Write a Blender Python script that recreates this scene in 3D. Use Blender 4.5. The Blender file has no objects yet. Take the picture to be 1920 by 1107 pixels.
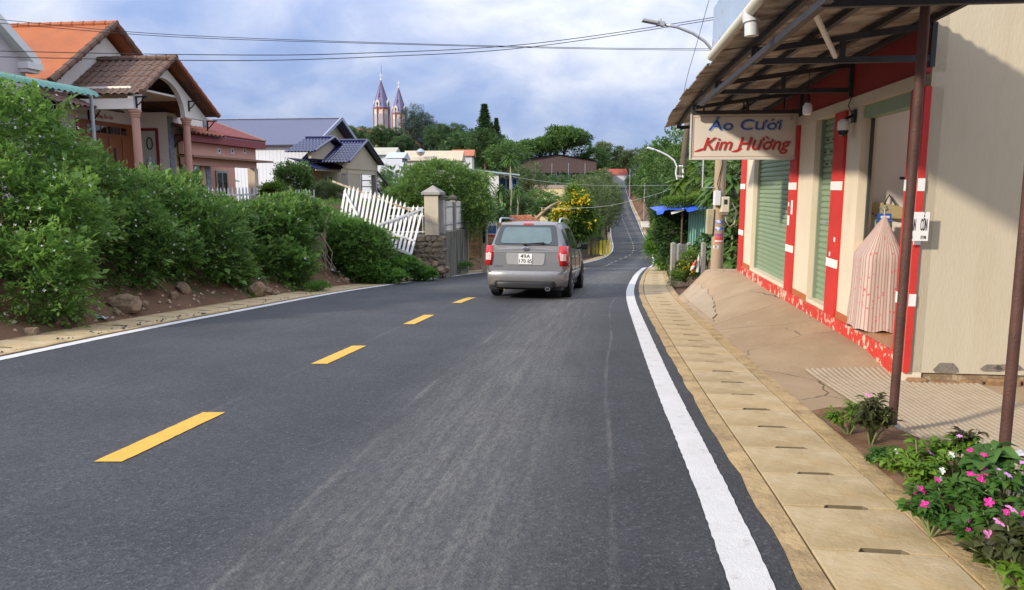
import bpy, math, random
import numpy as np
from mathutils import Vector, Matrix, Euler

# ------------------------------------------------------------------ camera, world, sun, exposure
SC = bpy.context.scene
COL = SC.collection
F = 1387.0                                   # focal length in photo pixels (1920 wide)
PITCH = math.atan(201.5 / F)
AZ = 0.1172                                  # the street runs this far to the right of the camera's heading
cam = bpy.data.cameras.new('camera'); camo = bpy.data.objects.new('camera', cam); COL.objects.link(camo)
cam.sensor_width = 36.0; cam.lens = 36.0 * F / 1920; cam.clip_start = .1; cam.clip_end = 4000
camo.location = (0, 0, 0); camo.rotation_euler = (math.pi / 2 - PITCH, 0, 0)
SC.camera = camo

SUN_DIR = Vector((-1.0, -0.60, 0.56)).normalized()      # towards the sun: left, behind the camera, low
SUN_EL = math.asin(SUN_DIR.z); SUN_AZ = math.atan2(SUN_DIR.x, SUN_DIR.y)
sl = bpy.data.lights.new('sun', 'SUN'); sl.energy = 1.5; sl.angle = math.radians(3.0); sl.color = (1.0, .90, .76)
slo = bpy.data.objects.new('sun', sl); COL.objects.link(slo)
slo.rotation_euler = SUN_DIR.to_track_quat('Z', 'Y').to_euler()

W = bpy.data.worlds.new('World'); SC.world = W; W.use_nodes = True
wn = W.node_tree.nodes; wl = W.node_tree.links; wn.clear()
def WN(t, **k):
    n = wn.new(t)
    for a, b in k.items(): setattr(n, a, b)
    return n
sky = WN('ShaderNodeTexSky', sky_type='NISHITA', sun_disc=False)
sky.sun_elevation = SUN_EL; sky.sun_rotation = SUN_AZ; sky.altitude = 800; sky.air_density = 1.0; sky.dust_density = .6; sky.ozone_density = 2.0
tc = WN('ShaderNodeTexCoord'); sx = WN('ShaderNodeSeparateXYZ'); wl.new(tc.outputs['Generated'], sx.inputs[0])
def MA(op, a, b=None, c=None):
    n = WN('ShaderNodeMath', operation=op)
    for i, q in enumerate((a, b, c)):
        if q is None: continue
        if isinstance(q, (int, float)): n.inputs[i].default_value = q
        else: wl.new(q, n.inputs[i])
    return n.outputs[0]
# one layer of broken cloud at a constant height, seen in perspective over the whole sky
zc = MA('ADD', MA('MAXIMUM', sx.outputs[2], 0.0), .42)
cx = WN('ShaderNodeCombineXYZ'); wl.new(MA('DIVIDE', sx.outputs[0], zc), cx.inputs[0]); wl.new(MA('DIVIDE', sx.outputs[1], zc), cx.inputs[1])
cx.inputs[2].default_value = 8.4
def wnoise(scale, det, rough, dist):
    n = WN('ShaderNodeTexNoise'); n.inputs['Scale'].default_value = scale; n.inputs['Detail'].default_value = det
    n.inputs['Roughness'].default_value = rough; n.inputs['Distortion'].default_value = dist; wl.new(cx.outputs[0], n.inputs['Vector']); return n.outputs['Fac']
def wramp(inp, stops):
    r = WN('ShaderNodeValToRGB'); wl.new(inp, r.inputs[0]); e = r.color_ramp.elements
    while len(e) < len(stops): e.new(.5)
    for q, (p, col) in zip(e, stops): q.position = p; q.color = (*col, 1)
    return r.outputs[0]
nA = wnoise(2.1, 8, .52, .25); nB = wnoise(5.5, 9, .56, .35); nC = wnoise(.9, 3, .5, .1)
# rain-blue bases low over the hills, paler broken cloud higher up
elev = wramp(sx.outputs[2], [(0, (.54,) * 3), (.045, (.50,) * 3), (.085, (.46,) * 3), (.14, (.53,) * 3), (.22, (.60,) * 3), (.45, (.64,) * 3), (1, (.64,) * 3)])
body = MA('ADD', MA('MULTIPLY', MA('SUBTRACT', nA, .5), 1.15), MA('ADD', MA('MULTIPLY', MA('SUBTRACT', nB, .5), .55), MA('MULTIPLY', MA('SUBTRACT', nC, .5), .5)))
ccol = wramp(MA('ADD', elev, body), [(.12, (.23, .33, .57)), (.36, (.32, .42, .67)), (.52, (.47, .54, .74)), (.66, (.66, .70, .82)), (.80, (.86, .88, .93))])
skm = WN('ShaderNodeMix', data_type='RGBA', blend_type='MULTIPLY'); skm.inputs[0].default_value = 1; wl.new(sky.outputs[0], skm.inputs[6]); skm.inputs[7].default_value = (.22, .24, .32, 1)
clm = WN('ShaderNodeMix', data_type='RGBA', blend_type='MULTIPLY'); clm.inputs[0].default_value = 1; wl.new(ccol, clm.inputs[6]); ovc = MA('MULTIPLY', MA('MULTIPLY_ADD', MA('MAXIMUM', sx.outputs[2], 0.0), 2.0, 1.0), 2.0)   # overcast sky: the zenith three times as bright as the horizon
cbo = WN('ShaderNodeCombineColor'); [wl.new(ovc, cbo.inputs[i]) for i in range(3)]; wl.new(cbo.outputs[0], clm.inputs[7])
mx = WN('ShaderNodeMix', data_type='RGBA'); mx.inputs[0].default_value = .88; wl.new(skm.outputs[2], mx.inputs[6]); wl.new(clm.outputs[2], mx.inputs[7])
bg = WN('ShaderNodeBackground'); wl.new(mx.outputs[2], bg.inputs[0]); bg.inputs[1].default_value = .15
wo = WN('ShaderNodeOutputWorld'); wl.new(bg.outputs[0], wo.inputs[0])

vs = SC.view_settings; vs.view_transform = 'Standard'; vs.look = 'None'; vs.gamma = 1; vs.exposure = 1.66
SC.render.engine = 'CYCLES'
SC.cycles.max_bounces = 6; SC.cycles.transparent_max_bounces = 6; SC.cycles.caustics_reflective = False; SC.cycles.caustics_refractive = False

# ------------------------------------------------------------------ helpers
rng = np.random.default_rng(7); random.seed(7)
_c, _s = math.cos(PITCH), math.sin(PITCH)
def ray(px, py):
    a = (px - 960) / F; b = (553.5 - py) / F; y = _c + b * _s
    return a / y, (-_s + b * _c) / y
def P(px, py, D):                             # the point seen at a photo pixel, D metres ahead
    kx, kz = ray(px, py); return Vector((kx * D, D, kz * D))
CA, SA = math.cos(AZ), math.sin(AZ)
def S(v, u, z=0.0): return Vector((v * CA + u * SA, -v * SA + u * CA, z))      # street frame: v right, u along the street
def toS(x, y): return x * CA - y * SA, x * SA + y * CA

def tag(o, label=None, cat=None, group=None, kind=None):
    if label: o['label'] = label
    if cat: o['category'] = cat
    if group: o['group'] = group
    if kind: o['kind'] = kind
    return o
def thing(name, label, cat, loc, rz=0.0, group=None):
    o = bpy.data.objects.new(name, None); COL.objects.link(o); o.empty_display_size = .1
    o.location = loc; o.rotation_euler = (0, 0, rz); return tag(o, label, cat, group)
class Frame:                                   # a thing standing in the street frame; parts are written in street coordinates
    warp = None
    def __init__(self, name, label, cat, v, u, z, group=None):
        self.w = Frame.warp or (lambda q: q); u = self.w(u)
        self.o = thing(name, label, cat, S(v, u, z), -AZ, group); self.off = (-v, -u, -z)
    def mb(self): m = MB(); m.off = self.off; m.w = self.w; return m
    def L(self, v, u, z): return (v + self.off[0], self.w(u) + self.off[1], z + self.off[2])
class MB:
    def __init__(self): self.v = []; self.f = []; self.m = []; self.off = (0, 0, 0); self.w = lambda q: q
    def add(self, vs_, fs, m=0):
        b = len(self.v); self.v += [tuple(p) for p in vs_]
        for f in fs: self.f.append([b + i for i in f]); self.m.append(m)
        return self
    def box(self, x0, x1, y0, y1, z0, z1, m=0):
        if x0 > x1: x0, x1 = x1, x0
        if y0 > y1: y0, y1 = y1, y0
        if z0 > z1: z0, z1 = z1, z0
        return self.add([(x0, y0, z0), (x1, y0, z0), (x1, y1, z0), (x0, y1, z0), (x0, y0, z1), (x1, y0, z1), (x1, y1, z1), (x0, y1, z1)],
                        [(0, 3, 2, 1), (4, 5, 6, 7), (0, 1, 5, 4), (1, 2, 6, 5), (2, 3, 7, 6), (3, 0, 4, 7)], m)
    def bar(self, p, q, w, h, up=(0, 0, 1), m=0):
        p, q = Vector(p), Vector(q); d = (q - p).normalized(); up = Vector(up)
        sd = d.cross(up)
        if sd.length < 1e-4: sd = d.cross(Vector((1, 0, 0)))
        sd.normalize(); up = sd.cross(d).normalized(); a, b = sd * w / 2, up * h / 2
        return self.add([p - a - b, p + a - b, p + a + b, p - a + b, q - a - b, q + a - b, q + a + b, q - a + b],
                        [(3, 2, 1, 0), (4, 5, 6, 7), (0, 1, 5, 4), (1, 2, 6, 5), (2, 3, 7, 6), (3, 0, 4, 7)], m)
    def tube(self, pts, r, n=8, caps=True, m=0):
        pts = [Vector(p) for p in pts]; rs = r if hasattr(r, '__len__') else [r] * len(pts)
        vs_, fs = [], []; ref = None
        for i, p in enumerate(pts):
            d = (pts[min(i + 1, len(pts) - 1)] - pts[max(i - 1, 0)]).normalized()
            if ref is None:
                ref = d.cross(Vector((0, 0, 1)))
                if ref.length < .05: ref = d.cross(Vector((1, 0, 0)))
            ref = (ref - d * ref.dot(d)).normalized(); o = d.cross(ref)
            for k in range(n):
                t = 2 * math.pi * k / n; vs_.append(p + (ref * math.cos(t) + o * math.sin(t)) * rs[i])
        for i in range(len(pts) - 1):
            for k in range(n):
                a, b = i * n + k, i * n + (k + 1) % n; fs.append((a, b, b + n, a + n))
        if caps: fs.append(tuple(range(n - 1, -1, -1))); fs.append(tuple(range(len(pts) * n - n, len(pts) * n)))
        return self.add(vs_, fs, m)
    def lathe(self, c, prof, n=16, m=0, axis='z'):
        vs_, fs = [], []
        for r, h in prof:
            for k in range(n):
                t = 2 * math.pi * k / n; a, b = r * math.cos(t), r * math.sin(t)
                vs_.append((c[0] + a, c[1] + b, c[2] + h) if axis == 'z' else (c[0] + h, c[1] + a, c[2] + b) if axis == 'x' else (c[0] + a, c[1] + h, c[2] + b))
        for i in range(len(prof) - 1):
            for k in range(n):
                a, b = i * n + k, i * n + (k + 1) % n; fs.append((a, b, b + n, a + n))
        fs.append(tuple(range(n - 1, -1, -1))); fs.append(tuple(range(len(prof) * n - n, len(prof) * n)))
        return self.add(vs_, fs, m)
    def prism(self, poly, d, m=0):              # poly: 3-D points, d: extrusion vector
        poly = [Vector(p) for p in poly]; d = Vector(d); n = len(poly)
        fs = [tuple(range(n - 1, -1, -1)), tuple(range(n, 2 * n))] + [(i, (i + 1) % n, n + (i + 1) % n, n + i) for i in range(n)]
        return self.add(poly + [p + d for p in poly], fs, m)
    def sheet(self, rows, m=0):                 # grid of points
        nr, nc = len(rows), len(rows[0])
        return self.add([p for r in rows for p in r], [(i * nc + j, i * nc + j + 1, (i + 1) * nc + j + 1, (i + 1) * nc + j) for i in range(nr - 1) for j in range(nc - 1)], m)
    def build(self, name, mats, parent=None, smooth=False, bevel=0, loc=None, rot=None):
        me = bpy.data.meshes.new(name); ox, oy, oz = self.off
        me.from_pydata([(a + ox, self.w(b) + oy, c_ + oz) for a, b, c_ in self.v], [], self.f)
        if not isinstance(mats, (list, tuple)): mats = [mats]
        for q in mats: me.materials.append(q)
        if len(mats) > 1: me.polygons.foreach_set('material_index', self.m)
        if smooth:
            me.polygons.foreach_set('use_smooth', [True] * len(me.polygons))
            if smooth != 'all': me.set_sharp_from_angle(angle=math.radians(38))
        me.update()
        o = bpy.data.objects.new(name, me); COL.objects.link(o)
        if parent is not None: o.parent = parent
        if loc is not None: o.location = loc
        if rot is not None: o.rotation_euler = rot
        if bevel:
            b = o.modifiers.new('bevel', 'BEVEL'); b.width = bevel; b.segments = 2; b.limit_method = 'ANGLE'; b.angle_limit = math.radians(40)
        return o
def fix_normals(o):
    import bmesh
    bm = bmesh.new(); bm.from_mesh(o.data); bmesh.ops.recalc_face_normals(bm, faces=bm.faces); bm.to_mesh(o.data); bm.free(); return o
def copy_tree(o, parent=None):
    c = o.copy(); COL.objects.link(c); c.parent = parent
    for ch in list(o.children): copy_tree(ch, c)
    return c
def text_mesh(name, body, size, mat, parent=None, ext=.004, shear=0, bold=0.0, align='CENTER', sx=1.0):
    cu = bpy.data.curves.new(name, 'FONT'); cu.body = body; cu.size = size; cu.extrude = ext; cu.shear = shear; cu.offset = bold; cu.align_x = align; cu.align_y = 'CENTER'; cu.resolution_u = 3
    to = bpy.data.objects.new(name + '_tmp', cu); COL.objects.link(to)
    me = bpy.data.meshes.new_from_object(to.evaluated_get(bpy.context.evaluated_depsgraph_get()))
    bpy.data.objects.remove(to); bpy.data.curves.remove(cu)
    me.materials.clear(); me.materials.append(mat); me.name = name
    o = bpy.data.objects.new(name, me); COL.objects.link(o); o.scale = (sx, 1, 1)
    if parent is not None: o.parent = parent
    o['kind'] = 'stuff'
    return o

# ------------------------------------------------------------------ materials
MATS = {}
def mat(name, col, rough=.75, var=.12, scale=3.0, metal=0.0, bump=0.0, bscale=40.0, spec=.35, col2=None, c2lo=.5, c2hi=.65, c2scale=2.0, stretch=(1, 1, 1), coat=0.0, alpha=1.0, c2det=8.0, objvar=0.0):
    """procedural surface: a base colour with blotchy variation, an optional second colour in worn or stained patches, fine relief"""
    if name in MATS: return MATS[name]
    m = bpy.data.materials.new(name); m.use_nodes = True; nt = m.node_tree; N, L = nt.nodes, nt.links
    b = N['Principled BSDF']; b.inputs['Roughness'].default_value = rough; b.inputs['Metallic'].default_value = metal; b.inputs['Specular IOR Level'].default_value = spec
    b.inputs['Coat Weight'].default_value = coat; b.inputs['Coat Roughness'].default_value = .05; b.inputs['Alpha'].default_value = alpha
    t = N.new('ShaderNodeTexCoord'); mp = N.new('ShaderNodeMapping'); L.new(t.outputs['Object'], mp.inputs[0]); mp.inputs['Scale'].default_value = stretch
    def noise(s, d=6, r=.6):
        n = N.new('ShaderNodeTexNoise'); n.inputs['Scale'].default_value = s; n.inputs['Detail'].default_value = d; n.inputs['Roughness'].default_value = r; L.new(mp.outputs[0], n.inputs['Vector']); return n.outputs['Fac']
    hs = N.new('ShaderNodeHueSaturation'); hs.inputs['Color'].default_value = (*col, 1)
    mr = N.new('ShaderNodeMapRange'); L.new(noise(scale), mr.inputs[0]); mr.inputs[1].default_value = .25; mr.inputs[2].default_value = .75; mr.inputs[3].default_value = 1 - var; mr.inputs[4].default_value = 1 + var
    L.new(mr.outputs[0], hs.inputs['Value']); out = hs.outputs[0]
    if objvar:
        oi = N.new('ShaderNodeObjectInfo'); mo_ = N.new('ShaderNodeMapRange'); L.new(oi.outputs['Random'], mo_.inputs[0]); mo_.inputs[3].default_value = 1 - objvar; mo_.inputs[4].default_value = 1 + objvar
        mm = N.new('ShaderNodeMath'); mm.operation = 'MULTIPLY'; L.new(mr.outputs[0], mm.inputs[0]); L.new(mo_.outputs[0], mm.inputs[1]); L.new(mm.outputs[0], hs.inputs['Value'])
    if col2 is not None:
        r2 = N.new('ShaderNodeMapRange'); L.new(noise(c2scale, c2det, .68), r2.inputs[0]); r2.inputs[1].default_value = c2lo; r2.inputs[2].default_value = c2hi
        mxn = N.new('ShaderNodeMix'); mxn.data_type = 'RGBA'; L.new(r2.outputs[0], mxn.inputs[0]); L.new(out, mxn.inputs[6]); mxn.inputs[7].default_value = (*col2, 1); out = mxn.outputs[2]
    L.new(out, b.inputs['Base Color'])
    if bump:
        bp = N.new('ShaderNodeBump'); bp.inputs['Strength'].default_value = bump; bp.inputs['Distance'].default_value = .02; L.new(noise(bscale, 5, .6), bp.inputs['Height']); L.new(bp.outputs[0], b.inputs['Normal'])
    MATS[name] = m; return m
def leafmat(name, dark, light, trans=.35, rough=.5, flower=None):
    """leaves: each leaf takes its own tint between two greens (attribute 'tint'), lets some light through"""
    if name in MATS: return MATS[name]
    m = bpy.data.materials.new(name); m.use_nodes = True; nt = m.node_tree; N, L = nt.nodes, nt.links
    b = N['Principled BSDF']; b.inputs['Roughness'].default_value = rough; b.inputs['Specular IOR Level'].default_value = .3
    at = N.new('ShaderNodeAttribute'); at.attribute_name = 'tint'
    r = N.new('ShaderNodeValToRGB'); L.new(at.outputs['Fac'], r.inputs[0]); e = r.color_ramp.elements
    e[0].color = (*dark, 1); e[1].color = (*light, 1)
    if flower is not None: q = e.new(.97); q.color = (*light, 1); e[2].color = (*flower, 1)
    L.new(r.outputs[0], b.inputs['Base Color'])
    tr = N.new('ShaderNodeBsdfTranslucent'); L.new(r.outputs[0], tr.inputs[0]); ms = N.new('ShaderNodeMixShader'); ms.inputs[0].default_value = trans
    L.new(b.outputs[0], ms.inputs[1]); L.new(tr.outputs[0], ms.inputs[2]); L.new(ms.outputs[0], N['Material Output'].inputs[0])
    MATS[name] = m; return m
def glassmat(name, col, rough=.08):
    return mat(name, col, rough=rough, var=.05, spec=.8, coat=.5)
M_white = mat('white_paint', (.74, .73, .70), .6, .06, 2, bump=.1)
M_cream = mat('cream_plaster', (.60, .51, .37), .8, .08, 1.5, bump=.15, bscale=60, col2=(.44, .37, .26), c2lo=.56, c2hi=.8, c2scale=1.2)
M_concrete = mat('grey_concrete', (.30, .28, .25), .85, .2, 3, bump=.4, bscale=30, col2=(.12, .11, .09), c2lo=.52, c2hi=.75, c2scale=1.5)
M_steel = mat('dark_steel', (.045, .045, .05), .55, .3, 6, metal=.3, col2=(.10, .06, .04), c2lo=.6, c2hi=.75)
M_galv = mat('galvanised', (.42, .44, .46), .4, .1, 5, metal=.6)
M_wood = mat('brown_wood', (.20, .085, .035), .5, .25, 2, stretch=(6, 6, .8), bump=.15, bscale=20)
M_bark = mat('bark', (.11, .085, .06), .9, .35, 3, bump=.8, bscale=14, stretch=(1, 1, .3))
M_black = mat('black_plastic', (.015, .015, .016), .45, .1)
M_wire = mat('cable_black', (.02, .02, .022), .6, .1)
# ------------------------------------------------------------------ terrain and road
def pchip(xs, ys):
    xs, ys = np.array(xs, float), np.array(ys, float); h = np.diff(xs); d = np.diff(ys) / h; m = np.zeros(len(xs)); m[0], m[-1] = d[0], d[-1]
    for i in range(1, len(xs) - 1):
        if d[i - 1] * d[i] > 0:
            w1, w2 = 2 * h[i] + h[i - 1], h[i] + 2 * h[i - 1]; m[i] = (w1 + w2) / (w1 / d[i - 1] + w2 / d[i])
    def f(q):
        q = np.asarray(q, float); i = np.clip(np.searchsorted(xs, q) - 1, 0, len(h) - 1); t = (q - xs[i]) / h[i]
        lo, hi = q < xs[0], q > xs[-1]
        r = (1 + 2 * t) * (1 - t) ** 2 * ys[i] + t * (1 - t) ** 2 * h[i] * m[i] + t * t * (3 - 2 * t) * ys[i + 1] + t * t * (t - 1) * h[i] * m[i + 1]
        return np.where(lo, ys[0] + m[0] * (q - xs[0]), np.where(hi, ys[-1] + m[-1] * (q - xs[-1]), r))
    return f
PROF = [(-30, .325), (-12, -.70), (0, -1.385), (16, -2.297), (24, -2.85), (34, -3.70), (48, -5.15), (60, -6.25), (80, -7.6), (105, -8.6), (139, -9.1), (180, -8.8), (231, -7.2), (320, -3.9), (416, 0), (440, .6), (520, 1.2)]
zr_ = pchip(*zip(*PROF))
def zr(y): return float(zr_(y))
_yy = np.concatenate([np.arange(1, 60, .01), np.arange(60, 430, .1)]); _zz = zr_(_yy)
def G(px, py):
    kx, kz = ray(px, py); i = np.argmax(kz * _yy <= _zz); y = _yy[i]; return float(kx * y), float(y)
def line(pixels, extra=()):
    q = sorted([G(*p)[::-1] for p in pixels] + list(extra)); ys, xs = zip(*q)
    return pchip(ys, xs)
xR = line([(1370, 1107), (1303, 916), (1241, 760), (1196, 633), (1174, 554), (1185, 522), (1200, 506), (1223, 487), (1213, 455), (1207, 445), (1195, 415), (1185, 392), (1175, 362)])
xC = line([(200, 869), (609, 678.5), (770, 607), (874, 562), (920, 549), (1100, 503), (1150, 492), (1185, 475), (1187, 460), (1175, 430), (1163, 395)], [(354, 51.5)])
xL = line([(0, 677), (240, 626), (480, 579), (640, 549), (780, 528), (880, 515), (1095, 494), (1140, 480), (1150, 466), (1146, 440)], [(240, 32.0), (354, 48.8)])
YS = np.concatenate([np.arange(-12, 40, .25), np.arange(40, 130, 1.0), np.arange(130, 437, 4.0)])

def roadmat():
    m = bpy.data.materials.new('asphalt'); m.use_nodes = True; nt = m.node_tree; N, L = nt.nodes, nt.links; b = N['Principled BSDF']
    b.inputs['Roughness'].default_value = .78; b.inputs['Specular IOR Level'].default_value = .35
    t = N.new('ShaderNodeTexCoord')
    def noise(s, d=5, r=.6, src='Object', st=(1, 1, 1), dist=0):
        mp = N.new('ShaderNodeMapping'); mp.inputs['Scale'].default_value = st; L.new(t.outputs[src], mp.inputs[0])
        n = N.new('ShaderNodeTexNoise'); n.inputs['Scale'].default_value = s; n.inputs['Detail'].default_value = d; n.inputs['Roughness'].default_value = r; n.inputs['Distortion'].default_value = dist; L.new(mp.outputs[0], n.inputs[0]); return n.outputs['Fac']
    def math_(op, a, b_=None, c=None):
        n = N.new('ShaderNodeMath'); n.operation = op
        for i, q in enumerate((a, b_, c)):
            if q is None: continue
            if isinstance(q, (int, float)): n.inputs[i].default_value = q
            else: L.new(q, n.inputs[i])
        return n.outputs[0]
    def rng_(x, a, b_, c=0., d=1., sm=True):
        n = N.new('ShaderNodeMapRange'); n.interpolation_type = 'SMOOTHSTEP' if sm else 'LINEAR'
        L.new(x, n.inputs[0]); n.inputs[1].default_value = a; n.inputs[2].default_value = b_; n.inputs[3].default_value = c; n.inputs[4].default_value = d; return n.outputs[0]
    vor = N.new('ShaderNodeTexVoronoi'); vor.inputs['Scale'].default_value = 75; vor.inputs['Randomness'].default_value = 1; L.new(t.outputs['Object'], vor.inputs[0])
    sepc = N.new('ShaderNodeSeparateColor'); L.new(vor.outputs['Color'], sepc.inputs[0])
    uvs = N.new('ShaderNodeSeparateXYZ'); L.new(t.outputs['UV'], uvs.inputs[0]); U, V = uvs.outputs[0], uvs.outputs[1]
    grit = rng_(sepc.outputs[0], .0, 1., .70, 1.32, False)
    stone = rng_(sepc.outputs[1], .90, .95, 0, .05)
    base = math_('MULTIPLY', rng_(noise(.9, 6, .62), .3, .7, .036, .050), grit)
    base = math_('ADD', base, math_('MULTIPLY', stone, .6))
    # dust carried in by traffic: broad pale wheel paths and narrow streaks with ragged edges, kept in road coordinates
    wob = math_('MULTIPLY', math_('SUBTRACT', noise(.12, 1.5, .5, 'UV', (.3, 1, 1)), .5), .5)
    Uw = math_('ADD', U, wob)
    def path(c, w): return rng_(math_('ABSOLUTE', math_('SUBTRACT', Uw, c)), w, 0)
    mott = rng_(noise(5, 8, .68, 'UV', (2.4, .14, 1)), .36, .68)
    fine = rng_(noise(38, 4, .7, 'UV', (1, .3, 1)), .35, .65, .35, 1)
    d = math_('MULTIPLY', path(2.05, 1.05), math_('MULTIPLY_ADD', mott, .5, .3))
    d = math_('MAXIMUM', d, math_('MULTIPLY', path(-1.6, .8), math_('MULTIPLY', mott, .14)))
    for c, w, k in ((1.42, .05, .8), (1.62, .035, .5), (2.98, .03, .7), (2.7, .025, .3), (-.05, .05, .3), (-2.6, .04, .2)):
        d = math_('MAXIMUM', d, math_('MULTIPLY', path(c, w), math_('MULTIPLY', mott, k)))
    spots = rng_(noise(1.7, 7, .7), .70, .78, 0, .5)
    d = math_('MAXIMUM', d, math_('MULTIPLY', spots, mott))
    d = math_('MULTIPLY', d, fine)
    mixd = N.new('ShaderNodeMix'); mixd.data_type = 'RGBA'; cb = N.new('ShaderNodeCombineColor')
    L.new(base, cb.inputs[0]); L.new(math_('MULTIPLY', base, 1.03), cb.inputs[1]); L.new(math_('MULTIPLY', base, 1.11), cb.inputs[2])
    L.new(math_('MULTIPLY', d, .62), mixd.inputs[0]); L.new(cb.outputs[0], mixd.inputs[6]); mixd.inputs[7].default_value = (.25, .235, .205, 1)
    L.new(mixd.outputs[2], b.inputs['Base Color'])
    bp = N.new('ShaderNodeBump'); bp.inputs['Strength'].default_value = .55; bp.inputs['Distance'].default_value = .006; L.new(math_('ADD', vor.outputs['Distance'], math_('MULTIPLY', noise(30, 4), .8)), bp.inputs['Height']); L.new(bp.outputs[0], b.inputs['Normal'])
    return m
M_asph = roadmat()
M_line = mat('white_road_paint', (.58, .57, .55), .65, .08, 6, col2=(.34, .32, .28), c2lo=.56, c2hi=.80, c2scale=9, bump=.3, bscale=90)
M_fade = mat('faded_road_paint', (.40, .34, .22), .7)
M_yel = mat('yellow_road_paint', (.62, .37, .055), .65, .08, 8, col2=(.30, .2, .06), c2lo=.64, c2hi=.84, c2scale=9, bump=.3, bscale=90)
M_slab = mat('ochre_concrete', (.39, .285, .145), .85, .20, 3.0, objvar=.10, bump=.3, bscale=35, col2=(.52, .425, .275), c2lo=.42, c2hi=.68, c2scale=1.9)
M_slot = mat('slot_grime_and_shade', (.16, .125, .075), .95, .3, 8)  # dirt, with the shade inside the slots put into its dark colour
M_kerb = mat('kerb_concrete', (.42, .30, .15), .88, .22, 4, bump=.6, bscale=30, col2=(.20, .14, .07), c2lo=.48, c2hi=.72, c2scale=5)
M_soil = mat('red_soil', (.125, .062, .032), .95, .35, 2.5, bump=1.0, bscale=9, col2=(.20, .115, .065), c2lo=.45, c2hi=.7, c2scale=6)
def groundmat():
    m = mat('ground_soil_and_weeds', (.135, .072, .04), .95, .35, 1.5, bump=1.0, bscale=7, col2=(.06, .075, .025), c2lo=.56, c2hi=.68, c2scale=.6)
    return m
M_ground = groundmat()

def strip(name, xa, xb, dz, material, parent=None, ys=YS, jag=0, cols=1, uv=False):
    mb = MB(); rows = []
    for y in ys:
        a, b = float(xa(y)), float(xb(y)); z = zr(y) + dz
        if jag and y < 45: b += (random.random() - .5) * jag; a += (random.random() - .5) * jag
        rows.append([(a + (b - a) * k / cols, y, z) for k in range(cols + 1)])
    mb.sheet(rows); o = mb.build(name, material, parent, smooth='all')
    return o
LW = .175
road = strip('road', lambda y: xL(y) - LW - .10, lambda y: xR(y) + LW + .125, 0, M_asph, cols=8)
tag(road, 'dark new asphalt road running downhill and up the far slope', None, None, 'structure')
uvl = road.data.uv_layers.new(name='UVMap')
for lp in road.data.loops:
    co = road.data.vertices[lp.vertex_index].co; uvl.data[lp.index].uv = (co.x - float(xC(co.y)), co.y)
YF = np.concatenate([np.arange(-6, 30, .05), YS[YS >= 30]])
strip('edge_line', lambda y: xL(y) - LW, xL, .005, M_line, road, YF, .007)
strip('edge_line', xR, lambda y: xR(y) + LW, .005, M_line, road, YF, .007)
y = 4.22 - 3.2 * 3; k = 0
while y < 260:
    gap = 3.2 if y < 26 else 3.2 + min(2.6, (y - 26) * .045); ln = 1.19 if y < 26 else gap * .42
    ys = np.linspace(y, y + ln, 25 if y < 20 else 4)
    w = .085 if y < 34 else .06
    strip('centre_dash', lambda q: xC(q) - w, lambda q: xC(q) + w, .005, M_yel if y < 34 else M_fade, road, ys, .006)
    y += gap
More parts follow.
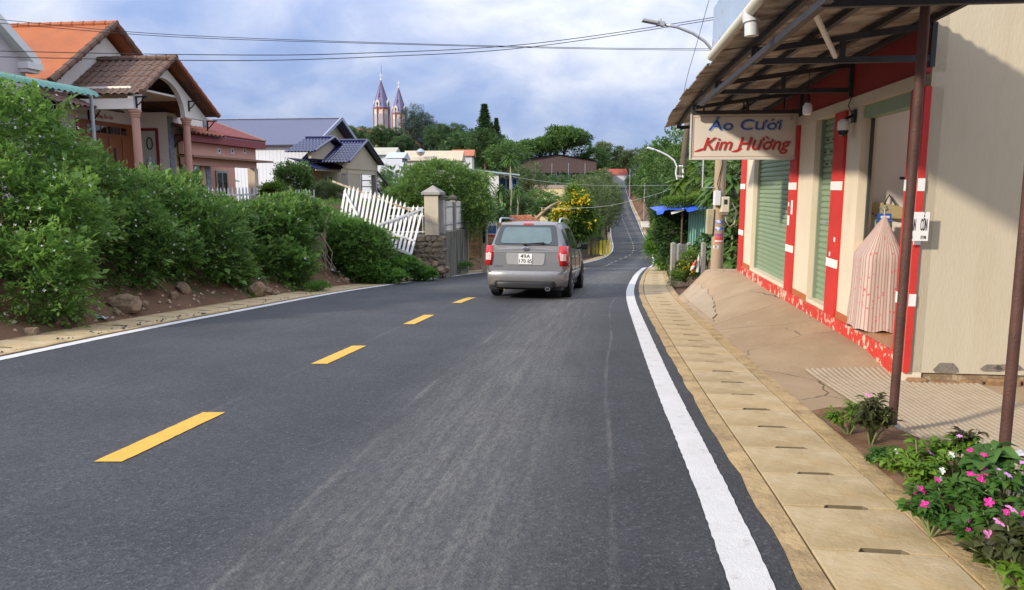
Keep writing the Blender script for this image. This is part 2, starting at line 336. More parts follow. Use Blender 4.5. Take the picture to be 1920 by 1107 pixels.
# drains: kerb strip, cover slabs one by one, outer strip
def drain(side):
    x0 = xL if side < 0 else xR; sg = side; base = LW + .06 if side < 0 else LW + .105
    pv = bpy.data.objects.new('pavement', None); COL.objects.link(pv); tag(pv, kind='structure')
    kw = .10 if side < 0 else .11; sw = .72 if side < 0 else .575; ow = .10 if side < 0 else .13
    ys_all = YS[YS < 300]
    for a, b, dz, nm in ((base, base + kw, .012, 'kerb_strip'), (base + kw + sw + .012, base + kw + sw + .012 + ow, .014, 'edge_strip')):
        mb = MB(); rows = []
        for y in ys_all:
            ja = (random.random() - .5) * (.025 if nm == 'kerb_strip' else .01) if y < 40 else 0
            z = zr(y); pa, pb = float(x0(y)) + sg * (a + ja), float(x0(y)) + sg * b
            rows.append([(pa, y, z - .2), (pa, y, z + dz), (pb, y, z + dz), (pb, y, z - .2)])
        mb.sheet(rows if sg > 0 else [r[::-1] for r in rows]); mb.build(nm, M_kerb, pv)
    # a slab, origin at its inner near corner; width across, length along; a hand slot on its near edge
    ln = .52; g = .007; xa, xb = sw * .36, sw * .72
    protos = []
    for q in range(4):
        mb = MB(); s0 = .036 if q != 3 else .022; e = [(random.random() - .5) * .006 for _ in range(4)]
        pl = [(g, g + e[0]), (xa, g + e[1]), (xa + .02, g + s0), (xb - .02, g + s0), (xb, g + e[2]), (sw - g, g + e[3]), (sw - g, ln - g), (g, ln - g)]
        mb.prism([(p[0], p[1], -.10) for p in pl], (0, 0, .10)); mb.m[3:6] = [1, 1, 1]; o = mb.build('slab', [M_slab, M_slot], pv, bevel=.003); protos.append(o)
    y = -3.0; i = 0
    far = 34 if side > 0 else 30
    while y < far:
        y2 = y + .5; dx = float(x0(y2)) - float(x0(y)); ang = math.atan2(dx, .5); L_ = math.hypot(dx, .5) / ln
        o = protos[i] if i < 4 else protos[(i * 7 + i // 3) % 4].copy()
        if i >= 4: COL.objects.link(o)
        o.parent = pv
        xin = float(x0(y)) + sg * (base + kw + .006)
        if sg < 0: xin -= sw
        o.location = (xin, y, zr(y) + .014 + (random.random() - .5) * .008)
        o.rotation_euler = (math.atan2(zr(y2) - zr(y), .5) + (random.random() - .5) * .006, (random.random() - .5) * .008, -ang); o.scale = (1, L_, 1)
        y = y2; i += 1
    # the rest of the covers, too far to tell apart
    mb = MB(); mb.sheet([[(float(x0(y)) + sg * (base + kw), y, zr(y) + .012), (float(x0(y)) + sg * (base + kw + sw), y, zr(y) + .012)][::sg] for y in YS[(YS >= far - .3) & (YS < 300)]])
    mb.build('far_covers', M_slab, pv)
    mb = MB(); mb.sheet([[(float(x0(y)) + sg * (base - .02), y, zr(y) - .20), (float(x0(y)) + sg * (base + kw + sw + ow), y, zr(y) - .20)][::sg] for y in YS[YS < far + 1]])
    mb.build('channel_bed', mat('dark_drain', (.05, .035, .02), .95), pv)
drain(1); drain(-1)

def smooth(a, b, x):
    t = min(1, max(0, (x - a) / (b - a))); return t * t * (3 - 2 * t)
PLAT = pchip([-30, 0, 16, 30, 45, 60, 90, 130, 200, 300, 420, 600], [.5, -.45, -.55, -.75, -2.2, -4.2, -6.6, -7.2, -4.5, 1.5, 9, 12])
RPLAT = pchip([-30, 0, 14, 20, 30, 45, 60, 100, 200, 300, 420, 600], [.4, -1.4, -2.0, -2.2, -2.9, -4.4, -5.2, -6.0, -4.0, 0, 4, 6])
from mathutils import noise as mnoise
def T(x, y):
    z = zr(y); dl = float(xL(y)) - x; dr = x - float(xR(y))
    if dl > 1.0:
        p = float(PLAT(y)); p += smooth(25, 120, dl) * smooth(120, 320, y) * 12
        w = smooth(1.05, 4.0, dl); n = mnoise.fractal(Vector((x * .9, y * .9, 0)), .9, 2.1, 4) * .16 * smooth(1.05, 2.0, dl)
        low = .10 * smooth(1.05, 1.35, dl)
        return z + low + (p - z) * w + n
    if dr > 1.04:
        p = float(RPLAT(y)); w = smooth(1.04, 5, dr) * (0 if y < 14.6 else 1)
        n = mnoise.fractal(Vector((x * .9, y * .9, 3)), .9, 2.1, 4) * .08 * smooth(1.04, 2.2, dr)
        return z - .05 + (p - z) * w + n - (.30 if y < 14.6 and dr > 1.2 else 0)
    return z - .22
def terrain():
    mb = MB(); ys = list(np.concatenate([np.arange(-14, 40, .3), np.arange(40, 130, 2.0), np.arange(130, 437, 8.0), [470, 520, 600, 750, 1000, 1500, 2500]]))
    offs = [1.02, 1.1, 1.25, 1.45, 1.7, 2, 2.3, 2.65, 3, 3.4, 3.9, 4.5, 5.5, 7, 10, 15, 24, 40, 70, 130, 260, 600, 1500]
    ro = [1.05, 1.1, 1.25, 1.45, 1.7, 1.95, 2.2, 2.6, 3.1, 3.8, 4.6, 6, 8, 12, 18, 28, 45, 80, 150, 300, 700, 1500]
    rows = []
    for y in ys:
        yc = min(y, 436); a, b = float(xL(yc)), float(xR(yc))
        r = [(a - o, y) for o in offs[::-1]] + [(a - .4, y), (a, y), (b, y), (b + .5, y)] + [(b + o, y) for o in ro]
        row = []
        for x, yy in r:
            row.append((x, yy, T(x, yy) if yy < 437 else T(x - 0, 436) + (yy - 436) * .004))
        rows.append(row)
    mb.sheet(rows); return mb.build('ground', M_ground, smooth='all')
tag(terrain(), 'red earth and weeds rising to the left of the road', None, None, 'structure')

# forecourt of the shop: level at the wall, ramping down to the drain
def apronmat():
    m = bpy.data.materials.new('worn_concrete'); m.use_nodes = True; nt = m.node_tree; N, L = nt.nodes, nt.links; b = N['Principled BSDF']; b.inputs['Roughness'].default_value = .75
    t = N.new('ShaderNodeTexCoord')
    def noise(s, d=7, r=.62, dist=.4):
        n = N.new('ShaderNodeTexNoise'); n.inputs['Scale'].default_value = s; n.inputs['Detail'].default_value = d; n.inputs['Roughness'].default_value = r; n.inputs['Distortion'].default_value = dist; L.new(t.outputs['Object'], n.inputs[0]); return n.outputs['Fac']
    def mapr(x, a, c):
        n = N.new('ShaderNodeMapRange'); L.new(x, n.inputs[0]); n.inputs[1].default_value = a; n.inputs[2].default_value = c; return n.outputs[0]
    def mix(f, a, c):
        n = N.new('ShaderNodeMix'); n.data_type = 'RGBA'; L.new(f, n.inputs[0])
        for i, q in ((6, a), (7, c)):
            if isinstance(q, tuple): n.inputs[i].default_value = (*q, 1)
            else: L.new(q, n.inputs[i])
        return n.outputs[2]
    c = mix(mapr(noise(.9), .35, .65), (.38, .275, .165), (.30, .21, .12)); c = mix(mapr(noise(2.6, 9, .7), .52, .75), c, (.39, .30, .19)); c = mix(mapr(noise(7, 9, .75), .60, .78), c, (.20, .135, .085))
    v = N.new('ShaderNodeTexVoronoi'); v.feature = 'DISTANCE_TO_EDGE'; v.inputs['Scale'].default_value = .75; wa = N.new('ShaderNodeMix'); wa.data_type = 'RGBA'; wa.inputs[0].default_value = .12; L.new(t.outputs['Object'], wa.inputs[6]); nz = N.new('ShaderNodeTexNoise'); nz.inputs['Scale'].default_value = 5; nz.inputs['Detail'].default_value = 6; L.new(t.outputs['Object'], nz.inputs[0]); L.new(nz.outputs['Color'], wa.inputs[7]); L.new(wa.outputs[2], v.inputs[0])
    ck = N.new('ShaderNodeMath'); ck.operation = 'MULTIPLY'; L.new(mapr(v.outputs['Distance'], .007, .003), ck.inputs[0]); L.new(mapr(noise(.8, 3), .46, .54), ck.inputs[1]); c = mix(ck.outputs[0], c, (.10, .07, .045)); L.new(c, b.inputs['Base Color'])
    bp = N.new('ShaderNodeBump'); bp.inputs['Strength'].default_value = .3; bp.inputs['Distance'].default_value = .02; L.new(noise(22, 6), bp.inputs['Height']); L.new(bp.outputs[0], b.inputs['Normal']); return m
M_apron = apronmat()
def apz(v, u):
    x, y = S(v, u)[:2]; z = zr(y) + .009; top = -1.62 if u > 7.9 else -1.62 - .14 * (1 - smooth(6.8, 7.9, u))
    if u < 6: top = min(top, zr(y) + .05) if u < 4.5 else top
    k = smooth(12.6, 15.2, u); w = (1 - k) * min(1, max(0, (v - 1.62) / 1.1)) + k * min(1, max(0, (v - 1.62) / .55)); return z + (top - z) * w + mnoise.noise(Vector((u * .5, v * .5, 1))) * .004
mb = MB(); mb.sheet([[tuple(S(v, u, apz(v, u))) for v in [1.59, 1.66, 1.77, 1.87, 2.0, 2.15, 2.3, 2.45, 2.62, 2.8, 3.2, 4, 5.5]] for u in np.arange(-2, 15.3, .1)])
tag(mb.build('forecourt', M_apron, smooth='all'), 'worn brown concrete forecourt before the shop', None, None, 'structure')
# a pale cement repair on its sloping far edge
mb = MB(); mb.sheet([[tuple(S(v, u, apz(v, u) + .016)) for v in np.linspace(1.68, 1.70 + .28 * math.sin(math.pi * min(1, (u - 11.0) / 5.2)) + .05 * mnoise.noise(Vector((u * 3, 0, 0))) + .03 * mnoise.noise(Vector((u * 11, 0, 0))), 9)] for u in np.arange(11.0, 15.0, .05)])
tag(mb.build('cement_patch', mat('pale_cement', (.36, .285, .20), .85, .15, 3, bump=.3, bscale=30, col2=(.36, .28, .19), c2lo=.5, c2hi=.7, c2scale=3), smooth='all'), None, None, None, 'structure')
# end face of the forecourt towards the garden
mb = MB(); vs_ = [1.59, 1.9, 2.2, 2.5, 2.8, 4, 5.5]
mb.sheet([[tuple(S(v, 15.2, apz(v, 15.2) - .003)) for v in vs_], [tuple(S(v, 15.25, apz(v, 15.2) - 1.2)) for v in vs_]]); tag(mb.build('forecourt_edge', M_concrete), None, None, None, 'structure')
# ribbed concrete ramp beside the shop
M_ramp = mat('ribbed_concrete', (.36, .29, .20), .85, .15, 2, bump=.3, bscale=40, col2=(.22, .17, .11), c2lo=.5, c2hi=.75, c2scale=2)
mb = MB(); rows = []
vv = np.arange(2.03, 3.45, .0125)
for u in np.arange(1.0, 7.3, .25):
    lo = 2.02 + .55 * smooth(5.0, 6.75, u)
    rows.append([tuple(S(v + .10 * (6.5 - u) * .6, u, apz(v + .06 * (6.5 - u), u) + .012 + (.005 if (i // 2) % 2 else -.003))) for i, v in enumerate(vv)])
mb.sheet(rows); tag(mb.build('ramp', M_ramp), 'pale ribbed concrete ramp by the shop corner', None, None, 'structure')
# bed of soil by the drain
mb = MB(); mb.sheet([[tuple(S(v, u, zr(S(v, u)[1]) + .026 + .03 * math.sin((v - 1.61) / .52 * math.pi) + mnoise.noise(Vector((u * 6, v * 6, 0))) * .012)) for v in np.linspace(1.61, 2.12 + .05 * math.sin(u * 3) - .25 * smooth(4.6, 5.6, u), 7)] for u in np.arange(.5, 5.7, .08)])
tag(mb.build('flower_bed', M_soil, smooth='all'), None, None, None, 'structure')
# ------------------------------------------------------------------ the shop on the right (street frame; wall plane v = WV)
WV = 2.76; FZ = -1.50; U0 = 6.44; U1 = 14.35
def wu(u):                      # photo-derived stations along the wall to metres along the street
    px = 1125 + 2.76 * 1387 / max(u, 2.5); r = 2.76 / math.tan(math.atan((px - 960) / F * _c) - AZ); return r if u > 2.5 else r - (2.5 - u)
Frame.warp = wu
def peel(name, col, under, lo=.52, hi=.56, sc=7): return mat(name, col, .7, .12, 3, bump=.2, bscale=30, col2=under, c2lo=lo, c2hi=hi, c2scale=sc)
M_red = peel('red_wall_paint', (.52, .035, .028), (.62, .45, .33), .74, .77, 6)
M_redpeel = peel('peeling_red_paint', (.55, .045, .03), (.60, .48, .35), .53, .56, 8)
M_maroon = mat('brick_red_plaster', (.30, .035, .032), .75, .12, 1.5, bump=.15)
M_ivory = mat('ivory_plaster', (.66, .57, .43), .75, .07, 2, bump=.1, col2=(.5, .4, .28), c2lo=.6, c2hi=.85, c2scale=1.5)
M_shut = mat('sage_green_shutter', (.25, .34, .215), .45, .08, 2, metal=.15, col2=(.20, .24, .15), c2lo=.55, c2hi=.85, c2scale=2)
M_inner = mat('interior_plaster', (.72, .66, .58), .8, .05, 1.2, bump=.08)
M_tile = mat('glazed_floor_tile', (.42, .20, .09), .25, .15, 4)
M_orange = mat('orange_skirting', (.42, .13, .05), .5, .1, 4)
M_sheet = mat('rusty_corrugated_sheet', (.42, .375, .33), .6, .22, 2.5, metal=.25, col2=(.13, .09, .08), c2lo=.45, c2hi=.66, c2scale=2.2, stretch=(1, 2.2, 1))
shop = Frame('shop', 'red and cream shop with green roller shutters at the roadside', 'shop', WV + 1.5, (U0 + U1) / 2, -1.62)
so = shop.o
mb = shop.mb()       # masonry: frieze above the openings, piers, back and end walls, around real openings
ops = [(7.92, 6.66), (9.60, 8.74), (13.3, 10.7)]
OT = 1.02 - .02
# door heads: the lintel slopes down the street like the ground, 0.93 .. 0.85
HEAD = .86
T_ = .16
mb.box(WV, WV + T_, U0, U1, HEAD + .12, 1.75)
fr = mb.build('frieze', M_maroon, so)
mb = shop.mb(); mb.box(WV - .02, WV + T_, U0 + .14, U1 - .05, HEAD, HEAD + .118); mb.build('lintel_band', M_ivory, so)
mb = shop.mb(); zb = -1.75
for a, b in ((U0, 6.655), (7.925, 8.735), (9.605, 10.695), (13.305, U1)): mb = shop.mb(); mb.box(WV, WV + T_, a, b, zb, HEAD - .002); mb.build('wall', M_ivory, so)
mb = shop.mb(); mb.box(WV + T_ + .002, 9, U0 + .165, U0 + .30, -1.9, 2.6); mb.build('side_wall', M_inner, so); mb = shop.mb(); mb.box(WV + T_ + .002, 9, U1 - .3, U1 - .02, -1.9, 2.3); mb.build('side_wall', M_inner, so)
mb = shop.mb(); mb.box(WV + .05, 9, U0, U0 + .16, -1.66, 2.9)
ew = mb.build('end_wall', mat('streaked_cream_wall', (.50, .44, .32), .85, .08, .8, bump=.2, bscale=45, col2=(.40, .335, .225), c2lo=.50, c2hi=.85, c2scale=1.6, stretch=(1.6, 1, .35)), so)  # cream with darker upright streaks of dirt
mb = shop.mb(); 
random.seed(3); x = WV + .02
mb.box(WV + .03, 9, U0 + .02, U0 + .2, -1.95, -1.664); pl = mb.build('plinth', mat('stained_plinth', (.22, .15, .085), .9, .3, 5, bump=.8, bscale=20, col2=(.42, .33, .2), c2lo=.5, c2hi=.62, c2scale=6), so)
while x < 5.2:
    w = random.uniform(.16, .34); mb = shop.mb(); zt = -1.685 + random.uniform(-.02, .01)
    mb.box(x + .012, x + w - .012, U0 - .035 + random.uniform(-.02, .012), U0 + .05, -1.95, zt - random.uniform(0, .03)); mb.build('stone', mat('brown_plinth_stone', (.26, .15, .075), .9, .35, 9, bump=.9, bscale=25), pl, bevel=.02); x += w
# plaster patches broken off the end wall
for cx_, cz_, rx, rz in ((3.13, -1.61, .10, .05), (3.52, -1.60, .09, .035), (3.66, -1.59, .12, .03)):
    mb = shop.mb(); ring = [(cx_ + rx * math.cos(t) * (1 + .25 * math.sin(3 * t + cx_)), U0 - .003, max(-1.659, cz_ + rz * 1.3 * math.sin(t) * (1 + .3 * math.cos(2 * t)))) for t in np.linspace(0, 2 * math.pi, 14)[:-1]]
    mb.prism(ring, (0, .002, 0)); mb.build('bare_patch', mat('bare_cement', (.20, .17, .14), .9, .25, 12, bump=.6), so)
# red piers with white bands
def pier(ua, ub, bands, zlow=-1.66, zup=HEAD - .004, d=.035, hw=.10):
    mb = shop.mb(); mb.box(WV - d, WV - .001, ua, ub, zlow, zup); p = mb.build('red_pier', M_red, so)
    for zb_ in bands:
        m2 = shop.mb(); m2.box(WV - d - .004, WV - d + .012, ua - .003, ub + .003, zb_ - hw / 2, zb_ + hw / 2); m2.build('white_band', M_white, p)
pier(6.45, 6.66, (.02, -1.0), d=.02); pier(8.36, 8.73, (.02, -.88)); pier(10.31, 10.68, (.02, -.87)); pier(13.95, 14.34, (.02, -.86))
mb = shop.mb(); mb.box(WV - .004, WV + .05, U0 - .025, U0 - .002, -1.66, HEAD); mb.build('corner_stripe', M_red, so)
for zc_ in (.02, -.45, -1.0):
    mb = shop.mb(); mb.box(WV - .007, WV + .053, U0 - .029, U0 - .026, zc_ - .05, zc_ + .06); mb.build('white_band', M_white, so)
for ua, ub in ((7.94, 8.35), (9.62, 10.30), (13.32, 13.94)):
    mb = shop.mb(); mb.box(WV - .012, WV - .001, ua, ub, -1.64, -1.42); mb.build('skirting', M_orange, so)
# raised floor with red peeling riser
mb = shop.mb(); mb.box(WV - .02, 8.9, U0 + .17, U1 - .31, -1.8, FZ); mb.build('floor', M_tile, so)
mb = shop.mb(); mb.box(WV - .045, WV - .021, U0 + .02, 13.94, -1.75, FZ + .002); mb.build('step_riser', M_redpeel, so)
mb = shop.mb(); mb.box(WV + .0, WV + .155, 8.742, 9.598, FZ + .001, FZ + .05); mb.build('sill', M_ivory, so); mb = shop.mb(); mb.box(WV + .0, WV + .155, 10.702, 13.298, FZ + .001, FZ + .05); mb.build('sill', M_ivory, so)
mb = shop.mb(); mb.box(WV + T_ + .002, 7.5, 8.06, 8.18, FZ, 2.2); mb.build('partition', M_inner, so)
mb = shop.mb(); mb.box(7.5, 7.6, U0 + .3, U1 - .3, FZ, 2.2); mb.build('back_wall', M_inner, so)
mb = shop.mb(); mb.box(WV + T_ + .002, 3.7, U0 + .30, U1 - .3, 2.0, 2.1); mb.build('ceiling', M_inner, so)  # stops short; the open gap behind it is added to let daylight in
# roller shutters, slat by slat
def shutter(ua, ub, label, recess=.10):
    mb = shop.mb(); mb.box(WV + recess + .035, WV + recess + .05, ua, ub, FZ + .05, HEAD); sh = mb.build('shutter', M_shut, so); sh['label'] = label
    n = 31; h = (HEAD - FZ - .05) / n; pr = None
    for i in range(n):
        if pr is None:
            m2 = MB(); w = wu(ub) - wu(ua) - .03
            prof = [(0, 0), (-.018, h * .12), (-.024, h * .45), (-.018, h * .78), (-.003, h * .86), (-.003, h)]
            m2.sheet([[(a, 0, b) for a, b in prof], [(a, w, b) for a, b in prof]]); pr = m2.build('slat', M_shut, sh, smooth=True); o = pr
        else: o = pr.copy(); COL.objects.link(o); o.parent = sh
        o.location = shop.L(WV + recess + .03, ua + .01, FZ + .05 + i * h)
    for g in (ua, ub - .035):
        m2 = shop.mb(); m2.box(WV + recess - .03, WV + recess + .034, g, g + .035, FZ + .05, HEAD); m2.build('guide_rail', mat('shutter_rail', (.20, .24, .17), .5), sh)
    if ub - ua < 1.5:
        for r in range(3):
            for q in range(3):
                m2 = shop.mb(); zz = FZ + .05 + (n - 4 - 2 * r) * h + h * .45; uu = ua + .16 + q * .24 + (r % 2) * .08
                m2.box(WV + recess - .002, WV + recess + .008, uu, uu + .08, zz - .012, zz + .012); m2.build('vent_slot', M_black, sh)
        m2 = shop.mb(); m2.tube([(WV + .02, ua + .02, -.42), (WV - .06, ua + .02, -.42), (WV - .06, ua + .22, -.42)], .009, 6); m2.build('latch', M_galv, sh)
shutter(8.742, 9.598, 'narrow green roller shutter with vent slots'); shutter(10.702, 13.298, 'wide green roller shutter under the hanging sign')
mb = shop.mb(); mb.box(WV + .02, WV + .15, 6.66, 7.92, HEAD - .13, HEAD - .003); mb.build('shutter_box', M_shut, so)
mb = shop.mb(); mb.box(WV + .09, WV + .12, 7.885, 7.915, FZ, HEAD - .135); mb.build('door_rail', mat('dark_rail', (.05, .055, .05), .5), so); mb = shop.mb(); mb.box(WV + .09, WV + .12, 6.665, 6.69, FZ, HEAD - .135); mb.build('door_rail', mat('dark_rail', (.05, .055, .05), .5), so)
mb = shop.mb(); mb.tube([(3.36, 8.058, .10), (3.36, 7.96, .10), (3.2, 7.96, .10)], .018, 6); mb.build('wall_rail', M_black, so)
# small white patches where notices were torn from the piers
for uu, zz, a, b in ((10.4, -.28, .09, .2), (10.55, -.47, .11, .14), (10.6, -.24, .05, .06), (8.45, -.6, .05, .05), (8.6, -.78, .04, .05)):
    mb = shop.mb(); mb.box(WV - .038, WV - .034, uu, uu + a, zz - b / 2, zz + b / 2); mb.build('paper_scrap', M_white, so)

# ---- canopy
cn = Frame('canopy', 'rusty corrugated sheet canopy on dark steel trusses over the forecourt', 'canopy', WV, 7, 1.1); co_ = cn.o
VF = 1.08
def roofz(v, u):
    base = 1.215 - smooth(8.5, 12.6, u) * .11 - (0.10 * smooth(11.2, 12.6, u)) * smooth(2.0, 1.0, v)
    return base + (v - VF) * .12
uu = -2.0; k = 0
while uu < 12.55:
    w = min(.86, 12.55 - uu); mb = cn.mb(); vs_ = np.linspace(VF - .02 * (k % 2), WV - .005, 6); us = np.linspace(uu, uu + w + .04, int(w / .019))
    sag = random.uniform(-.012, .012)
    mb.sheet([[(v, u, roofz(v, u) + .013 * math.sin(u / .076 * 2 * math.pi) + .012 + sag * smooth(1.9, 1.0, v) + (.004 if k % 2 else 0)) for v in vs_] for u in us]); mb.build('roof_sheet', M_sheet, co_, smooth='all'); uu += w; k += 1
for u in (2.3, 4.3, 6.3, 8.3, 10.3, 12.3):      # trusses
    mb = cn.mb(); zl = 1.07 - smooth(8.5, 12.6, u) * .07
    fv = 1.29; w = .045
    mb.bar((fv, u, zl), (WV - .04, u, zl), w, .05); mb.bar((fv - .0, u, zl - .025), (fv, u, roofz(fv, u) - .055), w - .004, w - .004)
    mb.bar((fv + .03, u, roofz(fv, u) - .08), (WV - .05, u, roofz(WV, u) - .08), w - .006, .05)
    mb.bar((2.02, u, zl), (2.02, u, roofz(2.02, u) - .09), w - .008, .04); mb.bar((WV - .022, u, zl - .07), (WV - .022, u, roofz(WV, u) - .06), .06, .04)
    mb.build('truss', M_steel, co_)
for v in (1.30, 1.78, 2.26, 2.70):              # purlins
    mb = cn.mb(); us = [-2, 2, 5, 8, 10, 11.2, 12.0, 12.5]
    for a, b in zip(us[:-1], us[1:]): mb.bar((v, a, roofz(v, a) - .032), (v, b, roofz(v, b) - .032), .045, .045)
    mb.build('purlin', M_steel, co_)
mb = cn.mb(); mb.bar((1.29, 4.2, 1.08), (1.29, 9.5, 1.07), .05, .05); mb.build('edge_beam', M_steel, co_)
mb = cn.mb(); mb.tube([(1.07, -2, 1.29), (1.07, 7.2, 1.275)], .046, 14); gt = mb.build('gutter_pipe', mat('ivory_pvc', (.62, .58, .46), .4, .06, 3), co_, smooth=True)
mb = cn.mb(); mb.tube([(1.07, 5.35, 1.28), (1.08, 5.35, 1.20)], .062, 14); mb.tube([(1.08, 5.35, 1.20), (1.085, 5.35, 1.10)], .05, 14); mb.build('down_spout', mat('grey_pvc', (.50, .52, .53), .4), gt, smooth=True)
mb = cn.mb(); mb.bar((1.38, 4.9, 1.19), (1.95, 6.25, 1.09), .03, .03); mb.build('white_batten', M_white, co_)
M_board = mat('flaking_pale_blue_board', (.30, .38, .50), .6, .15, 1.2, metal=.0, col2=(.36, .11, .04), c2lo=.60, c2hi=.64, c2scale=2.2, bump=.2)
mb = cn.mb(); mb.box(1.125, 1.155, -2, 7.6, 1.30, 1.82); mb.build('fascia_board', M_board, co_)
mb = cn.mb()
for u in np.arange(0, 7.5, 1.2): mb = cn.mb(); mb.bar((1.185, u, 1.24), (1.185, u, 1.70), .03, .03); mb.build('board_frame', M_steel, co_)

# posts of rusty pipe
M_rust = mat('rusty_brown_pipe', (.105, .052, .04), .6, .3, 4, metal=.3, col2=(.07, .045, .04), c2lo=.5, c2hi=.7, c2scale=3, bump=.3, bscale=60)
def post(vb, ub, vt, ut, zt, label):
    x, y, _ = S(vb, ub); zb_ = zr(y) + .0
    th = thing('canopy_post', label, 'post', S(vb, ub, zb_), -AZ, 'pipe posts holding the canopy')
    mb = MB(); mb.tube([(0, 0, -.05), (vt - vb, ut - ub, zt - zb_)], .030, 14); mb.build('pipe', M_rust, th, smooth=True)
    mb = MB(); mb.lathe((0, 0, -.02), [(.07, 0), (.07, .02), (.045, .05)], 12); mb.build('footing', M_concrete, th)
    mb = MB(); mb.box(vt - vb - .06, vt - vb + .06, ut - ub - .06, ut - ub + .06, zt - zb_ - .004, zt - zb_ + .012); mb.build('top_plate', M_steel, th)
post(2.055, 5.26, 1.98, 5.05, 1.235, 'rusty brown pipe post standing nearer the shop door')
post(2.30, 4.32, 2.22, 4.2, 1.25, 'rusty brown pipe post at the right edge by the pink flowers')

# ---- hanging sign
sg = Frame('hanging_sign', 'white signboard with blue and red lettering hanging under the canopy', 'sign', 2.0, 10.42, .40)
SW_ = 1.46; SH = .62; v0 = 1.282; zc0 = .405
M_signw = mat('sign_white', (.66, .60, .51), .5, .04, 2)
mb = sg.mb(); mb.box(v0, v0 + SW_, 10.42, 10.50, zc0, zc0 + SH); pn = mb.build('panel', M_signw, sg.o, bevel=.004)
mb = sg.mb()
for a in ((v0 - .012, v0, zc0 - .012, zc0 + SH + .012), (v0 + SW_, v0 + SW_ + .012, zc0 - .012, zc0 + SH + .012)): mb.box(a[0], a[1], 10.405, 10.505, a[2], a[3])
mb.box(v0, v0 + SW_, 10.405, 10.505, zc0 - .012, zc0); mb.box(v0, v0 + SW_, 10.405, 10.505, zc0 + SH, zc0 + SH + .012); mb.build('frame', mat('sign_frame', (.55, .53, .50), .4, .05), sg.o)
M_blue = mat('sign_blue', (.035, .09, .36), .4, .05); M_sred = mat('sign_red', (.52, .03, .03), .4, .05); M_shadow = mat('sign_letter_outline', (.10, .11, .16), .5, .05); M_rsh = mat('sign_letter_outline_red', (.25, .13, .12), .5, .05)
M_ltblue = mat('sign_pale_blue', (.30, .40, .58), .5, .05)
def stext(body, vc, zc, size, m, shear, bold, du, sx=1.0):
    o = text_mesh('lettering', body, size, m, pn, .002, shear, bold, 'CENTER', sx)
    o.location = sg.L(vc, 10.42 - du, zc); o.rotation_euler = (math.pi / 2, 0, 0); return o
def widthof(body, size, shear):
    o = text_mesh('probe', body, size, M_blue, None, 0, 0, 0, 'LEFT'); w = max(v.co.x for v in o.data.vertices); me = o.data; bpy.data.objects.remove(o); bpy.data.meshes.remove(me); return w
def horned(body, k, accent, vc, zc, size, m, shear, bold, du, sx):
    # the horned o of the Vietnamese lettering: a plain o with its hook and accent as strokes
    stext(body, vc, zc, size, m, shear, bold, du, sx); tot = widthof(body, size, 0); xr = (widthof(body[:k + 1], size, 0) - tot / 2) * sx; w = size * .075 + bold * 1.5; mb = sg.mb(); y = 10.42 - du - .001
    def stroke(p, q, ww): 
        p, q = Vector((p[0], 0, p[1])), Vector((q[0], 0, q[1])); n = Vector((-(q - p).z, 0, (q - p).x)).normalized() * ww / 2; b = Vector((vc + shear * .3 * size * sx, y, zc)); mb.prism([b + p - n, b + q - n, b + q + n, b + p + n], (0, -.002, 0))
    stroke((xr - .06 * size * sx, size * .13), (xr + .03 * size * sx, size * .20), w); stroke((xr + .03 * size * sx, size * .18), (xr + .035 * size * sx, size * .28), w)
    xc = xr - .27 * size * sx
    stroke((xc - .06 * size * sx * (1 if accent > 0 else -1), size * .30), (xc + .07 * size * sx * (1 if accent > 0 else -1), size * .42), w)
    o = mb.build('diacritic', m, pn); o['kind'] = 'stuff'
horned('Áo Cưoi', 5, 1, v0 + .735 + .012, zc0 + .455, .205, M_ltblue, .12, .003, .004, 1.36); horned('Áo Cưoi', 5, 1, v0 + .735, zc0 + .465, .205, M_blue, .12, .0, .008, 1.36)
horned('Kim Hưong', 6, -1, v0 + .74 + .01, zc0 + .195, .25, M_rsh, .32, .003, .004, 1.0); horned('Kim Hưong', 6, -1, v0 + .74, zc0 + .205, .25, M_sred, .32, 0, .008, 1.0)
def swoosh(pts, r, m, du):
    mb = sg.mb(); top, bot = [], []
    pts = [Vector(p) for p in pts]
    for i, p in enumerate(pts):
        d = (pts[min(i + 1, len(pts) - 1)] - pts[max(0, i - 1)]).normalized(); n = Vector((-d.y, d.x)); w = r * math.sin(math.pi * (i + .25) / len(pts))
        top.append((v0 + p.x + n.x * w, 10.42 - du, zc0 + p.y + n.y * w)); bot.append((v0 + p.x - n.x * w, 10.42 - du, zc0 + p.y - n.y * w))
    mb.sheet([top, bot]); mb.build('flourish', m, pn)
swoosh([(.04 + .17 * t, .10 + .05 * t * t + .012 * math.sin(t * 3)) for t in np.linspace(0, 1, 9)], .016, M_sred, .0065)
swoosh([(.56 + .15 * t, .10 + .045 * t * t) for t in np.linspace(0, 1, 9)], .016, M_sred, .0065)
mb = sg.mb()
for a in ((.025, .03), (.025, SH - .036)): mb.box(v0 + .025, v0 + SW_ - .025, 10.415, 10.4195, zc0 + a[1], zc0 + a[1] + .006)
for a in (.025, SW_ - .031): mb.box(v0 + a, v0 + a + .006, 10.4148, 10.4193, zc0 + .03, zc0 + SH - .03)
mb.build('border_line', mat('sign_border', (.45, .28, .22), .5), pn)
stext('23', v0 + SW_ - .09, zc0 + SH - .07, .05, M_rsh, 0, 0, .003)
for v in (1.45, 2.0, 2.55): mb = sg.mb(); mb.bar((v, 10.46, zc0 + SH + .012), (v, 10.46, roofz(v, 10.46) - .05), .02, .02); mb.build('hanger', M_steel, sg.o)

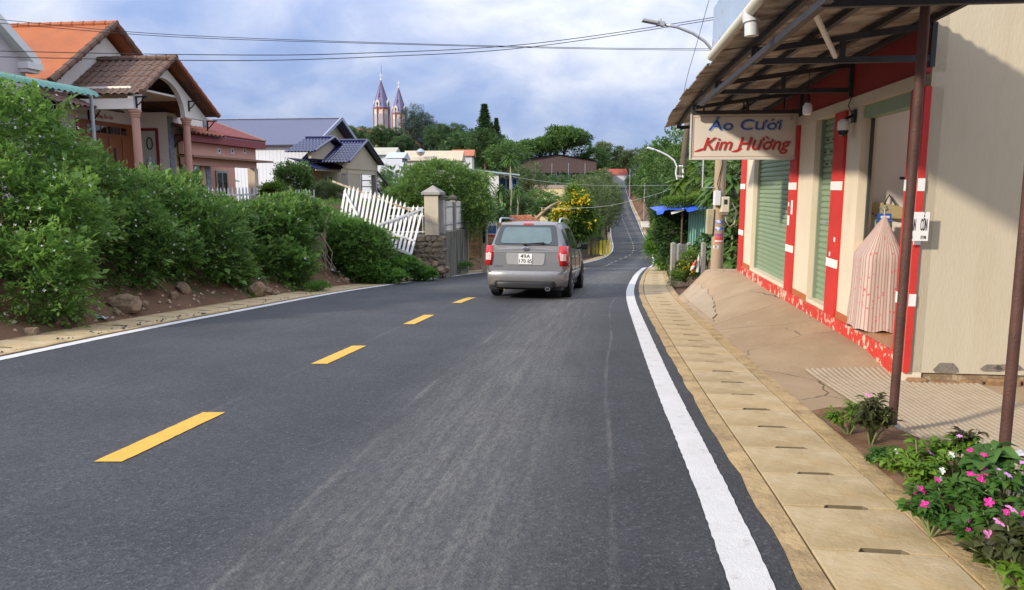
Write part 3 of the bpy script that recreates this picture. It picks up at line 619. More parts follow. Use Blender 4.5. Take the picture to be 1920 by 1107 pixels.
# ---- sale notice on the shop corner
nt_ = Frame('sale_notice', 'small white notice with black lettering behind the rusty post at the shop corner', 'notice', WV - .01, U0 - .1, -.46)
mb = nt_.mb(); mb.box(WV - .095, WV + .08, U0 - .105, U0 - .10, -.46, -.21); p_ = mb.build('board', M_white, nt_.o)
mb = nt_.mb(); mb.bar((WV + .02, U0 - .1, -.33), (WV + .02, U0 - .03, -.33), .02, .02); mb.build('fixing', M_steel, nt_.o)
for body, vc, zc_, s_, sx_ in (('BÁN', -.055, -.325, .15, .17), ('CỒN', .037, -.325, .15, .17), ('I BE', -.06, -.43, .04, .4), ('ET MA', .04, -.43, .04, .4)):
    o = text_mesh('lettering', body, s_, M_black, p_, .001, 0, .0, 'CENTER', sx_); o.location = nt_.L(WV + vc, U0 - .1075, zc_); o.rotation_euler = (math.pi / 2, 0, 0)

# ---- bulb under the canopy
bl = Frame('hanging_bulb', 'white light bulb hanging on a wire under the canopy', 'bulb', 2.28, 8.25, .80)
mb = bl.mb(); mb.tube([(2.28, 8.25, 1.0), (2.28, 8.25, 1.28)], .004, 5); mb.build('wire', M_wire, bl.o)
mb = bl.mb(); mb.lathe((2.28, 8.25, .93), [(.022, 0), (.026, .05), (.012, .09)], 12); mb.build('socket', M_black, bl.o, smooth=True)
mb = bl.mb(); mb.lathe((2.28, 8.25, .80), [(.03, 0), (.048, .012), (.052, .05), (.050, .10), (.03, .13)], 16); mb.build('bulb', mat('frosted_bulb', (.80, .79, .76), .3, .02), bl.o, smooth=True)
# ---- security camera
sc_ = Frame('security_camera', 'white and black dome security camera on the cream pier', 'camera', WV - .05, 8.12, .55)
mb = sc_.mb(); mb.box(WV - .03, WV - .015, 8.08, 8.2, .70, .84); mb.bar((WV - .03, 8.14, .78), (WV - .11, 8.14, .74), .03, .03); mb.tube([(WV - .02, 8.2, .80), (WV - .05, 8.24, .90), (WV - .01, 8.26, 1.0)], .005, 5); mb.build('bracket', M_black, sc_.o)
mb = sc_.mb(); mb.lathe((WV - .12, 8.14, .62), [(.058, 0), (.062, .03), (.06, .09), (.035, .12)], 18); mb.build('housing', M_white, sc_.o, smooth=True)
mb = sc_.mb(); mb.lathe((WV - .12, 8.14, .555), [(.012, 0), (.04, .015), (.053, .045), (.057, .064)], 18); mb.build('dome', mat('camera_dome', (.02, .02, .025), .12), sc_.o, smooth=True)

# ---- clothes rack under a floral cloth, inside the open door
def cloth_mat():
    m = bpy.data.materials.new('floral_striped_cloth'); m.use_nodes = True; nt = m.node_tree; N, L = nt.nodes, nt.links; b = N['Principled BSDF']; b.inputs['Roughness'].default_value = .85
    t = N.new('ShaderNodeTexCoord'); w = N.new('ShaderNodeTexWave'); w.wave_type = 'BANDS'; w.bands_direction = 'X'; w.inputs['Scale'].default_value = 7; w.inputs['Distortion'].default_value = .3; L.new(t.outputs['UV'], w.inputs[0])
    r = N.new('ShaderNodeValToRGB'); L.new(w.outputs['Fac'], r.inputs[0]); e = r.color_ramp.elements; e[0].position = .10; e[0].color = (.36, .20, .18, 1); e[1].position = .45; e[1].color = (.52, .41, .35, 1)
    v = N.new('ShaderNodeTexVoronoi'); v.inputs['Scale'].default_value = 17; L.new(t.outputs['UV'], v.inputs[0]); r2 = N.new('ShaderNodeMapRange'); L.new(v.outputs['Distance'], r2.inputs[0]); r2.inputs[1].default_value = .34; r2.inputs[2].default_value = .22
    sp = N.new('ShaderNodeSeparateColor'); L.new(v.outputs['Color'], sp.inputs[0]); gt_ = N.new('ShaderNodeMath'); gt_.operation = 'GREATER_THAN'; L.new(sp.outputs[0], gt_.inputs[0]); gt_.inputs[1].default_value = .45
    mu = N.new('ShaderNodeMath'); mu.operation = 'MULTIPLY'; L.new(gt_.outputs[0], mu.inputs[0]); L.new(r2.outputs[0], mu.inputs[1])
    n = N.new('ShaderNodeTexNoise'); n.inputs['Scale'].default_value = 45; L.new(t.outputs['UV'], n.inputs[0]); r3 = N.new('ShaderNodeMapRange'); L.new(n.outputs['Fac'], r3.inputs[0]); r3.inputs[1].default_value = .40; r3.inputs[2].default_value = .55
    mu2 = N.new('ShaderNodeMath'); mu2.operation = 'MULTIPLY'; L.new(mu.outputs[0], mu2.inputs[0]); L.new(r3.outputs[0], mu2.inputs[1])
    mx_ = N.new('ShaderNodeMix'); mx_.data_type = 'RGBA'; L.new(mu2.outputs[0], mx_.inputs[0]); L.new(r.outputs[0], mx_.inputs[6]); mx_.inputs[7].default_value = (.55, .10, .12, 1); L.new(mx_.outputs[2], b.inputs['Base Color']); return m
rk = Frame('covered_clothes_rack', 'clothes rack under a pink striped floral cloth in the open doorway', 'clothes rack', 2.95, 7.74, FZ)
mb = rk.mb(); rows = []; NS = 72
def ringp(t, s):
    # rounded rectangle half sizes
    a, b = .20, .265
    c_, s_ = math.cos(t), math.sin(t); q = (abs(c_) ** 5 + abs(s_) ** 5) ** -.2
    return a * c_ * q * s, b * s_ * q * s
levels = [(0, 1.10, 0), (.12, 1.07, 0), (.35, 1.03, 0), (.6, 1.0, 0), (.72, 1.0, 0), (.79, .97, .0), (.86, .80, .02), (1.02, .42, .05), (1.18, .06, .08)]
uvv = []
for h, s, sh in levels:
    row = []
    for i in range(NS + 1):
        t = 2 * math.pi * i / NS; fold = 1 + (.035 * (1 - h / 1.3)) * math.sin(t * 7 + 2.2 * math.sin(t * 2 + 1)) + .012 * math.sin(t * 17 + 2 * math.sin(t * 5))
        x_, y_ = ringp(t, s * (fold if h < .85 else 1)); row.append((2.95 + x_ + sh * .6, 7.74 + y_ + sh * .2, FZ + .015 + h + (.012 * math.sin(t * 7) if h < .01 else 0)))
    rows.append(row)
mb.sheet(rows); cl = mb.build('cloth', cloth_mat(), rk.o, smooth='all')
uvl = cl.data.uv_layers.new(name='UVMap'); nc = NS + 1
for p_ in cl.data.polygons:
    for li in p_.loop_indices:
        vi = cl.data.loops[li].vertex_index; uvl.data[li].uv = ((vi % nc) / NS * 2.0, levels[vi // nc][0])
mb = rk.mb(); mb.tube([(2.99, 7.75, FZ + 1.2), (2.99, 7.75, FZ + 1.28), (3.01, 7.77, FZ + 1.31), (3.03, 7.78, FZ + 1.27)], .008, 6); mb.build('hook', M_galv, rk.o)
# blue and green packet hanging at the rack
pk = Frame('hanging_packet', 'blue and green plastic packet hanging above the cloth covered rack', 'packet', 3.02, 7.88, -.52)
mb = pk.mb(); mb.box(2.95, 3.12, 7.87, 7.89, -.52, -.34); b1 = mb.build('bag', mat('clear_packet', (.34, .38, .36), .25, .2, 14, col2=(.08, .22, .08), c2lo=.48, c2hi=.54, c2scale=9), pk.o)
mb = pk.mb(); mb.box(2.965, 3.105, 7.862, 7.869, -.34, -.275); mb.box(2.95, 3.12, 7.86, 7.868, -.365, -.35); mb.build('header_card', mat('packet_blue', (.03, .10, .42), .4, .1), pk.o)
mb = pk.mb(); mb.box(2.995, 3.085, 7.858, 7.861, -.325, -.30); mb.build('print', M_white, pk.o)
# tan shoulder bag on the partition
bgf = Frame('hanging_bag', 'tan oblong bag hanging by a strap on the inner wall', 'bag', 3.12, 8.0, -.38)
mb = bgf.mb(); ring = []
for i in range(20):
    t = 2 * math.pi * i / 20; c_, s_ = math.cos(t), math.sin(t); q = (abs(c_) ** 4 + abs(s_) ** 4) ** -.25; ring.append((3.12 + .19 * c_ * q, 8.0, -.25 - .04 * c_ + .075 * s_ * q))
mb.prism(ring, (0, .05, 0)); mb.build('body', mat('tan_canvas', (.40, .33, .17), .8, .12, 6, bump=.3), bgf.o, bevel=.012)
mb = bgf.mb(); mb.tube([(3.07, 7.995, -.18), (3.13, 8.03, -.08), (3.19, 7.995, -.19)], .008, 6); mb.build('strap', M_black, bgf.o)
mb = bgf.mb(); mb.tube([(3.02, 7.992, -.21), (3.06, 7.992, -.25), (3.11, 7.992, -.23)], .006, 5); mb.build('clasp', M_galv, bgf.o)

Frame.warp = None
# ------------------------------------------------------------------ the car
M_paint = mat('grey_metallic_paint', (.255, .25, .245), .32, .04, 2, metal=.6, coat=.6, col2=(.29, .28, .265), c2lo=.5, c2hi=.8, c2scale=3)
M_cglass = mat('car_glass', (.018, .022, .024), .06, .05, 2, spec=.7, coat=.3)
M_rglass = mat('rear_glass', (.075, .125, .13), .10, .25, 2.5, spec=.7, coat=.4)
M_lamp = mat('red_lamp', (.50, .012, .015), .18, .08, 6, coat=.6); M_lampc = mat('clear_lamp', (.62, .45, .43), .15, .1, 30, coat=.6)
M_chrome = mat('chrome', (.65, .65, .66), .15, .02, metal=1.0); M_tyre = mat('tyre_rubber', (.02, .02, .021), .85, .2, 8, bump=.3); M_rim = mat('alloy_rim', (.40, .41, .42), .3, .05, metal=.8)
M_silver = mat('silver_rail', (.50, .52, .55), .3, .04, metal=.6)
ga, gb = G(925, 552), G(1056, 558); cx_, cy_ = (ga[0] + gb[0]) / 2, (ga[1] + gb[1]) / 2
CYAW = math.radians(10.5)
ay = .98                                     # rear axle ahead of the bumper
lx, ly = cx_ - math.sin(CYAW) * ay, cy_ - math.cos(CYAW) * ay
car = thing('car', 'grey people carrier driving away down the middle of the road', 'car', (lx, ly, zr(ly)), 0)
car.scale = (.93, .96, .965); car.location.x += .10
car.rotation_euler = Euler((math.atan2(zr(ly + 3) - zr(ly), 3), 0, -CYAW), 'XYZ')
KW = .985
def sec(hw, hb, zb, belt, ht, zt):
    z4 = max(belt + .006, zt - .11)
    return [(hw * .88, zb), (hw * .985, zb + .12), (hw, belt * .62), (hw * .992, belt * .84), (hb, belt), (ht + (hb - ht) * .18 if zt - belt > .2 else hb - .02, z4), (ht - .05, zt - .02), (ht * .5, zt + .005), (0, zt + .012)]
ST = [(.07, sec(.80, .79, .47, 1.02, .70, 1.04)), (.12, sec(.845, .82, .36, 1.03, .70, 1.10)), (.25, sec(.875, .845, .34, 1.04, .685, 1.33)), (.42, sec(.89, .86, .33, 1.045, .66, 1.55)), (.60, sec(.90, .87, .30, 1.045, .655, 1.595)),
      (1.1, sec(.905, .875, .28, 1.03, .66, 1.625)), (1.8, sec(.905, .875, .26, 1.01, .66, 1.635)), (2.5, sec(.905, .87, .26, .99, .65, 1.61)), (2.85, sec(.905, .87, .26, .98, .635, 1.53)),
      (3.25, sec(.90, .865, .27, .97, .67, 1.25)), (3.62, sec(.895, .85, .28, .96, .70, .99)), (4.1, sec(.86, .80, .30, .86, .60, .90)), (4.4, sec(.74, .68, .34, .72, .5, .76)), (4.5, sec(.62, .56, .40, .62, .4, .66))]
mb = MB(); rows = []
for y_, pts in ST: rows.append([(x * KW, y_, z) for x, z in pts] + [(-x * KW, y_, z) for x, z in pts[-2::-1]])
mb.sheet(rows); n = len(rows[0]); mb.add(rows[0], [tuple(range(n))]); mb.add(rows[-1], [tuple(range(n - 1, -1, -1))]); mb.add([rows[i][j] for i in range(len(rows)) for j in (0, n - 1)], [(2 * i, 2 * i + 2, 2 * i + 3, 2 * i + 1) for i in range(len(rows) - 1)])
body = fix_normals(mb.build('body', M_paint, car, smooth=True))
def lerp_sec(y_, j, side=1, out=.004):
    for (a, pa), (b, pb) in zip(ST[:-1], ST[1:]):
        if a <= y_ <= b:
            t = (y_ - a) / (b - a); x = pa[j][0] + (pb[j][0] - pa[j][0]) * t; z = pa[j][1] + (pb[j][1] - pa[j][1]) * t
            return Vector((side * (x * KW + out), y_, z))
for side in (1, -1):                          # side windows between belt and roof
    for ya, yb, ta, tb in ((.44, .92, .56, .90), (.98, 1.74, .96, 1.72), (1.82, 2.90, 1.80, 2.55)):
        mb = MB(); N_ = 5; lo = [lerp_sec(ya + (yb - ya) * i / N_, 4, side) for i in range(N_ + 1)]; hi = [lerp_sec(ta + (tb - ta) * i / N_, 5, side) for i in range(N_ + 1)]
        lo = [p + (q - p) * .06 for p, q in zip(lo, hi)]; hi = [p + (q - p) * .93 for p, q in zip(lo, hi)]
        mb.sheet([lo, hi] if side > 0 else [hi, lo]); mb.build('side_window', M_cglass, car)
    for yd in (.96, 1.78, 2.95):                # door seams
        mb = MB()
        pts = [lerp_sec(yd, j, side, .002) for j in (1, 2, 3, 4)]; mb.tube(pts, .006, 4); mb.build('door_seam', M_black, car)
    for yd in (1.16, 1.98):
        mb = MB(); p = lerp_sec(yd, 3, side, .012); mb.bar(p, p + Vector((0, .17, .01)), .03, .028); mb.build('door_handle', M_chrome, car, bevel=.006)
    mb = MB(); p = lerp_sec(.98, 2, side, .005); q = lerp_sec(2.9, 2, side, .005); mb.bar(p + Vector((0, 0, -.10)), q + Vector((0, 0, -.10)), .02, .05); mb.build('side_moulding', M_paint, car)
    mb = MB(); pts = [(side * .655, .52, 1.575), (side * .665, .60, 1.655), (side * .668, .75, 1.685), (side * .668, 1.6, 1.70), (side * .66, 2.2, 1.68), (side * .65, 2.42, 1.615)]; mb.tube(pts, [.022, .024, .02, .018, .018, .016], 8); mb.build('roof_rail', M_silver, car, smooth=True)
    mb = MB(); mb.box(side * .93, side * 1.10, 2.66, 2.76, 1.00, 1.15); mo = mb.build('door_mirror', M_black, car, bevel=.03)
    mb = MB(); mb.bar((side * .84, 2.74, 1.02), (side * .96, 2.72, 1.05), .05, .04); mb.build('mirror_arm', M_black, mo)
    for yw in (ay, 3.68):                       # wheels and arches
        mb = MB(); xo = side * .903 * KW; ring = [(xo, yw + .375 * math.cos(t), .325 + .375 * math.sin(t)) for t in np.linspace(-.25, math.pi + .25, 18)]
        mb.prism(ring, (side * .004, 0, 0)); mb.build('wheel_arch', M_black, car)
        wh = bpy.data.objects.new('wheel', None); COL.objects.link(wh); wh.parent = car; wh.location = (side * .80, yw, .325)
        mb = MB(); mb.lathe((0, 0, 0), [(.20, -.105), (.30, -.105), (.322, -.085), (.326, 0), (.322, .085), (.30, .105), (.20, .105)], 28, axis='x'); mb.build('tyre', M_tyre, wh, smooth=True)
        mb = MB(); mb.lathe((0, 0, 0), [(.21, side * .06), (.215, side * .108), (.19, side * .10)] if side > 0 else [(.19, -.10), (.215, -.108), (.21, -.06)], 24, axis='x')
        for k in range(5):
            t = 2 * math.pi * k / 5; mb.bar((side * .095, .03 * math.cos(t), .03 * math.sin(t)), (side * .095, .20 * math.cos(t), .20 * math.sin(t)), .07, .02, up=(1, 0, 0))
        mb.lathe((0, 0, 0), [(.055, side * .07), (.055, side * .112)][::side], 12, axis='x'); mb.build('rim', M_rim, wh)
def rear(x, z):                                  # point on the tailgate surface, a little proud of it
    y0 = .062 + .03 * (abs(x) / .8) ** 2
    return y0 + max(0, z - 1.06) * .70 - .006
def panel(name, pts, material, thick=.012, parent=car, yo=0.0):
    mb = MB(); f = [(x, rear(x, z) - thick + yo, z) for x, z in pts]; b = [(x, rear(x, z) + .03 + yo, z) for x, z in pts]; nn = len(f)
    mb.add(f + b, [tuple(range(nn - 1, -1, -1)), tuple(range(nn, 2 * nn))] + [(i, (i + 1) % nn, nn + (i + 1) % nn, nn + i) for i in range(nn)])
    return fix_normals(mb.build(name, material, parent))
def rrect(x0, x1, z0, z1, r, n=4, top=0.0):
    o = []
    for cx2, cz2, a in ((x1 - r, z1 - r, 0), (x0 + r, z1 - r, 90), (x0 + r, z0 + r, 180), (x1 - r, z0 + r, 270)):
        for k in range(n + 1):
            t = math.radians(a + 90 * k / n); x = cx2 + r * math.cos(t); z = cz2 + r * math.sin(t); o.append((x * (1 - top * (z - z0) / (z1 - z0)), z))
    return o
gate = panel('tailgate', rrect(-.74, .74, .56, 1.03, .03), M_paint, .006)
bandm = mat('tailgate_trim', (.20, .19, .175), .3, .05, metal=.6, coat=.4)
panel('trim_band', rrect(-.72, .72, .975, 1.115, .02, top=.015), bandm, .016)
panel('rear_window_surround', rrect(-.70, .70, 1.12, 1.535, .05, top=.14), M_cglass, .030)
rw = panel('rear_window', rrect(-.56, .56, 1.155, 1.49, .07, top=.10), M_rglass, .036)
panel('plate_recess', rrect(-.40, .40, .72, .965, .05, top=-.06), mat('recess_paint', (.40, .385, .36), .35, .05, metal=.5, coat=.4), .004, yo=-.005)
pla = panel('number_plate', rrect(-.145, .145, .735, .945, .01), M_white, .016)
for body_, zz, sx_ in (('49A', .89, 1.1), ('170 85', .79, .95)):
    o = text_mesh('plate_digits', body_, .115, mat('plate_black', (.03, .03, .035), .5), pla, .001, 0, .0005, 'CENTER', sx_); o.location = (0, rear(0, zz) - .019, zz); o.rotation_euler = (math.pi / 2, 0, 0)
mb = MB(); mb.lathe((0, 0, 0), [(.07, 0), (.07, .008), (.05, .012)], 20, axis='y'); em = mb.build('emblem', M_chrome, car); em.location = (0, rear(0, 1.05) - .012, 1.05); em.scale = (1, -1, .55)
mb = MB(); mb.lathe((0, 0, 0), [(.056, .0), (.056, .014)], 20, axis='y'); e2 = mb.build('emblem_field', M_black, em)
o = text_mesh('emblem_letters', 'KIA', .07, M_chrome, em, .001, 0, .001, 'CENTER', .9); o.location = (0, .0165, 0); o.rotation_euler = (math.pi / 2, 0, 0); o.scale = (.9, 1.5, -1)
o = text_mesh('model_letters', 'CARENS', .05, M_chrome, car, .002, 0, 0, 'CENTER', 1.1); o.location = (-.60, rear(.6, .69) - .016, .69); o.rotation_euler = (math.pi / 2, 0, 0)
for side in (1, -1):                             # tail lamps wrap round the corner
    mb = MB(); A = [(.735, .70), (.70, .90), (.72, 1.11)]
    rows = []
    for j, (xi, z) in enumerate(A):
        oy = max(0, z - 1.06) * .6
        xs = [xi, .80, .862, .89, .895]; ys_ = [rear(xi, min(z, 1.06)) - .012 + oy, .082 + oy, .125 + oy, .20 + oy, .36 + oy]
        if j == 2: ys_[-1] = .52; xs[-1] = .868; xs[-2] = .868; xs[2] = .845
        rows.append([(side * x, yy, z) for x, yy in zip(xs, ys_)])
    mb.sheet(rows); tl = fix_normals(mb.build('tail_lamp', M_lamp, car, smooth='all'))
    mb = MB(); rows = []
    for z, xi in ((.81, .745), (.95, .735)): rows.append([(side * x, yy, z) for x, yy in ((xi, .068), (.80, .076), (.85, .11))])
    mb.sheet(rows); cl_ = fix_normals(mb.build('reversing_lamp', M_lampc, tl)); 
    md = tl.modifiers.new('s', 'SOLIDIFY'); md.thickness = .02; md.offset = 1
    md = cl_.modifiers.new('s', 'SOLIDIFY'); md.thickness = .034; md.offset = 1
panel('brake_light', rrect(-.11, .11, 1.545, 1.575, .01), M_lamp, .012)
panel('roof_spoiler', rrect(-.60, .60, 1.54, 1.585, .02), M_paint, .004)
mb = MB(); mb.bar((-.02, rear(0, 1.14) - .05, 1.14), (.40, rear(0, 1.17) - .055, 1.17), .02, .03); mb.lathe((-.02, rear(0, 1.13) - .03, 1.12), [(.035, 0), (.035, .04)], 10); mb.build('wiper', M_black, car)
# bumper: plan curve swept over a vertical profile
mb = MB(); rows = []
pl_ = [(-.905, .42), (-.895, .24), (-.84, .10), (-.70, .035), (-.4, .008), (0, 0), (.4, .008), (.70, .035), (.84, .10), (.895, .24), (.905, .42)]
for z, dy, kx_ in ((.24, .10, .95), (.30, .03, .985), (.42, .0, 1), (.52, -.005, 1), (.58, .015, 1), (.615, .06, .985)): rows.append([(x * KW * kx_, yy + dy, z) for x, yy in pl_])
mb.sheet(rows); bmp = fix_normals(mb.build('bumper', M_paint, car, smooth=True)); md = bmp.modifiers.new('s', 'SOLIDIFY'); md.thickness = .02
mb = MB(); rows = []
pli = [(-.66, .035), (-.58, -.004), (-.3, -.014), (0, -.018), (.3, -.014), (.58, -.004), (.66, .035)]
for z, dy, kx_ in ((.215, .05, .93), (.25, .012, .97), (.33, .008, 1), (.385, .02, .96)): rows.append([(x * kx_, yy + dy - .012, z) for x, yy in pli])
mb.sheet(rows); o = fix_normals(mb.build('bumper_insert', M_black, bmp, smooth=True)); md = o.modifiers.new('s', 'SOLIDIFY'); md.thickness = .02
for x in (-.68, -.26, .22, .66):
    mb = MB(); yb = .008 + .03 * (abs(x) / .7) ** 3; mb.lathe((x, yb - .012, .535), [(.014, 0), (.014, .02)], 10, axis='y'); mb.build('parking_sensor', M_silver, bmp)
mb = MB(); mb.lathe((.50, -.04, .235), [(.036, 0), (.044, .0), (.044, .2)], 14, axis='y'); mb.lathe((.50, -.045, .235), [(.034, .0), (.034, .03)], 12, axis='y', m=1); ex = mb.build('exhaust', [M_chrome, M_black], car); ex.scale = (1.3, 1, 1); ex.location = (-.15, 0, 0)
mb = MB(); mb.box(-.80, .80, .14, 4.3, .20, .40); mb.build('underbody', M_black, car)
mb = MB(); mb.tube([(.2, .65, 1.62), (.2, .60, 1.69)], .006, 5); mb.build('aerial', M_black, car)
# ------------------------------------------------------------------ houses on the left bank (street frame)
def UV(px, py, v):                              # where the sight line through a photo pixel meets the plane at lateral distance v
    kx, kz = ray(px, py); t = v / math.tan(math.atan(kx) - AZ); p = S(v, t); return t, kz * p.y
M_tilebrown = mat('weathered_roof_tile', (.15, .088, .062), .85, .35, 6, bump=.4, bscale=30, col2=(.34, .12, .05), c2lo=.56, c2hi=.68, c2scale=.9)
M_tileorange = mat('orange_roof', (.36, .11, .038), .8, .12, 1.0, bump=.3, bscale=18, col2=(.25, .085, .04), c2lo=.48, c2hi=.75, c2scale=.9)
M_tileblue = mat('glazed_blue_tile', (.025, .03, .10), .22, .2, 4, coat=.4)
M_bluesheet = mat('slate_blue_sheet_roof', (.10, .11, .175), .5, .06, .5, metal=.1)
M_maroon_roof = mat('maroon_roof_tile', (.24, .055, .045), .8, .18, 6, bump=.5, bscale=25)
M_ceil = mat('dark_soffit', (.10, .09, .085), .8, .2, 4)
M_wallc = mat('pale_house_plaster', (.80, .75, .66), .8, .05, 1.2, bump=.1)
M_col = mat('terracotta_column', (.55, .30, .225), .6, .08, 3)
M_trim = mat('dark_red_trim', (.24, .025, .03), .6, .08)
M_bluewall = mat('deep_blue_plaster', (.022, .05, .14), .75, .1, 2)
M_iron = mat('black_iron', (.02, .02, .022), .5, .1)
M_stonec = mat('blue_grey_stone', (.24, .26, .31), .8, .35, 7, bump=.5)
M_yelstone = mat('sandy_stone', (.55, .44, .22), .8, .2, 8, bump=.4)
def tile_slope(fr, parent, A, B, C, D, nx, ny, material, wave=.026, join=False):
    """A-B: eave line, D-C: ridge line. Overlapping wavy tiles, each its own piece unless joined."""
    A, B, C, D = map(Vector, (A, B, C, D)); ex = (B - A); ey = (D - A); n = ex.cross(ey).normalized()
    if n.z < 0: n = -n
    w, h = ex.length / nx, ey.length / ny; exu, eyu = ex.normalized(), ey.normalized()
    prof = [(w * (i / 8), wave * math.sin(2 * math.pi * (i / 8) - .6)) for i in range(9)]
    def geo(mb, o):
        rows = []
        for q, lift in ((-.10, .028), (.5, .016), (1.0, .004)): rows.append([o + exu * a + eyu * (q * h) + n * (b + lift) for a, b in prof])
        mb.sheet(rows)
        mb.sheet([[o + exu * a + eyu * (-.10 * h) + n * (b + .010) for a, b in prof], [o + exu * a + eyu * (-.10 * h) + n * (b + .028) for a, b in prof]])
    if join:
        mb = fr.mb()
        for j in range(ny):
            for i in range(nx): geo(mb, A + ex * (i / nx) + (D + (C - D) * (i / nx) - A - ex * (i / nx)) * (j / ny))
        o = mb.build('roof_tiles', material, parent, smooth=True); o['kind'] = 'stuff'; return o
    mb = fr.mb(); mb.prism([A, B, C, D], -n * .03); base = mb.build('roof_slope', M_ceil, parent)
    mb = MB(); geo(mb, Vector((0, 0, 0))); first = None
    for j in range(ny):
        for i in range(nx):
            if first is None: first = mb.build('tile', material, base, smooth=True); o = first
            else: o = first.copy(); COL.objects.link(o); o.parent = base
            p = A + ex * (i / nx) + ey * (j / ny) + n * random.uniform(0, .008); o.location = fr.L(*p)
    return base
def ridge_caps(fr, parent, P0, P1, n, r, material):
    P0, P1 = Vector(P0), Vector(P1); d = (P1 - P0) / n; first = None
    for i in range(n):
        if first is None:
            mb = MB(); mb.tube([Vector((0, 0, 0)) - d * .06, d * 1.0], [r, r * .82], 8); first = mb.build('ridge_tile', material, parent, smooth=True); o = first
        else: o = first.copy(); COL.objects.link(o); o.parent = parent
        o.location = fr.L(*(P0 + d * i))
def iron_bracket(fr, parent, v, u, z, s=.32, dv=1):
    mb = fr.mb(); mb.bar((v, u, z - s), (v, u, z), .04, .04); mb.bar((v, u, z - .02), (v + dv * s, u, z - .02), .04, .04); mb.tube([(v, u, z - s * .8), (v + dv * s * .35, u, z - s * .55), (v + dv * s * .75, u, z - .03)], .018, 6); mb.build('bracket', M_iron, parent)

# ---- house with the orange roof and the arched porch
VG = -13.4; VM = -15.6
hA = Frame('porch_house', 'cream house with orange main roof and a tiled arched porch', 'house', -17, 24, -.55); ho = hA.o
uL, zc = UV(258, 207, VG); uR, _ = UV(352, 207, VG); _, zcR = UV(352, 222, VG); zc = (zc + zcR) / 2
uc = (uL + uR) / 2; GZ = -.6
uap, zap = UV(327, 112, VG + .35); ul, zl = UV(268, 175, VG + .35); ur, zre = UV(408, 220, VG + .35)
um, zm = UV(214, 50, VM + .4); uml, zml = UV(95, 156, VM + .4); umr = um + (um - uml) * 1.1
# main body
mb = hA.mb(); mb.prism([(VM, uml + .35, GZ), (VM, umr - .3, GZ), (VM, umr - .3, zml + .05), (VM, um, zm - .2), (VM, uml + .35, zml + .05)], (-9, 0, 0)); mb.build('main_wall', M_wallc, ho)
def slab(fr, parent, name, A, B, C, D, t, m):
    A, B, C, D = map(Vector, (A, B, C, D)); n = (B - A).cross(D - A).normalized(); n = n if n.z > 0 else -n
    mb = fr.mb(); mb.prism([A, B, C, D], n * t); return mb.build(name, m, parent)
VB = VM - 9.2
r1 = slab(hA, ho, 'main_roof', (VM + .45, uml, zml), (VB, uml, zml), (VB, um, zm), (VM + .45, um, zm), .07, M_tileorange)
r2 = slab(hA, ho, 'main_roof', (VM + .45, umr, zml), (VB, umr, zml), (VB, um + .002, zm), (VM + .45, um + .002, zm), .07, M_tileorange)
ridge_caps(hA, r1, (VM + .45, uml - .03, zml + .06), (VM + .45, um, zm + .09), 9, .11, M_tilebrown); ridge_caps(hA, r2, (VM + .45, umr + .03, zml + .06), (VM + .45, um, zm + .09), 9, .11, M_tilebrown)
ridge_caps(hA, r1, (VM + .5, um, zm + .09), (VB, um, zm + .09), 26, .10, M_tileorange)
for t in (.3, .62, .93):
    iron_bracket(hA, ho, VM + .01, uml + (um - uml) * t, zml + (zm - zml) * t - .1, .3)
# rafters showing under the verge
mb = hA.mb(); mb.box(VM + .004, VM + .02, uml + .36, uml + .62, GZ, zml - .1); mb.build('blue_panel', M_bluewall, ho)
# porch
zpl = zc + .02
gl, gr = uL - .18, UV(388, 210, VG)[0]
N_ = 16; ra = (uR - uL) / 2 - .17; arch = [(VG, uc - ra * math.cos(math.pi * i / N_), zpl + (ra * .92) * math.sin(math.pi * i / N_)) for i in range(N_ + 1)]
zroof = lambda u: zap - .10 - (uap - u) * (zap - zl) / (uap - ul) if u < uap else zap - .10 - (u - uap) * (zap - zre) / (ur - uap)
outl = [(VG, gl, zpl)] + arch + [(VG, gr, zpl), (VG, gr, zroof(gr)), (VG, uap - .1, zap - .12), (VG, gl, zroof(gl))]
mb = hA.mb(); mb.prism(outl, (-.16, 0, 0)); fix_normals(mb.build('porch_gable', M_wallc, ho))
A_ = (VG + .35, ul, zl); D_ = (VG + .35, uap, zap); vb = VM + .02
tile_slope(hA, ho, (vb, ul, zl), A_, D_, (vb, uap, zap), 11, 6, M_tilebrown)
rp = slab(hA, ho, 'porch_roof_slope', (VG + .35, ur, zre), (vb, ur, zre), (vb, uap + .002, zap), (VG + .35, uap + .002, zap), .06, M_tilebrown)
ridge_caps(hA, rp, (VG + .36, ul - .05, zl + .05), (VG + .36, uap, zap + .06), 6, .085, M_tilebrown); ridge_caps(hA, rp, (VG + .36, ur + .04, zre + .05), (VG + .36, uap, zap + .06), 9, .085, mat('clay_red_tile', (.30, .10, .055), .85, .25, 6, bump=.4)); ridge_caps(hA, rp, (VG + .42, uap, zap + .06), (vb, uap, zap + .06), 8, .09, M_tilebrown)
for u in (gl + .12, gr - .05): iron_bracket(hA, ho, VG + .02, u, zroof(u) - .08, .34)
iron_bracket(hA, ho, VG + .02, uR + .05, zpl + .55, .34)
def column(fr, parent, v, u, z0, z1, r=.125):
    mb = fr.mb(); mb.lathe((v, u, z0), [(r * 1.25, 0), (r * 1.25, .12), (r * 1.02, .16), (r, .3), (r * .88, z1 - z0 - .22)], 20); c = mb.build('column', M_col, parent, smooth=True)
    mb = fr.mb(); mb.lathe((v, u, z1 - .22), [(r * .9, 0), (r * 1.1, .03), (r * .98, .05), (r * 1.2, .10), (r * 1.1, .12), (r * 1.4, .17), (r * 1.4, .22)], 20); mb.build('capital', M_col, c, smooth=True)
column(hA, ho, VG - .08, uL, GZ, zc); column(hA, ho, VG - .08, uR, GZ, zc)
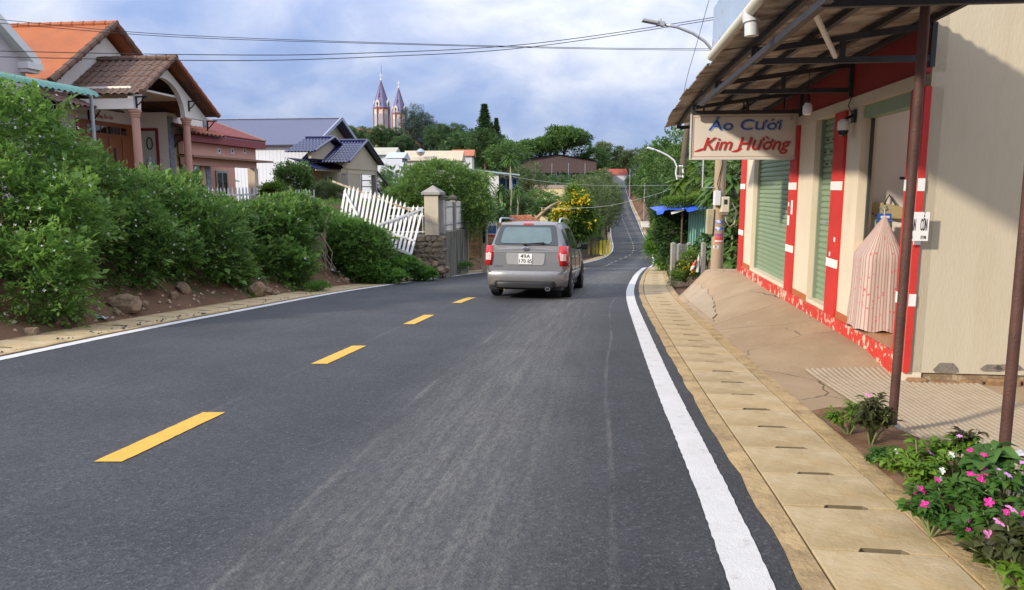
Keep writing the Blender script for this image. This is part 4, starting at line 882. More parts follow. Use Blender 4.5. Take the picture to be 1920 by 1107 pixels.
mb = hA.mb(); mb.box(VM + .01, VG - .162, gl + .02, gl + .16, zpl + .001, zroof(gl) - .06); mb.build('porch_beam', M_wallc, ho)
mb = hA.mb(); mb.box(VM + .01, VG - .162, gl + .17, gr - .01, zpl + .6, zpl + .66); mb.build('porch_ceiling', M_wallc, ho)
mb = hA.mb(); mb.box(VM + .012, VM + .03, uc - .9, uc + 1.1, zpl + .30, zpl + .40); mb.build('red_band', M_trim, ho)
# wooden double door in the main wall, with lights above
da, dz = UV(141, 222, VM); db, _ = UV(243, 222, VM); _, dzt = UV(190, 228, VM)
M_door = mat('red_brown_door', (.30, .10, .035), .45, .2, 2, stretch=(5, 5, .7), bump=.1)
mb = hA.mb(); mb.box(VM + .005, VM + .06, da, db, GZ, dzt); dr = mb.build('door', M_door, ho)
w4 = (db - da) / 4
for i in range(4):
    u0 = da + w4 * i
    mb = hA.mb(); mb.box(VM + .061, VM + .085, u0 + .05, u0 + w4 - .04, GZ + .1, dzt - .48); leaf = mb.build('door_leaf', M_door, dr, bevel=.01)
    if i in (1, 2):
        for z0, z1 in ((.75, 1.2), (.15, .68)): mb = hA.mb(); mb.box(VM + .086, VM + .09, u0 + w4 * .35, u0 + w4 * .55, dzt - .5 - 1.5 + z0, dzt - .5 - 1.5 + z1); mb.build('door_pane', M_cglass, dr)
    for k in (0, 1):
        if (i, k) in ((0, 0), (3, 1)): continue
        mb = hA.mb(); mb.box(VM + .061, VM + .07, u0 + .07 + k * w4 * .48, u0 + .05 + w4 * .42 + k * w4 * .48, dzt - .36, dzt - .14); mb.build('transom_pane', M_cglass, dr)
o = text_mesh('wall_lettering', 'Hồng Ân Gia', .16, mat('red_letters', (.50, .10, .07), .6), ho, .004, .15, .001, 'CENTER', 1.0); tu, tz = UV(195, 223, VM); o.location = hA.L(VM + .012, tu, tz + .06); o.rotation_euler = (math.pi / 2, 0, math.pi / 2)
# tiled lean-to over the door
a0, az = UV(108, 191, VM + 1.0); a1, _ = UV(232, 196, VM + 1.0)
tile_slope(hA, ho, (VM + 1.0, a0, az), (VM + 1.0, a1, az), (VM + .02, a1, az + .42), (VM + .02, a0, az + .42), 12, 3, M_tilebrown)
for u in (a0 + .4, a1 - .3): iron_bracket(hA, ho, VM + .03, u, az + .1, .55)
# right wing with the garden window
VW = -14.5; w0, wz = UV(313, 226, VW); w1, _ = UV(389, 240, VW); wtop = zpl + .25
mb = hA.mb(); mb.box(VM - 2, VW, w0, w1, GZ, wtop); mb.build('wing_wall', M_wallc, ho)
nzz = UV(300, 248, VW - .6)[1]
mb = hA.mb(); mb.box(VM + .15, VW - .42, w0 - .03, w0 - .005, GZ, nzz); mb.build('niche_panel', mat('niche_green_white', (.55, .57, .48), .7, .05), ho)
mb = hA.mb(); mb.box(VM + .15, VW - .34, w0 - .06, w0 - .004, nzz, nzz + .09); mb.box(VW - .42, VW - .34, w0 - .058, w0 - .004, GZ, nzz - .001); mb.build('niche_frame', M_trim, ho)
sv = VM + .45; mb = hA.mb(); mb.lathe((sv, w0 - .10, GZ + .9), [(.13, 0), (.11, .3), (.12, .48), (.05, .56), (.065, .64), (.05, .72), (.01, .75)], 12); mb.build('shrine_figure', mat('painted_plaster_figure', (.55, .58, .60), .5, .2, 9, col2=(.20, .32, .45), c2lo=.5, c2hi=.55, c2scale=5), ho, smooth=True)
mb = hA.mb(); mb.tube([(sv + .10 * math.cos(t), w0 - .05, nzz - .42 + .2 * math.sin(t)) for t in np.linspace(0, 2 * math.pi, 15)], .018, 6); mb.build('wall_ornament', M_iron, ho)
def cladding(u0, u1, m, z1):
    z = GZ; mb0 = hA.mb(); mb0.box(VW + .001, VW + .012, u0, u1, GZ, z1); cb = mb0.build('stone_cladding', M_concrete, ho)
    while z < z1 - .1:
        mb = hA.mb(); h_ = random.uniform(.13, .2); mb.box(VW + .013, VW + .03 + random.uniform(0, .015), u0 + .005, u1 - .005, z + .006, min(z + h_, z1) - .006); mb.build('stone', m, cb); z += h_
cladding(w0 + .002, w0 + .30, M_stonec, wtop - .12); cladding(w1 - .32, w1 - .002, M_stonec, wtop - .05)
p0, _ = UV(331, 255, VW); p1, _ = UV(371, 255, VW); _, ptz = UV(350, 258, VW)
mb = hA.mb(); mb.box(VW + .001, VW + .025, p0 - .28, p0 - .01, GZ, ptz + .2); mb.build('sandstone_strip', M_yelstone, ho); mb = hA.mb(); mb.box(VW + .001, VW + .025, p1 + .01, p1 + .34, GZ, ptz + .2); mb.build('sandstone_strip', M_yelstone, ho)
mb = hA.mb(); mb.box(VW + .001, VW + .05, p0, p1, GZ + .4, ptz); wd = mb.build('window', M_wood, ho)
for a, b in ((.10, .42), (.55, .9)): mb = hA.mb(); mb.box(VW + .051, VW + .06, p0 + (p1 - p0) * a, p0 + (p1 - p0) * b, GZ + .6, ptz - .15); mb.build('pane', M_cglass, wd)
q0, qz = UV(334, 236, VW + .8); q1, _ = UV(392, 250, VW + .8)
tile_slope(hA, ho, (VW + .75, p0 - .35, ptz + .10), (VW + .75, p1 + .55, ptz + .10), (VW + .03, p1 + .55, ptz + .42), (VW + .03, p0 - .35, ptz + .42), 8, 2, mat('clay_red_tile', (.30, .10, .055)))
for u in (p0 - .2, p1 + .35): iron_bracket(hA, ho, VW + .04, u, ptz + .05, .45)

# ---- neighbour at the left edge: pale gable and green awning
hN = Frame('white_gable_house', 'pale pink walled house with white gable moulding at the left edge', 'house', -17, 17, -.5)
nu, nz_ = UV(46, 120, VM); 
mb = hN.mb(); mb.prism([(VM, nu, -.6), (VM, nu, nz_ + .05), (VM, nu - 2.2, nz_ + 1.7), (VM, nu - 5, nz_ + .1), (VM, nu - 5, -.6)], (-8, 0, 0)); mb.build('wall', mat('pale_pink_plaster', (.60, .54, .54), .8, .05, 1.5), hN.o)
mb = hN.mb(); mb.bar((VM + .12, nu + .25, nz_ + .02), (VM + .12, nu - 2.2, nz_ + 1.82), .3, .22, up=(0, 0, 1)); mb.build('gable_moulding', M_white, hN.o)
mb = hN.mb(); mb.box(VM - .05, VM + .30, nu - .25, nu + .32, nz_ - .15, nz_ + .03); mb.box(VM - .05, VM + .22, nu - .2, nu + .25, nz_ - .24, nz_ - .151); mb.build('cornice_end', M_white, hN.o)
mb = hN.mb(); mb.box(VM - .5, VM - .02, nu + .05, nu + 1.3, -.6, nz_ - .6); mb.build('blue_side_wall', M_bluewall, hN.o)
aw = Frame('green_awning', 'green corrugated awning with a rounded lip on a grey post', 'awning', -12.8, 18, 2.0)
e1, ez = UV(190, 181, -12.6); e0 = e1 - 8
M_green = mat('sea_green_sheet', (.10, .26, .21), .45, .1, 3, metal=.1)
mb = aw.mb(); us = np.arange(e0, e1, .03)
mb.sheet([[(v, u, z + .02 * math.sin(u * 2 * math.pi / .2)) for v, z in ((VM + .05, ez + .62), (-13.1, ez + .20), (-12.85, ez + .16), (-12.68, ez + .08), (-12.6, ez - .02))] for u in us]); mb.build('sheet', M_green, aw.o, smooth='all')
mb = aw.mb(); mb.bar((-12.95, e0, ez + .05), (-12.95, e1 - .1, ez + .05), .06, .06); mb.build('front_rail', M_galv, aw.o)
for u in (e1 - .25, e1 - 2.6): mb = aw.mb(); mb.bar((VM + .05, u, ez + .5), (-12.98, u, ez + .1), .05, .05); mb.build('rafter', M_galv, aw.o)
pu, _ = UV(172, 200, -12.95); mb = aw.mb(); mb.tube([(-12.95, pu, ez + .02), (-12.95, pu, -.7)], .045, 10); mb.build('post', M_galv, aw.o)

# ---- pink house with maroon roof
hB = Frame('pink_house', 'pink walled house with maroon tiled roof behind the picket fence', 'house', -16, 33, -.8)
VP = -14.2; b1, bz = UV(480, 300, VP); b0 = UV(388, 300, VP)[0] - 1.5; _, zf0 = UV(480, 278, VP); _, zt0 = UV(400, 234, VP - 3)
M_pink = mat('salmon_pink_plaster', (.68, .37, .275), .8, .07, 1.5)
zmid = bz; mb = hB.mb(); mb.box(VP - .18, VP, b0, b1, zmid, zf0 - .05); pw = mb.build('upper_wall', M_pink, hB.o)
for px in (410, 435, 458):
    u, z = UV(px, 283, VP); mb = hB.mb(); mb.box(VP + .001, VP + .02, u - .12, u + .12, z - .12, z + .10); v_ = mb.build('vent_block', M_white, pw); mb = hB.mb(); mb.box(VP + .0205, VP + .026, u - .05, u + .05, z - .06, z + .04); mb.build('vent_hole', M_black, v_)
mb = hB.mb(); mb.box(VP - .2, VP + .28, b0, b1 + .35, zf0 - .04, zf0 + .22); mb.build('fascia', mat('maroon_fascia', (.27, .06, .065), .6, .1), hB.o)
slab(hB, hB.o, 'roof', (VP + .3, b0, zf0 + .225), (VP + .3, b1 + .3, zf0 + .225), (VP - 4.2, b1 - 1.0, zf0 + 2.0), (VP - 4.2, b0, zf0 + 2.0), .08, M_maroon_roof)
mb = hB.mb(); mb.bar((VP + .3, b1 + .32, zf0 + .30), (VP - 4.2, b1 - .98, zf0 + 2.08), .22, .10); mb.build('verge', mat('grey_verge', (.36, .33, .32), .8), hB.o)
mb = hB.mb(); mb.box(VP - .6, VP + .35, b0, b1 + .9, zmid - .10, zmid - .03); mb.build('porch_roof', mat('rusty_sheet_edge', (.26, .14, .09), .7, .3, 5), hB.o)
mb = hB.mb(); mb.box(VP - .14, VP + .02, b0, b1, zmid - .36, zmid - .102); mb.build('porch_beam', M_pink, hB.o)
cu, _ = UV(478, 320, VP); mb = hB.mb(); mb.box(VP - .25, VP + .06, cu - .16, cu + .16, -1.4, zmid - .362); mb.build('porch_pillar', mat('cream_pillar', (.56, .46, .35), .8, .06), hB.o)
VQ = VP - 2.0; f1, _ = UV(441, 330, VQ); mb = hB.mb(); mb.box(VQ - .15, VQ, b0, f1, -1.4, zmid - .1); bw = mb.build('porch_back_wall', M_pink, hB.o)
g0, gz0 = UV(403, 320, VQ); g1, _ = UV(425, 320, VQ); mb = hB.mb(); mb.box(VQ + .001, VQ + .05, g0, g1, -1.2, gz0); wdw = mb.build('window', mat('grey_window_frame', (.28, .30, .31), .5), hB.o)
for a, b in ((.12, .46), (.56, .9)): mb = hB.mb(); mb.box(VQ + .051, VQ + .058, g0 + (g1 - g0) * a, g0 + (g1 - g0) * b, -1.1, gz0 - .1); mb.build('pane', M_cglass, wdw)
for z in (.0, .09, .18): mb = hB.mb(); mb.box(VQ + .001, VQ + .02, g0 - .2, g1 + .3, gz0 + .2 + z, gz0 + .24 + z); mb.build('vent_slit', M_black, bw)
mb = hB.mb(); mb.box(VQ - 2.5, VQ - 2.4, f1 - 1, f1 + 3.5, -1.5, zmid - .9); br = mb.build('shed_front', M_black, hB.o)
for k in range(16): mb = hB.mb(); mb.box(VQ - 2.39, VQ - 2.36, f1 - .9 + k * .28, f1 - .87 + k * .28, -1.5, zmid - .95); mb.build('grille_bar', M_galv, br)
slab(hB, hB.o, 'green_shed_roof', (VQ - 1.6, f1 - 1, zmid - .85), (VQ - 1.6, f1 + 3.6, zmid - .85), (VQ - 3.4, f1 + 3.6, zmid - .25), (VQ - 3.4, f1 - 1, zmid - .25), .03, M_green)

# ---- blue roofed house
hC = Frame('blue_roof_house', 'long white metal sided house with slate blue roof and two tiled porches', 'house', -18, 43, -2)
VC = -16.5; VCo = VC + .6; ca, caz = UV(640, 223, VCo); cl0, clz = UV(592, 273, VCo); cr, crz = UV(708, 292, VCo); cr = 2 * ca - cl0 + 1.4; crz = caz - (cr - ca) * (caz - clz) / (ca - cl0)
CB = VC - 12
s1 = slab(hC, hC.o, 'main_roof', (VCo, cl0, clz), (CB, cl0, clz), (CB, ca, caz), (VCo, ca, caz), .06, M_bluesheet); s2 = slab(hC, hC.o, 'main_roof', (VCo, cr, crz), (CB, cr, crz), (CB, ca + .002, caz), (VCo, ca + .002, caz), .06, M_bluesheet)
mb = hC.mb(); mb.bar((VCo + .03, cl0 - .05, clz + .0), (VCo + .03, ca, caz + .02), .08, .20); mb.bar((VCo + .03, ca, caz + .02), (VCo + .03, cr + .05, crz), .078, .20); mb.build('barge_board', mat('pale_blue_trim', (.32, .36, .46), .5), hC.o)
mb = hC.mb(); mb.bar((VCo, ca, caz + .06), (CB, ca, caz + .06), .35, .06); mb.build('ridge_cap', mat('pale_blue_trim', (.32, .36, .46)), hC.o)
mb = hC.mb(); mb.box(CB, VC - .02, cl0 + .3, cl0 + .4, -2.6, clz + .12); sd = mb.build('siding_wall', mat('white_metal_siding', (.66, .69, .73), .5, .04, 1), hC.o)
for k, v in enumerate(np.arange(CB + .2, VC - .05, .22)):
    mb = hC.mb(); mb.box(v, v + .05, cl0 + .292, cl0 + .30, -2.5, clz + .05); mb.build('siding_rib', mat('white_metal_siding', (.66, .69, .73)), sd)
M_ochw = mat('raw_render', (.50, .43, .30), .85, .08, 1.5, bump=.2)
mb = hC.mb(); mb.prism([(VC, cl0 + .41, -2.6), (VC, cr - .5, -2.6), (VC, cr - .5, crz + .1), (VC, ca, caz - .12), (VC, cl0 + .41, clz + .12)], (-.2, 0, 0)); mb.build('gable_wall', M_ochw, hC.o)
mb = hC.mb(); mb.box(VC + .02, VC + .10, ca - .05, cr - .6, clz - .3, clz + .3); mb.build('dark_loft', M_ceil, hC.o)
mb = hC.mb(); mb.bar((VC + .1, cl0 + .33, -2.5), (VC + .1, cl0 + .33, clz + .05), .18, .12); mb.build('downpipe', M_galv, hC.o)
def porch(va, px0, py0, pxa, pya, px1, vback, ny, nx, nm):
    u0, z0 = UV(px0, py0, va); ua, za = UV(pxa, pya, va); u1 = 2 * ua - u0
    mb = hC.mb(); mb.prism([(va - .3, u0 + .25, z0 - .35), (va - .3, u1 - .25, z0 - .35), (va - .3, u1 - .25, z0 + .05), (va - .3, ua, za - .16), (va - .3, u0 + .25, z0 + .05)], (-.15, 0, 0)); g = mb.build('porch_gable', M_ochw, hC.o)
    tile_slope(hC, hC.o, (vback, u0, z0), (va, u0, z0), (va, ua, za), (vback, ua, za), nx, ny, M_tileblue, .03, True)
    slab(hC, hC.o, 'porch_roof_slope', (va, u1, z0), (vback, u1, z0), (vback, ua + .002, za), (va, ua + .002, za), .05, M_tileblue)
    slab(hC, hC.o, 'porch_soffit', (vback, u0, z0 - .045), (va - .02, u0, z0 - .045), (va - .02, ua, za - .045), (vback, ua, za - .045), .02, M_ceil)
    mb = hC.mb(); mb.tube([(va + .02, u0 - .03, z0 + .03), (va + .02, ua, za + .05), (va + .02, u1 + .03, z0 + .03)], .07, 8); mb.tube([(va, ua, za + .06), (vback, ua, za + .06)], .07, 8); mb.build('verge_tiles', M_tileblue, hC.o)
    return u0, u1, z0
porch(VC + 1.6, 590, 284, 626, 259, 650, VC - .05, 6, 9, 'a')
u0, u1, z0 = porch(VC + 2.9, 655, 304, 688, 265, 712, VC - .02, 9, 16, 'b')
for u in (u0 + .5, u1 - .5): mb = hC.mb(); mb.box(VC + 2.3, VC + 2.58, u - .14, u + .14, -3, z0 - .352); mb.build('porch_pillar', M_concrete, hC.o)
mb = hC.mb(); mb.box(VC + 2.32, VC + 2.56, u0 + .3, u1 - .3, z0 - .62, z0 - .353); mb.build('porch_beam', M_ochw, hC.o)
q0, qz = UV(592, 316, VC + 1.6); q1, _ = UV(665, 322, VC + 1.6)
tile_slope(hC, hC.o, (VC + 1.6, q0, qz), (VC + 1.6, q1, qz), (VC + .05, q1, qz + .55), (VC + .05, q0, qz + .55), 22, 4, M_tileblue, .03, True)
mb = hC.mb(); mb.box(VC + 1.45, VC + 1.5, q0 + .3, q1 - 2, qz - .1, qz - .02); mb.build('awning_rail', M_white, hC.o)
y0, yz = UV(604, 328, VC); y1, _ = UV(622, 328, VC); mb = hC.mb(); mb.box(VC + .001, VC + .05, y0, y1, -2.2, yz); wn_ = mb.build('window', mat('grey_window_frame', (.28, .30, .31)), hC.o); mb = hC.mb(); mb.box(VC + .051, VC + .06, y0 + .1, y1 - .1, -2.1, yz - .1); mb.build('pane', M_cglass, wn_)
y0, yz = UV(640, 328, VC); y1, _ = UV(649, 328, VC); mb = hC.mb(); mb.box(VC + .001, VC + .05, y0, y1, -2.2, yz); wn_ = mb.build('window', M_white, hC.o); mb = hC.mb(); mb.box(VC + .051, VC + .06, y0 + .12, y1 - .12, -2.1, yz - .1); mb.build('pane', M_cglass, wn_)
# white sheeting seen through the open porch, ladder and leaning poles
wf = thing('white_sheet_wall', 'white sheet metal wall seen through the open blue porch', 'wall', P(685, 350, 60)); mb = MB()
for k in range(14): mb.box(-2.6 + k * .4, -2.6 + k * .4 + .395, 0, .04 + .015 * (k % 2), -2.5, 2.2)
o = mb.build('sheets', mat('white_metal_siding', (.66, .69, .73)), wf); o['kind'] = 'stuff'
ld = thing('ladder', 'dark ladder leaning inside the open blue tiled porch', 'ladder', P(678, 350, 52)); mb = MB(); mb.bar((0, 0, -1.5), (-.15, .8, 1.9), .07, .07); mb.build('rail', M_iron, ld); mb = MB(); mb.bar((.75, 0, -1.5), (.55, .8, 1.9), .07, .07); mb.build('rail', M_iron, ld)
for k in range(8): mb = MB(); t = (k + .5) / 8; mb.bar((-.15 * t, .8 * t, -1.5 + 3.4 * t), (.75 - .2 * t, .8 * t, -1.5 + 3.4 * t), .06, .06); mb.build('rung', M_iron, ld)
st = thing('stair_frame', 'dark sloping steel stair frame beside the ladder', 'stair frame', P(690, 352, 52)); mb = MB(); mb.bar((0, 0, 1.9), (2.0, 0, -.6), .1, .14); mb.build('stringer', M_iron, st); mb = MB(); mb.bar((.4, .1, .2), (1.9, .1, -1.9), .1, .14); mb.build('stringer', M_iron, st); mb = MB(); mb.bar((.6, .05, -.8), (2.0, .05, -.8), .07, .07); mb.build('cross_bar', M_iron, st)
# ------------------------------------------------------------------ foliage engine
def unit(a): return a / np.maximum(np.linalg.norm(a, axis=-1, keepdims=True), 1e-9)
def np_mesh(name, verts, quads, material, parent=None, tint=None, smooth=False):
    me = bpy.data.meshes.new(name); nv, nf = len(verts), len(quads)
    me.vertices.add(nv); me.vertices.foreach_set('co', np.ascontiguousarray(verts, np.float32).ravel())
    me.loops.add(nf * 4); me.loops.foreach_set('vertex_index', np.ascontiguousarray(quads, np.int32).ravel())
    me.polygons.add(nf); me.polygons.foreach_set('loop_start', np.arange(0, nf * 4, 4, dtype=np.int32)); me.polygons.foreach_set('loop_total', np.full(nf, 4, np.int32))
    me.update(calc_edges=True); me.materials.append(material)
    if tint is not None:
        at = me.attributes.new('tint', 'FLOAT', 'FACE'); at.data.foreach_set('value', np.ascontiguousarray(np.clip(tint, 0, 1), np.float32))
    o = bpy.data.objects.new(name, me); COL.objects.link(o)
    if parent is not None: o.parent = parent
    return o
def sprigs(base, dirs, length, nleaf, ll, lw, tint, droop=.25, spread=.8, R=rng, jit=.3):
    N = len(base); up = np.array([0, 0, 1.]); dirs = unit(dirs)
    s = unit(np.cross(dirs, up + R.normal(0, .35, (N, 3)))); n0 = unit(np.cross(s, dirs) * 1.0 + up * .5 + R.normal(0, .3, (N, 3)))
    t = (np.arange(nleaf) + .6) / nleaf; L = np.broadcast_to(np.asarray(length, float), (N,))
    pos = base[:, None] + dirs[:, None] * (L[:, None] * t)[..., None]; pos[..., 2] -= droop * L[:, None] * t ** 2
    sg_ = np.where(np.arange(nleaf) % 2 == 0, 1., -1.)
    ax = dirs[:, None] * .6 + s[:, None] * sg_[None, :, None] * spread + R.normal(0, jit, (N, nleaf, 3)); ax[:, -1] = dirs * 1.0 + R.normal(0, .2, (N, 3)); ax[..., 2] -= .15; ax = unit(ax)
    nn = unit(n0[:, None] + R.normal(0, .35, (N, nleaf, 3))); w = unit(np.cross(ax, nn)); sc = R.uniform(.65, 1.25, (N, nleaf, 1))
    a, hw = ax * ll * sc, w * lw * .5 * sc; up_ = nn * lw * .12
    v = np.stack([pos, pos + a * .45 + hw + up_, pos + a, pos + a * .45 - hw + up_], 2).reshape(-1, 3)
    q = np.arange(len(v)).reshape(-1, 4); tn = (np.asarray(tint)[:, None] + R.normal(0, .10, (N, nleaf))).ravel()
    return v, q, tn
def merge(parts):
    vs_, qs, ts = [], [], []; b = 0
    for v, q, t in parts: vs_.append(v); qs.append(q + b); ts.append(t); b += len(v)
    return np.concatenate(vs_), np.concatenate(qs), np.concatenate(ts)
def straps(base, dirs, length, width, droop, tint, segs=4, R=rng):
    N = len(base); dirs = unit(dirs); L = np.broadcast_to(np.asarray(length, float), (N,)); t = np.linspace(0, 1, segs + 1)
    pos = base[:, None] + dirs[:, None] * (L[:, None] * t)[..., None]; pos[..., 2] -= droop * L[:, None] * t ** 2
    w = unit(np.cross(dirs, np.array([0, 0, 1.]) + R.normal(0, .05, (N, 3)))); prof = width * .5 * np.sqrt(np.maximum(0, np.sin(np.pi * (.12 + .86 * t))))
    l = pos + w[:, None] * prof[None, :, None]; r = pos - w[:, None] * prof[None, :, None]; v = np.stack([l, r], 2).reshape(-1, 3)
    k = (segs + 1) * 2; q = np.array([[i * k + 2 * j, i * k + 2 * j + 1, i * k + 2 * j + 3, i * k + 2 * j + 2] for i in range(N) for j in range(segs)])
    return v, q, np.repeat(np.asarray(tint) + R.normal(0, .08, N), segs)
def shell(blobs, n, R=rng, inner=.72, keep=None, lump=.18, lf=1.3):
    """points spread over the outer shell of a union of ellipsoids, with outward directions"""
    blobs = [(np.array(c, float), np.array(r, float)) for c, r in blobs]; area = np.array([(r[0] * r[1] + r[1] * r[2] + r[0] * r[2]) for c, r in blobs]); cnt = (n * area / area.sum()).astype(int) + 1
    Ps, Ds = [], []
    for i, (c, r) in enumerate(blobs):
        d = unit(R.normal(0, 1, (cnt[i], 3))); k = R.uniform(inner, 1.04, (cnt[i], 1))
        if lump:
            ph = R.uniform(0, 6.28, 6); q = d * r; l = (np.sin(q[:, 0] * 4.1 * lf + ph[0]) * np.sin(q[:, 1] * 3.7 * lf + ph[1]) + np.sin(q[:, 2] * 4.6 * lf + ph[2]) * np.sin((q[:, 0] + q[:, 1]) * 2.9 * lf + ph[3])) * lump; k = k * (1 + l[:, None])
        p = c + d * r * k; nrm = unit(d / r)
        ok = np.ones(len(p), bool)
        for j, (c2, r2) in enumerate(blobs):
            if j != i: ok &= (((p - c2) / (r2 * .80)) ** 2).sum(1) > 1
        if keep is not None: ok &= keep(p)
        Ps.append(p[ok]); Ds.append(nrm[ok])
    return np.concatenate(Ps), np.concatenate(Ds)
G_hedge = leafmat('hedge_leaves', (.050, .120, .030), (.235, .39, .08), .45)
G_hedge2 = leafmat('hedge_leaves_bright', (.060, .145, .03), (.27, .44, .085), .48)
G_dark = leafmat('dark_leaves', (.030, .070, .024), (.115, .205, .06), .4)
G_mid = leafmat('mid_leaves', (.040, .095, .026), (.175, .30, .07), .42)
G_olive = leafmat('olive_leaves', (.055, .09, .032), (.19, .25, .085), .38)
G_yellowg = leafmat('yellow_green_leaves', (.05, .11, .014), (.20, .32, .05), .45)
G_blueg = leafmat('blue_green_needles', (.025, .050, .034), (.085, .13, .09), .25)
G_pine = leafmat('pine_needles', (.034, .078, .034), (.13, .225, .08), .35)
G_creep = leafmat('creeper_leaves', (.045, .12, .025), (.19, .37, .06), .45)
G_vine = leafmat('vine_leaves', (.05, .13, .02), (.24, .40, .08), .45)
G_dry = leafmat('dry_sprigs', (.12, .08, .04), (.34, .27, .14), .3)
M_twig = mat('twig_brown', (.10, .07, .045), .9, .3, 5)
M_flw = mat('white_petals', (.75, .74, .66), .6, .05)
def above_ground(p): return np.array([q[2] > T(q[0], q[1]) - .05 for q in p])
def bush(name, label, cat, loc, blobs, n, ll, lw, material, group=None, nleaf=8, sl=.22, up=.45, flowers=0, fsize=.03, stems=6, tint0=.42, ground=True, droop=.3, seed=None, inner=.70, broad=0):
    """a leafy plant: stems from the base into the crown and leafy sprigs over its shell; blobs are given in world coordinates"""
    R = np.random.default_rng(seed if seed is not None else abs(hash(label)) % 99999 if False else sum(map(ord, label)))
    th = thing(name, label, cat, loc, 0, group); lo = np.array(loc, float)
    P_, D_ = shell(blobs, n, R, inner=inner, keep=above_ground if ground else None)
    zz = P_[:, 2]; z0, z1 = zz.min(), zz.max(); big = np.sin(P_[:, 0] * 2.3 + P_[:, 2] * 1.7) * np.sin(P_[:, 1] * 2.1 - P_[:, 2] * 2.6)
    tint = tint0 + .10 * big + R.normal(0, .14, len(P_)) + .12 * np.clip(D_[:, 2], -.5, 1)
    dirs = D_ + np.array([0, 0, up]) + R.normal(0, .45, P_.shape)
    v, q, t = sprigs(P_ - D_ * sl * .5 - lo, dirs, R.uniform(.6, 1.4, len(P_)) * sl, nleaf, ll, lw, tint, droop, R=R)
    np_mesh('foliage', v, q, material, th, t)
    if broad:
        i = R.choice(len(P_), int(len(P_) * broad), replace=False); v, q, t = sprigs(P_[i] - D_[i] * sl * .3 - lo, dirs[i], sl * 1.1, 3, ll * 1.7, lw * 2.7, np.clip(R.normal(.45, .2, len(i)), 0, 1), droop, R=R); np_mesh('vine_leaves', v, q, G_vine, th, t)['kind'] = 'stuff'
        i = R.choice(len(P_), int(len(P_) * .025), replace=False); v, q, t = sprigs(P_[i] - lo, dirs[i] + np.array([0, 0, .3]), sl * 1.7, 5, ll * .9, lw * .35, np.clip(R.normal(.5, .3, len(i)), 0, 1), .2, R=R); np_mesh('dry_sprigs', v, q, G_dry, th, t)['kind'] = 'stuff'
    mb = MB()
    for c, r in blobs[:max(1, stems)]:
        for k in range(2):
            e = Vector(c) + Vector(R.normal(0, .25, 3) * np.array(r)); b = Vector(loc) + Vector((R.normal(0, .12), R.normal(0, .12), -.05))
            m_ = (b + e) / 2 + Vector(R.normal(0, .08, 3)); mb.tube([b - Vector(loc), m_ - Vector(loc), e - Vector(loc)], [.03, .02, .008], 5)
    mb.build('stems', M_twig, th)['kind'] = 'stuff'
    if flowers:
        i = R.choice(len(P_), min(flowers, len(P_)), replace=False); fp = P_[i] + D_[i] * sl * .55 + np.array([0, 0, .03]); vs_, qs = [], []
        nrm = unit(D_[i] + R.normal(0, .4, (len(i), 3))); a = unit(np.cross(nrm, R.normal(0, 1, (len(i), 3)))); b = np.cross(nrm, a)
        vv = []
        for k in range(4):
            t0, t1 = k * math.pi / 2, k * math.pi / 2 + .8; e0 = a * math.cos(t0) + b * math.sin(t0); e1 = a * math.cos(t1) + b * math.sin(t1)
            vv.append(np.stack([fp, fp + e0 * fsize * .6 + nrm * fsize * .1, fp + (e0 + e1) * fsize * .55 + nrm * fsize * .25, fp + e1 * fsize * .6 + nrm * fsize * .1], 1).reshape(-1, 3) - lo)
        v = np.concatenate(vv); np_mesh('flowers', v, np.arange(len(v)).reshape(-1, 4), M_flw, th)['kind'] = 'stuff'
    return th
def W(px, py, D): p = P(px, py, D); return (p.x, p.y, p.z)

# ------------------------------------------------------------------ the overgrown bank on the left
HG = 'overgrown shrubs along the left bank'
def bb(px, py, D, rx, ry, rz): return (W(px, py, D), (rx, ry, rz))
bush('flowering_shrub', 'tall rambling shrub with white flowers at the left edge of the photo', 'shrub', W(-20, 560, 10.6), [bb(10, 300, 11.6, 1.05, 1.0, 1.05), bb(-70, 420, 10.6, 1.1, 1.0, 1.1), bb(75, 420, 11.0, .95, .9, .95), bb(40, 520, 10.1, .95, .7, .72), bb(-60, 250, 11.8, 1.0, .9, .8), bb(95, 330, 12.2, .7, .8, .7)], 8500, .084, .035, G_hedge2, HG, flowers=420, fsize=.024, nleaf=8, broad=.13)
bush('flowering_shrub', 'shrub below the green awning post, second from the left', 'shrub', W(190, 540, 12.8), [bb(170, 370, 13.2, .85, .9, .75), bb(165, 460, 12.4, .85, .7, .75), bb(245, 445, 13.0, .75, .7, .8), bb(225, 372, 14.2, .9, .8, .5)], 6000, .080, .034, G_hedge, HG, flowers=190, fsize=.024, broad=.13)
bush('flowering_shrub', 'dense dark shrub in front of the terracotta porch columns', 'shrub', W(330, 530, 14.2), [bb(320, 418, 14.8, .85, .8, .72), bb(300, 470, 13.8, .75, .6, .72), bb(380, 460, 14.6, .75, .7, .85), bb(300, 365, 16.0, 1.0, .8, .45), bb(395, 408, 16.4, .9, .8, .45)], 6500, .080, .034, G_hedge, HG, flowers=220, fsize=.024, broad=.13)
bush('flowering_shrub', 'shrub hanging low over the drain slabs before the pink house', 'shrub', W(430, 545, 15.6), [bb(420, 458, 16.2, .7, .7, .75), bb(430, 515, 15.2, .55, .5, .5), bb(470, 428, 17.4, .7, .7, .6)], 4200, .078, .034, G_hedge, HG, flowers=90, fsize=.024, broad=.13)
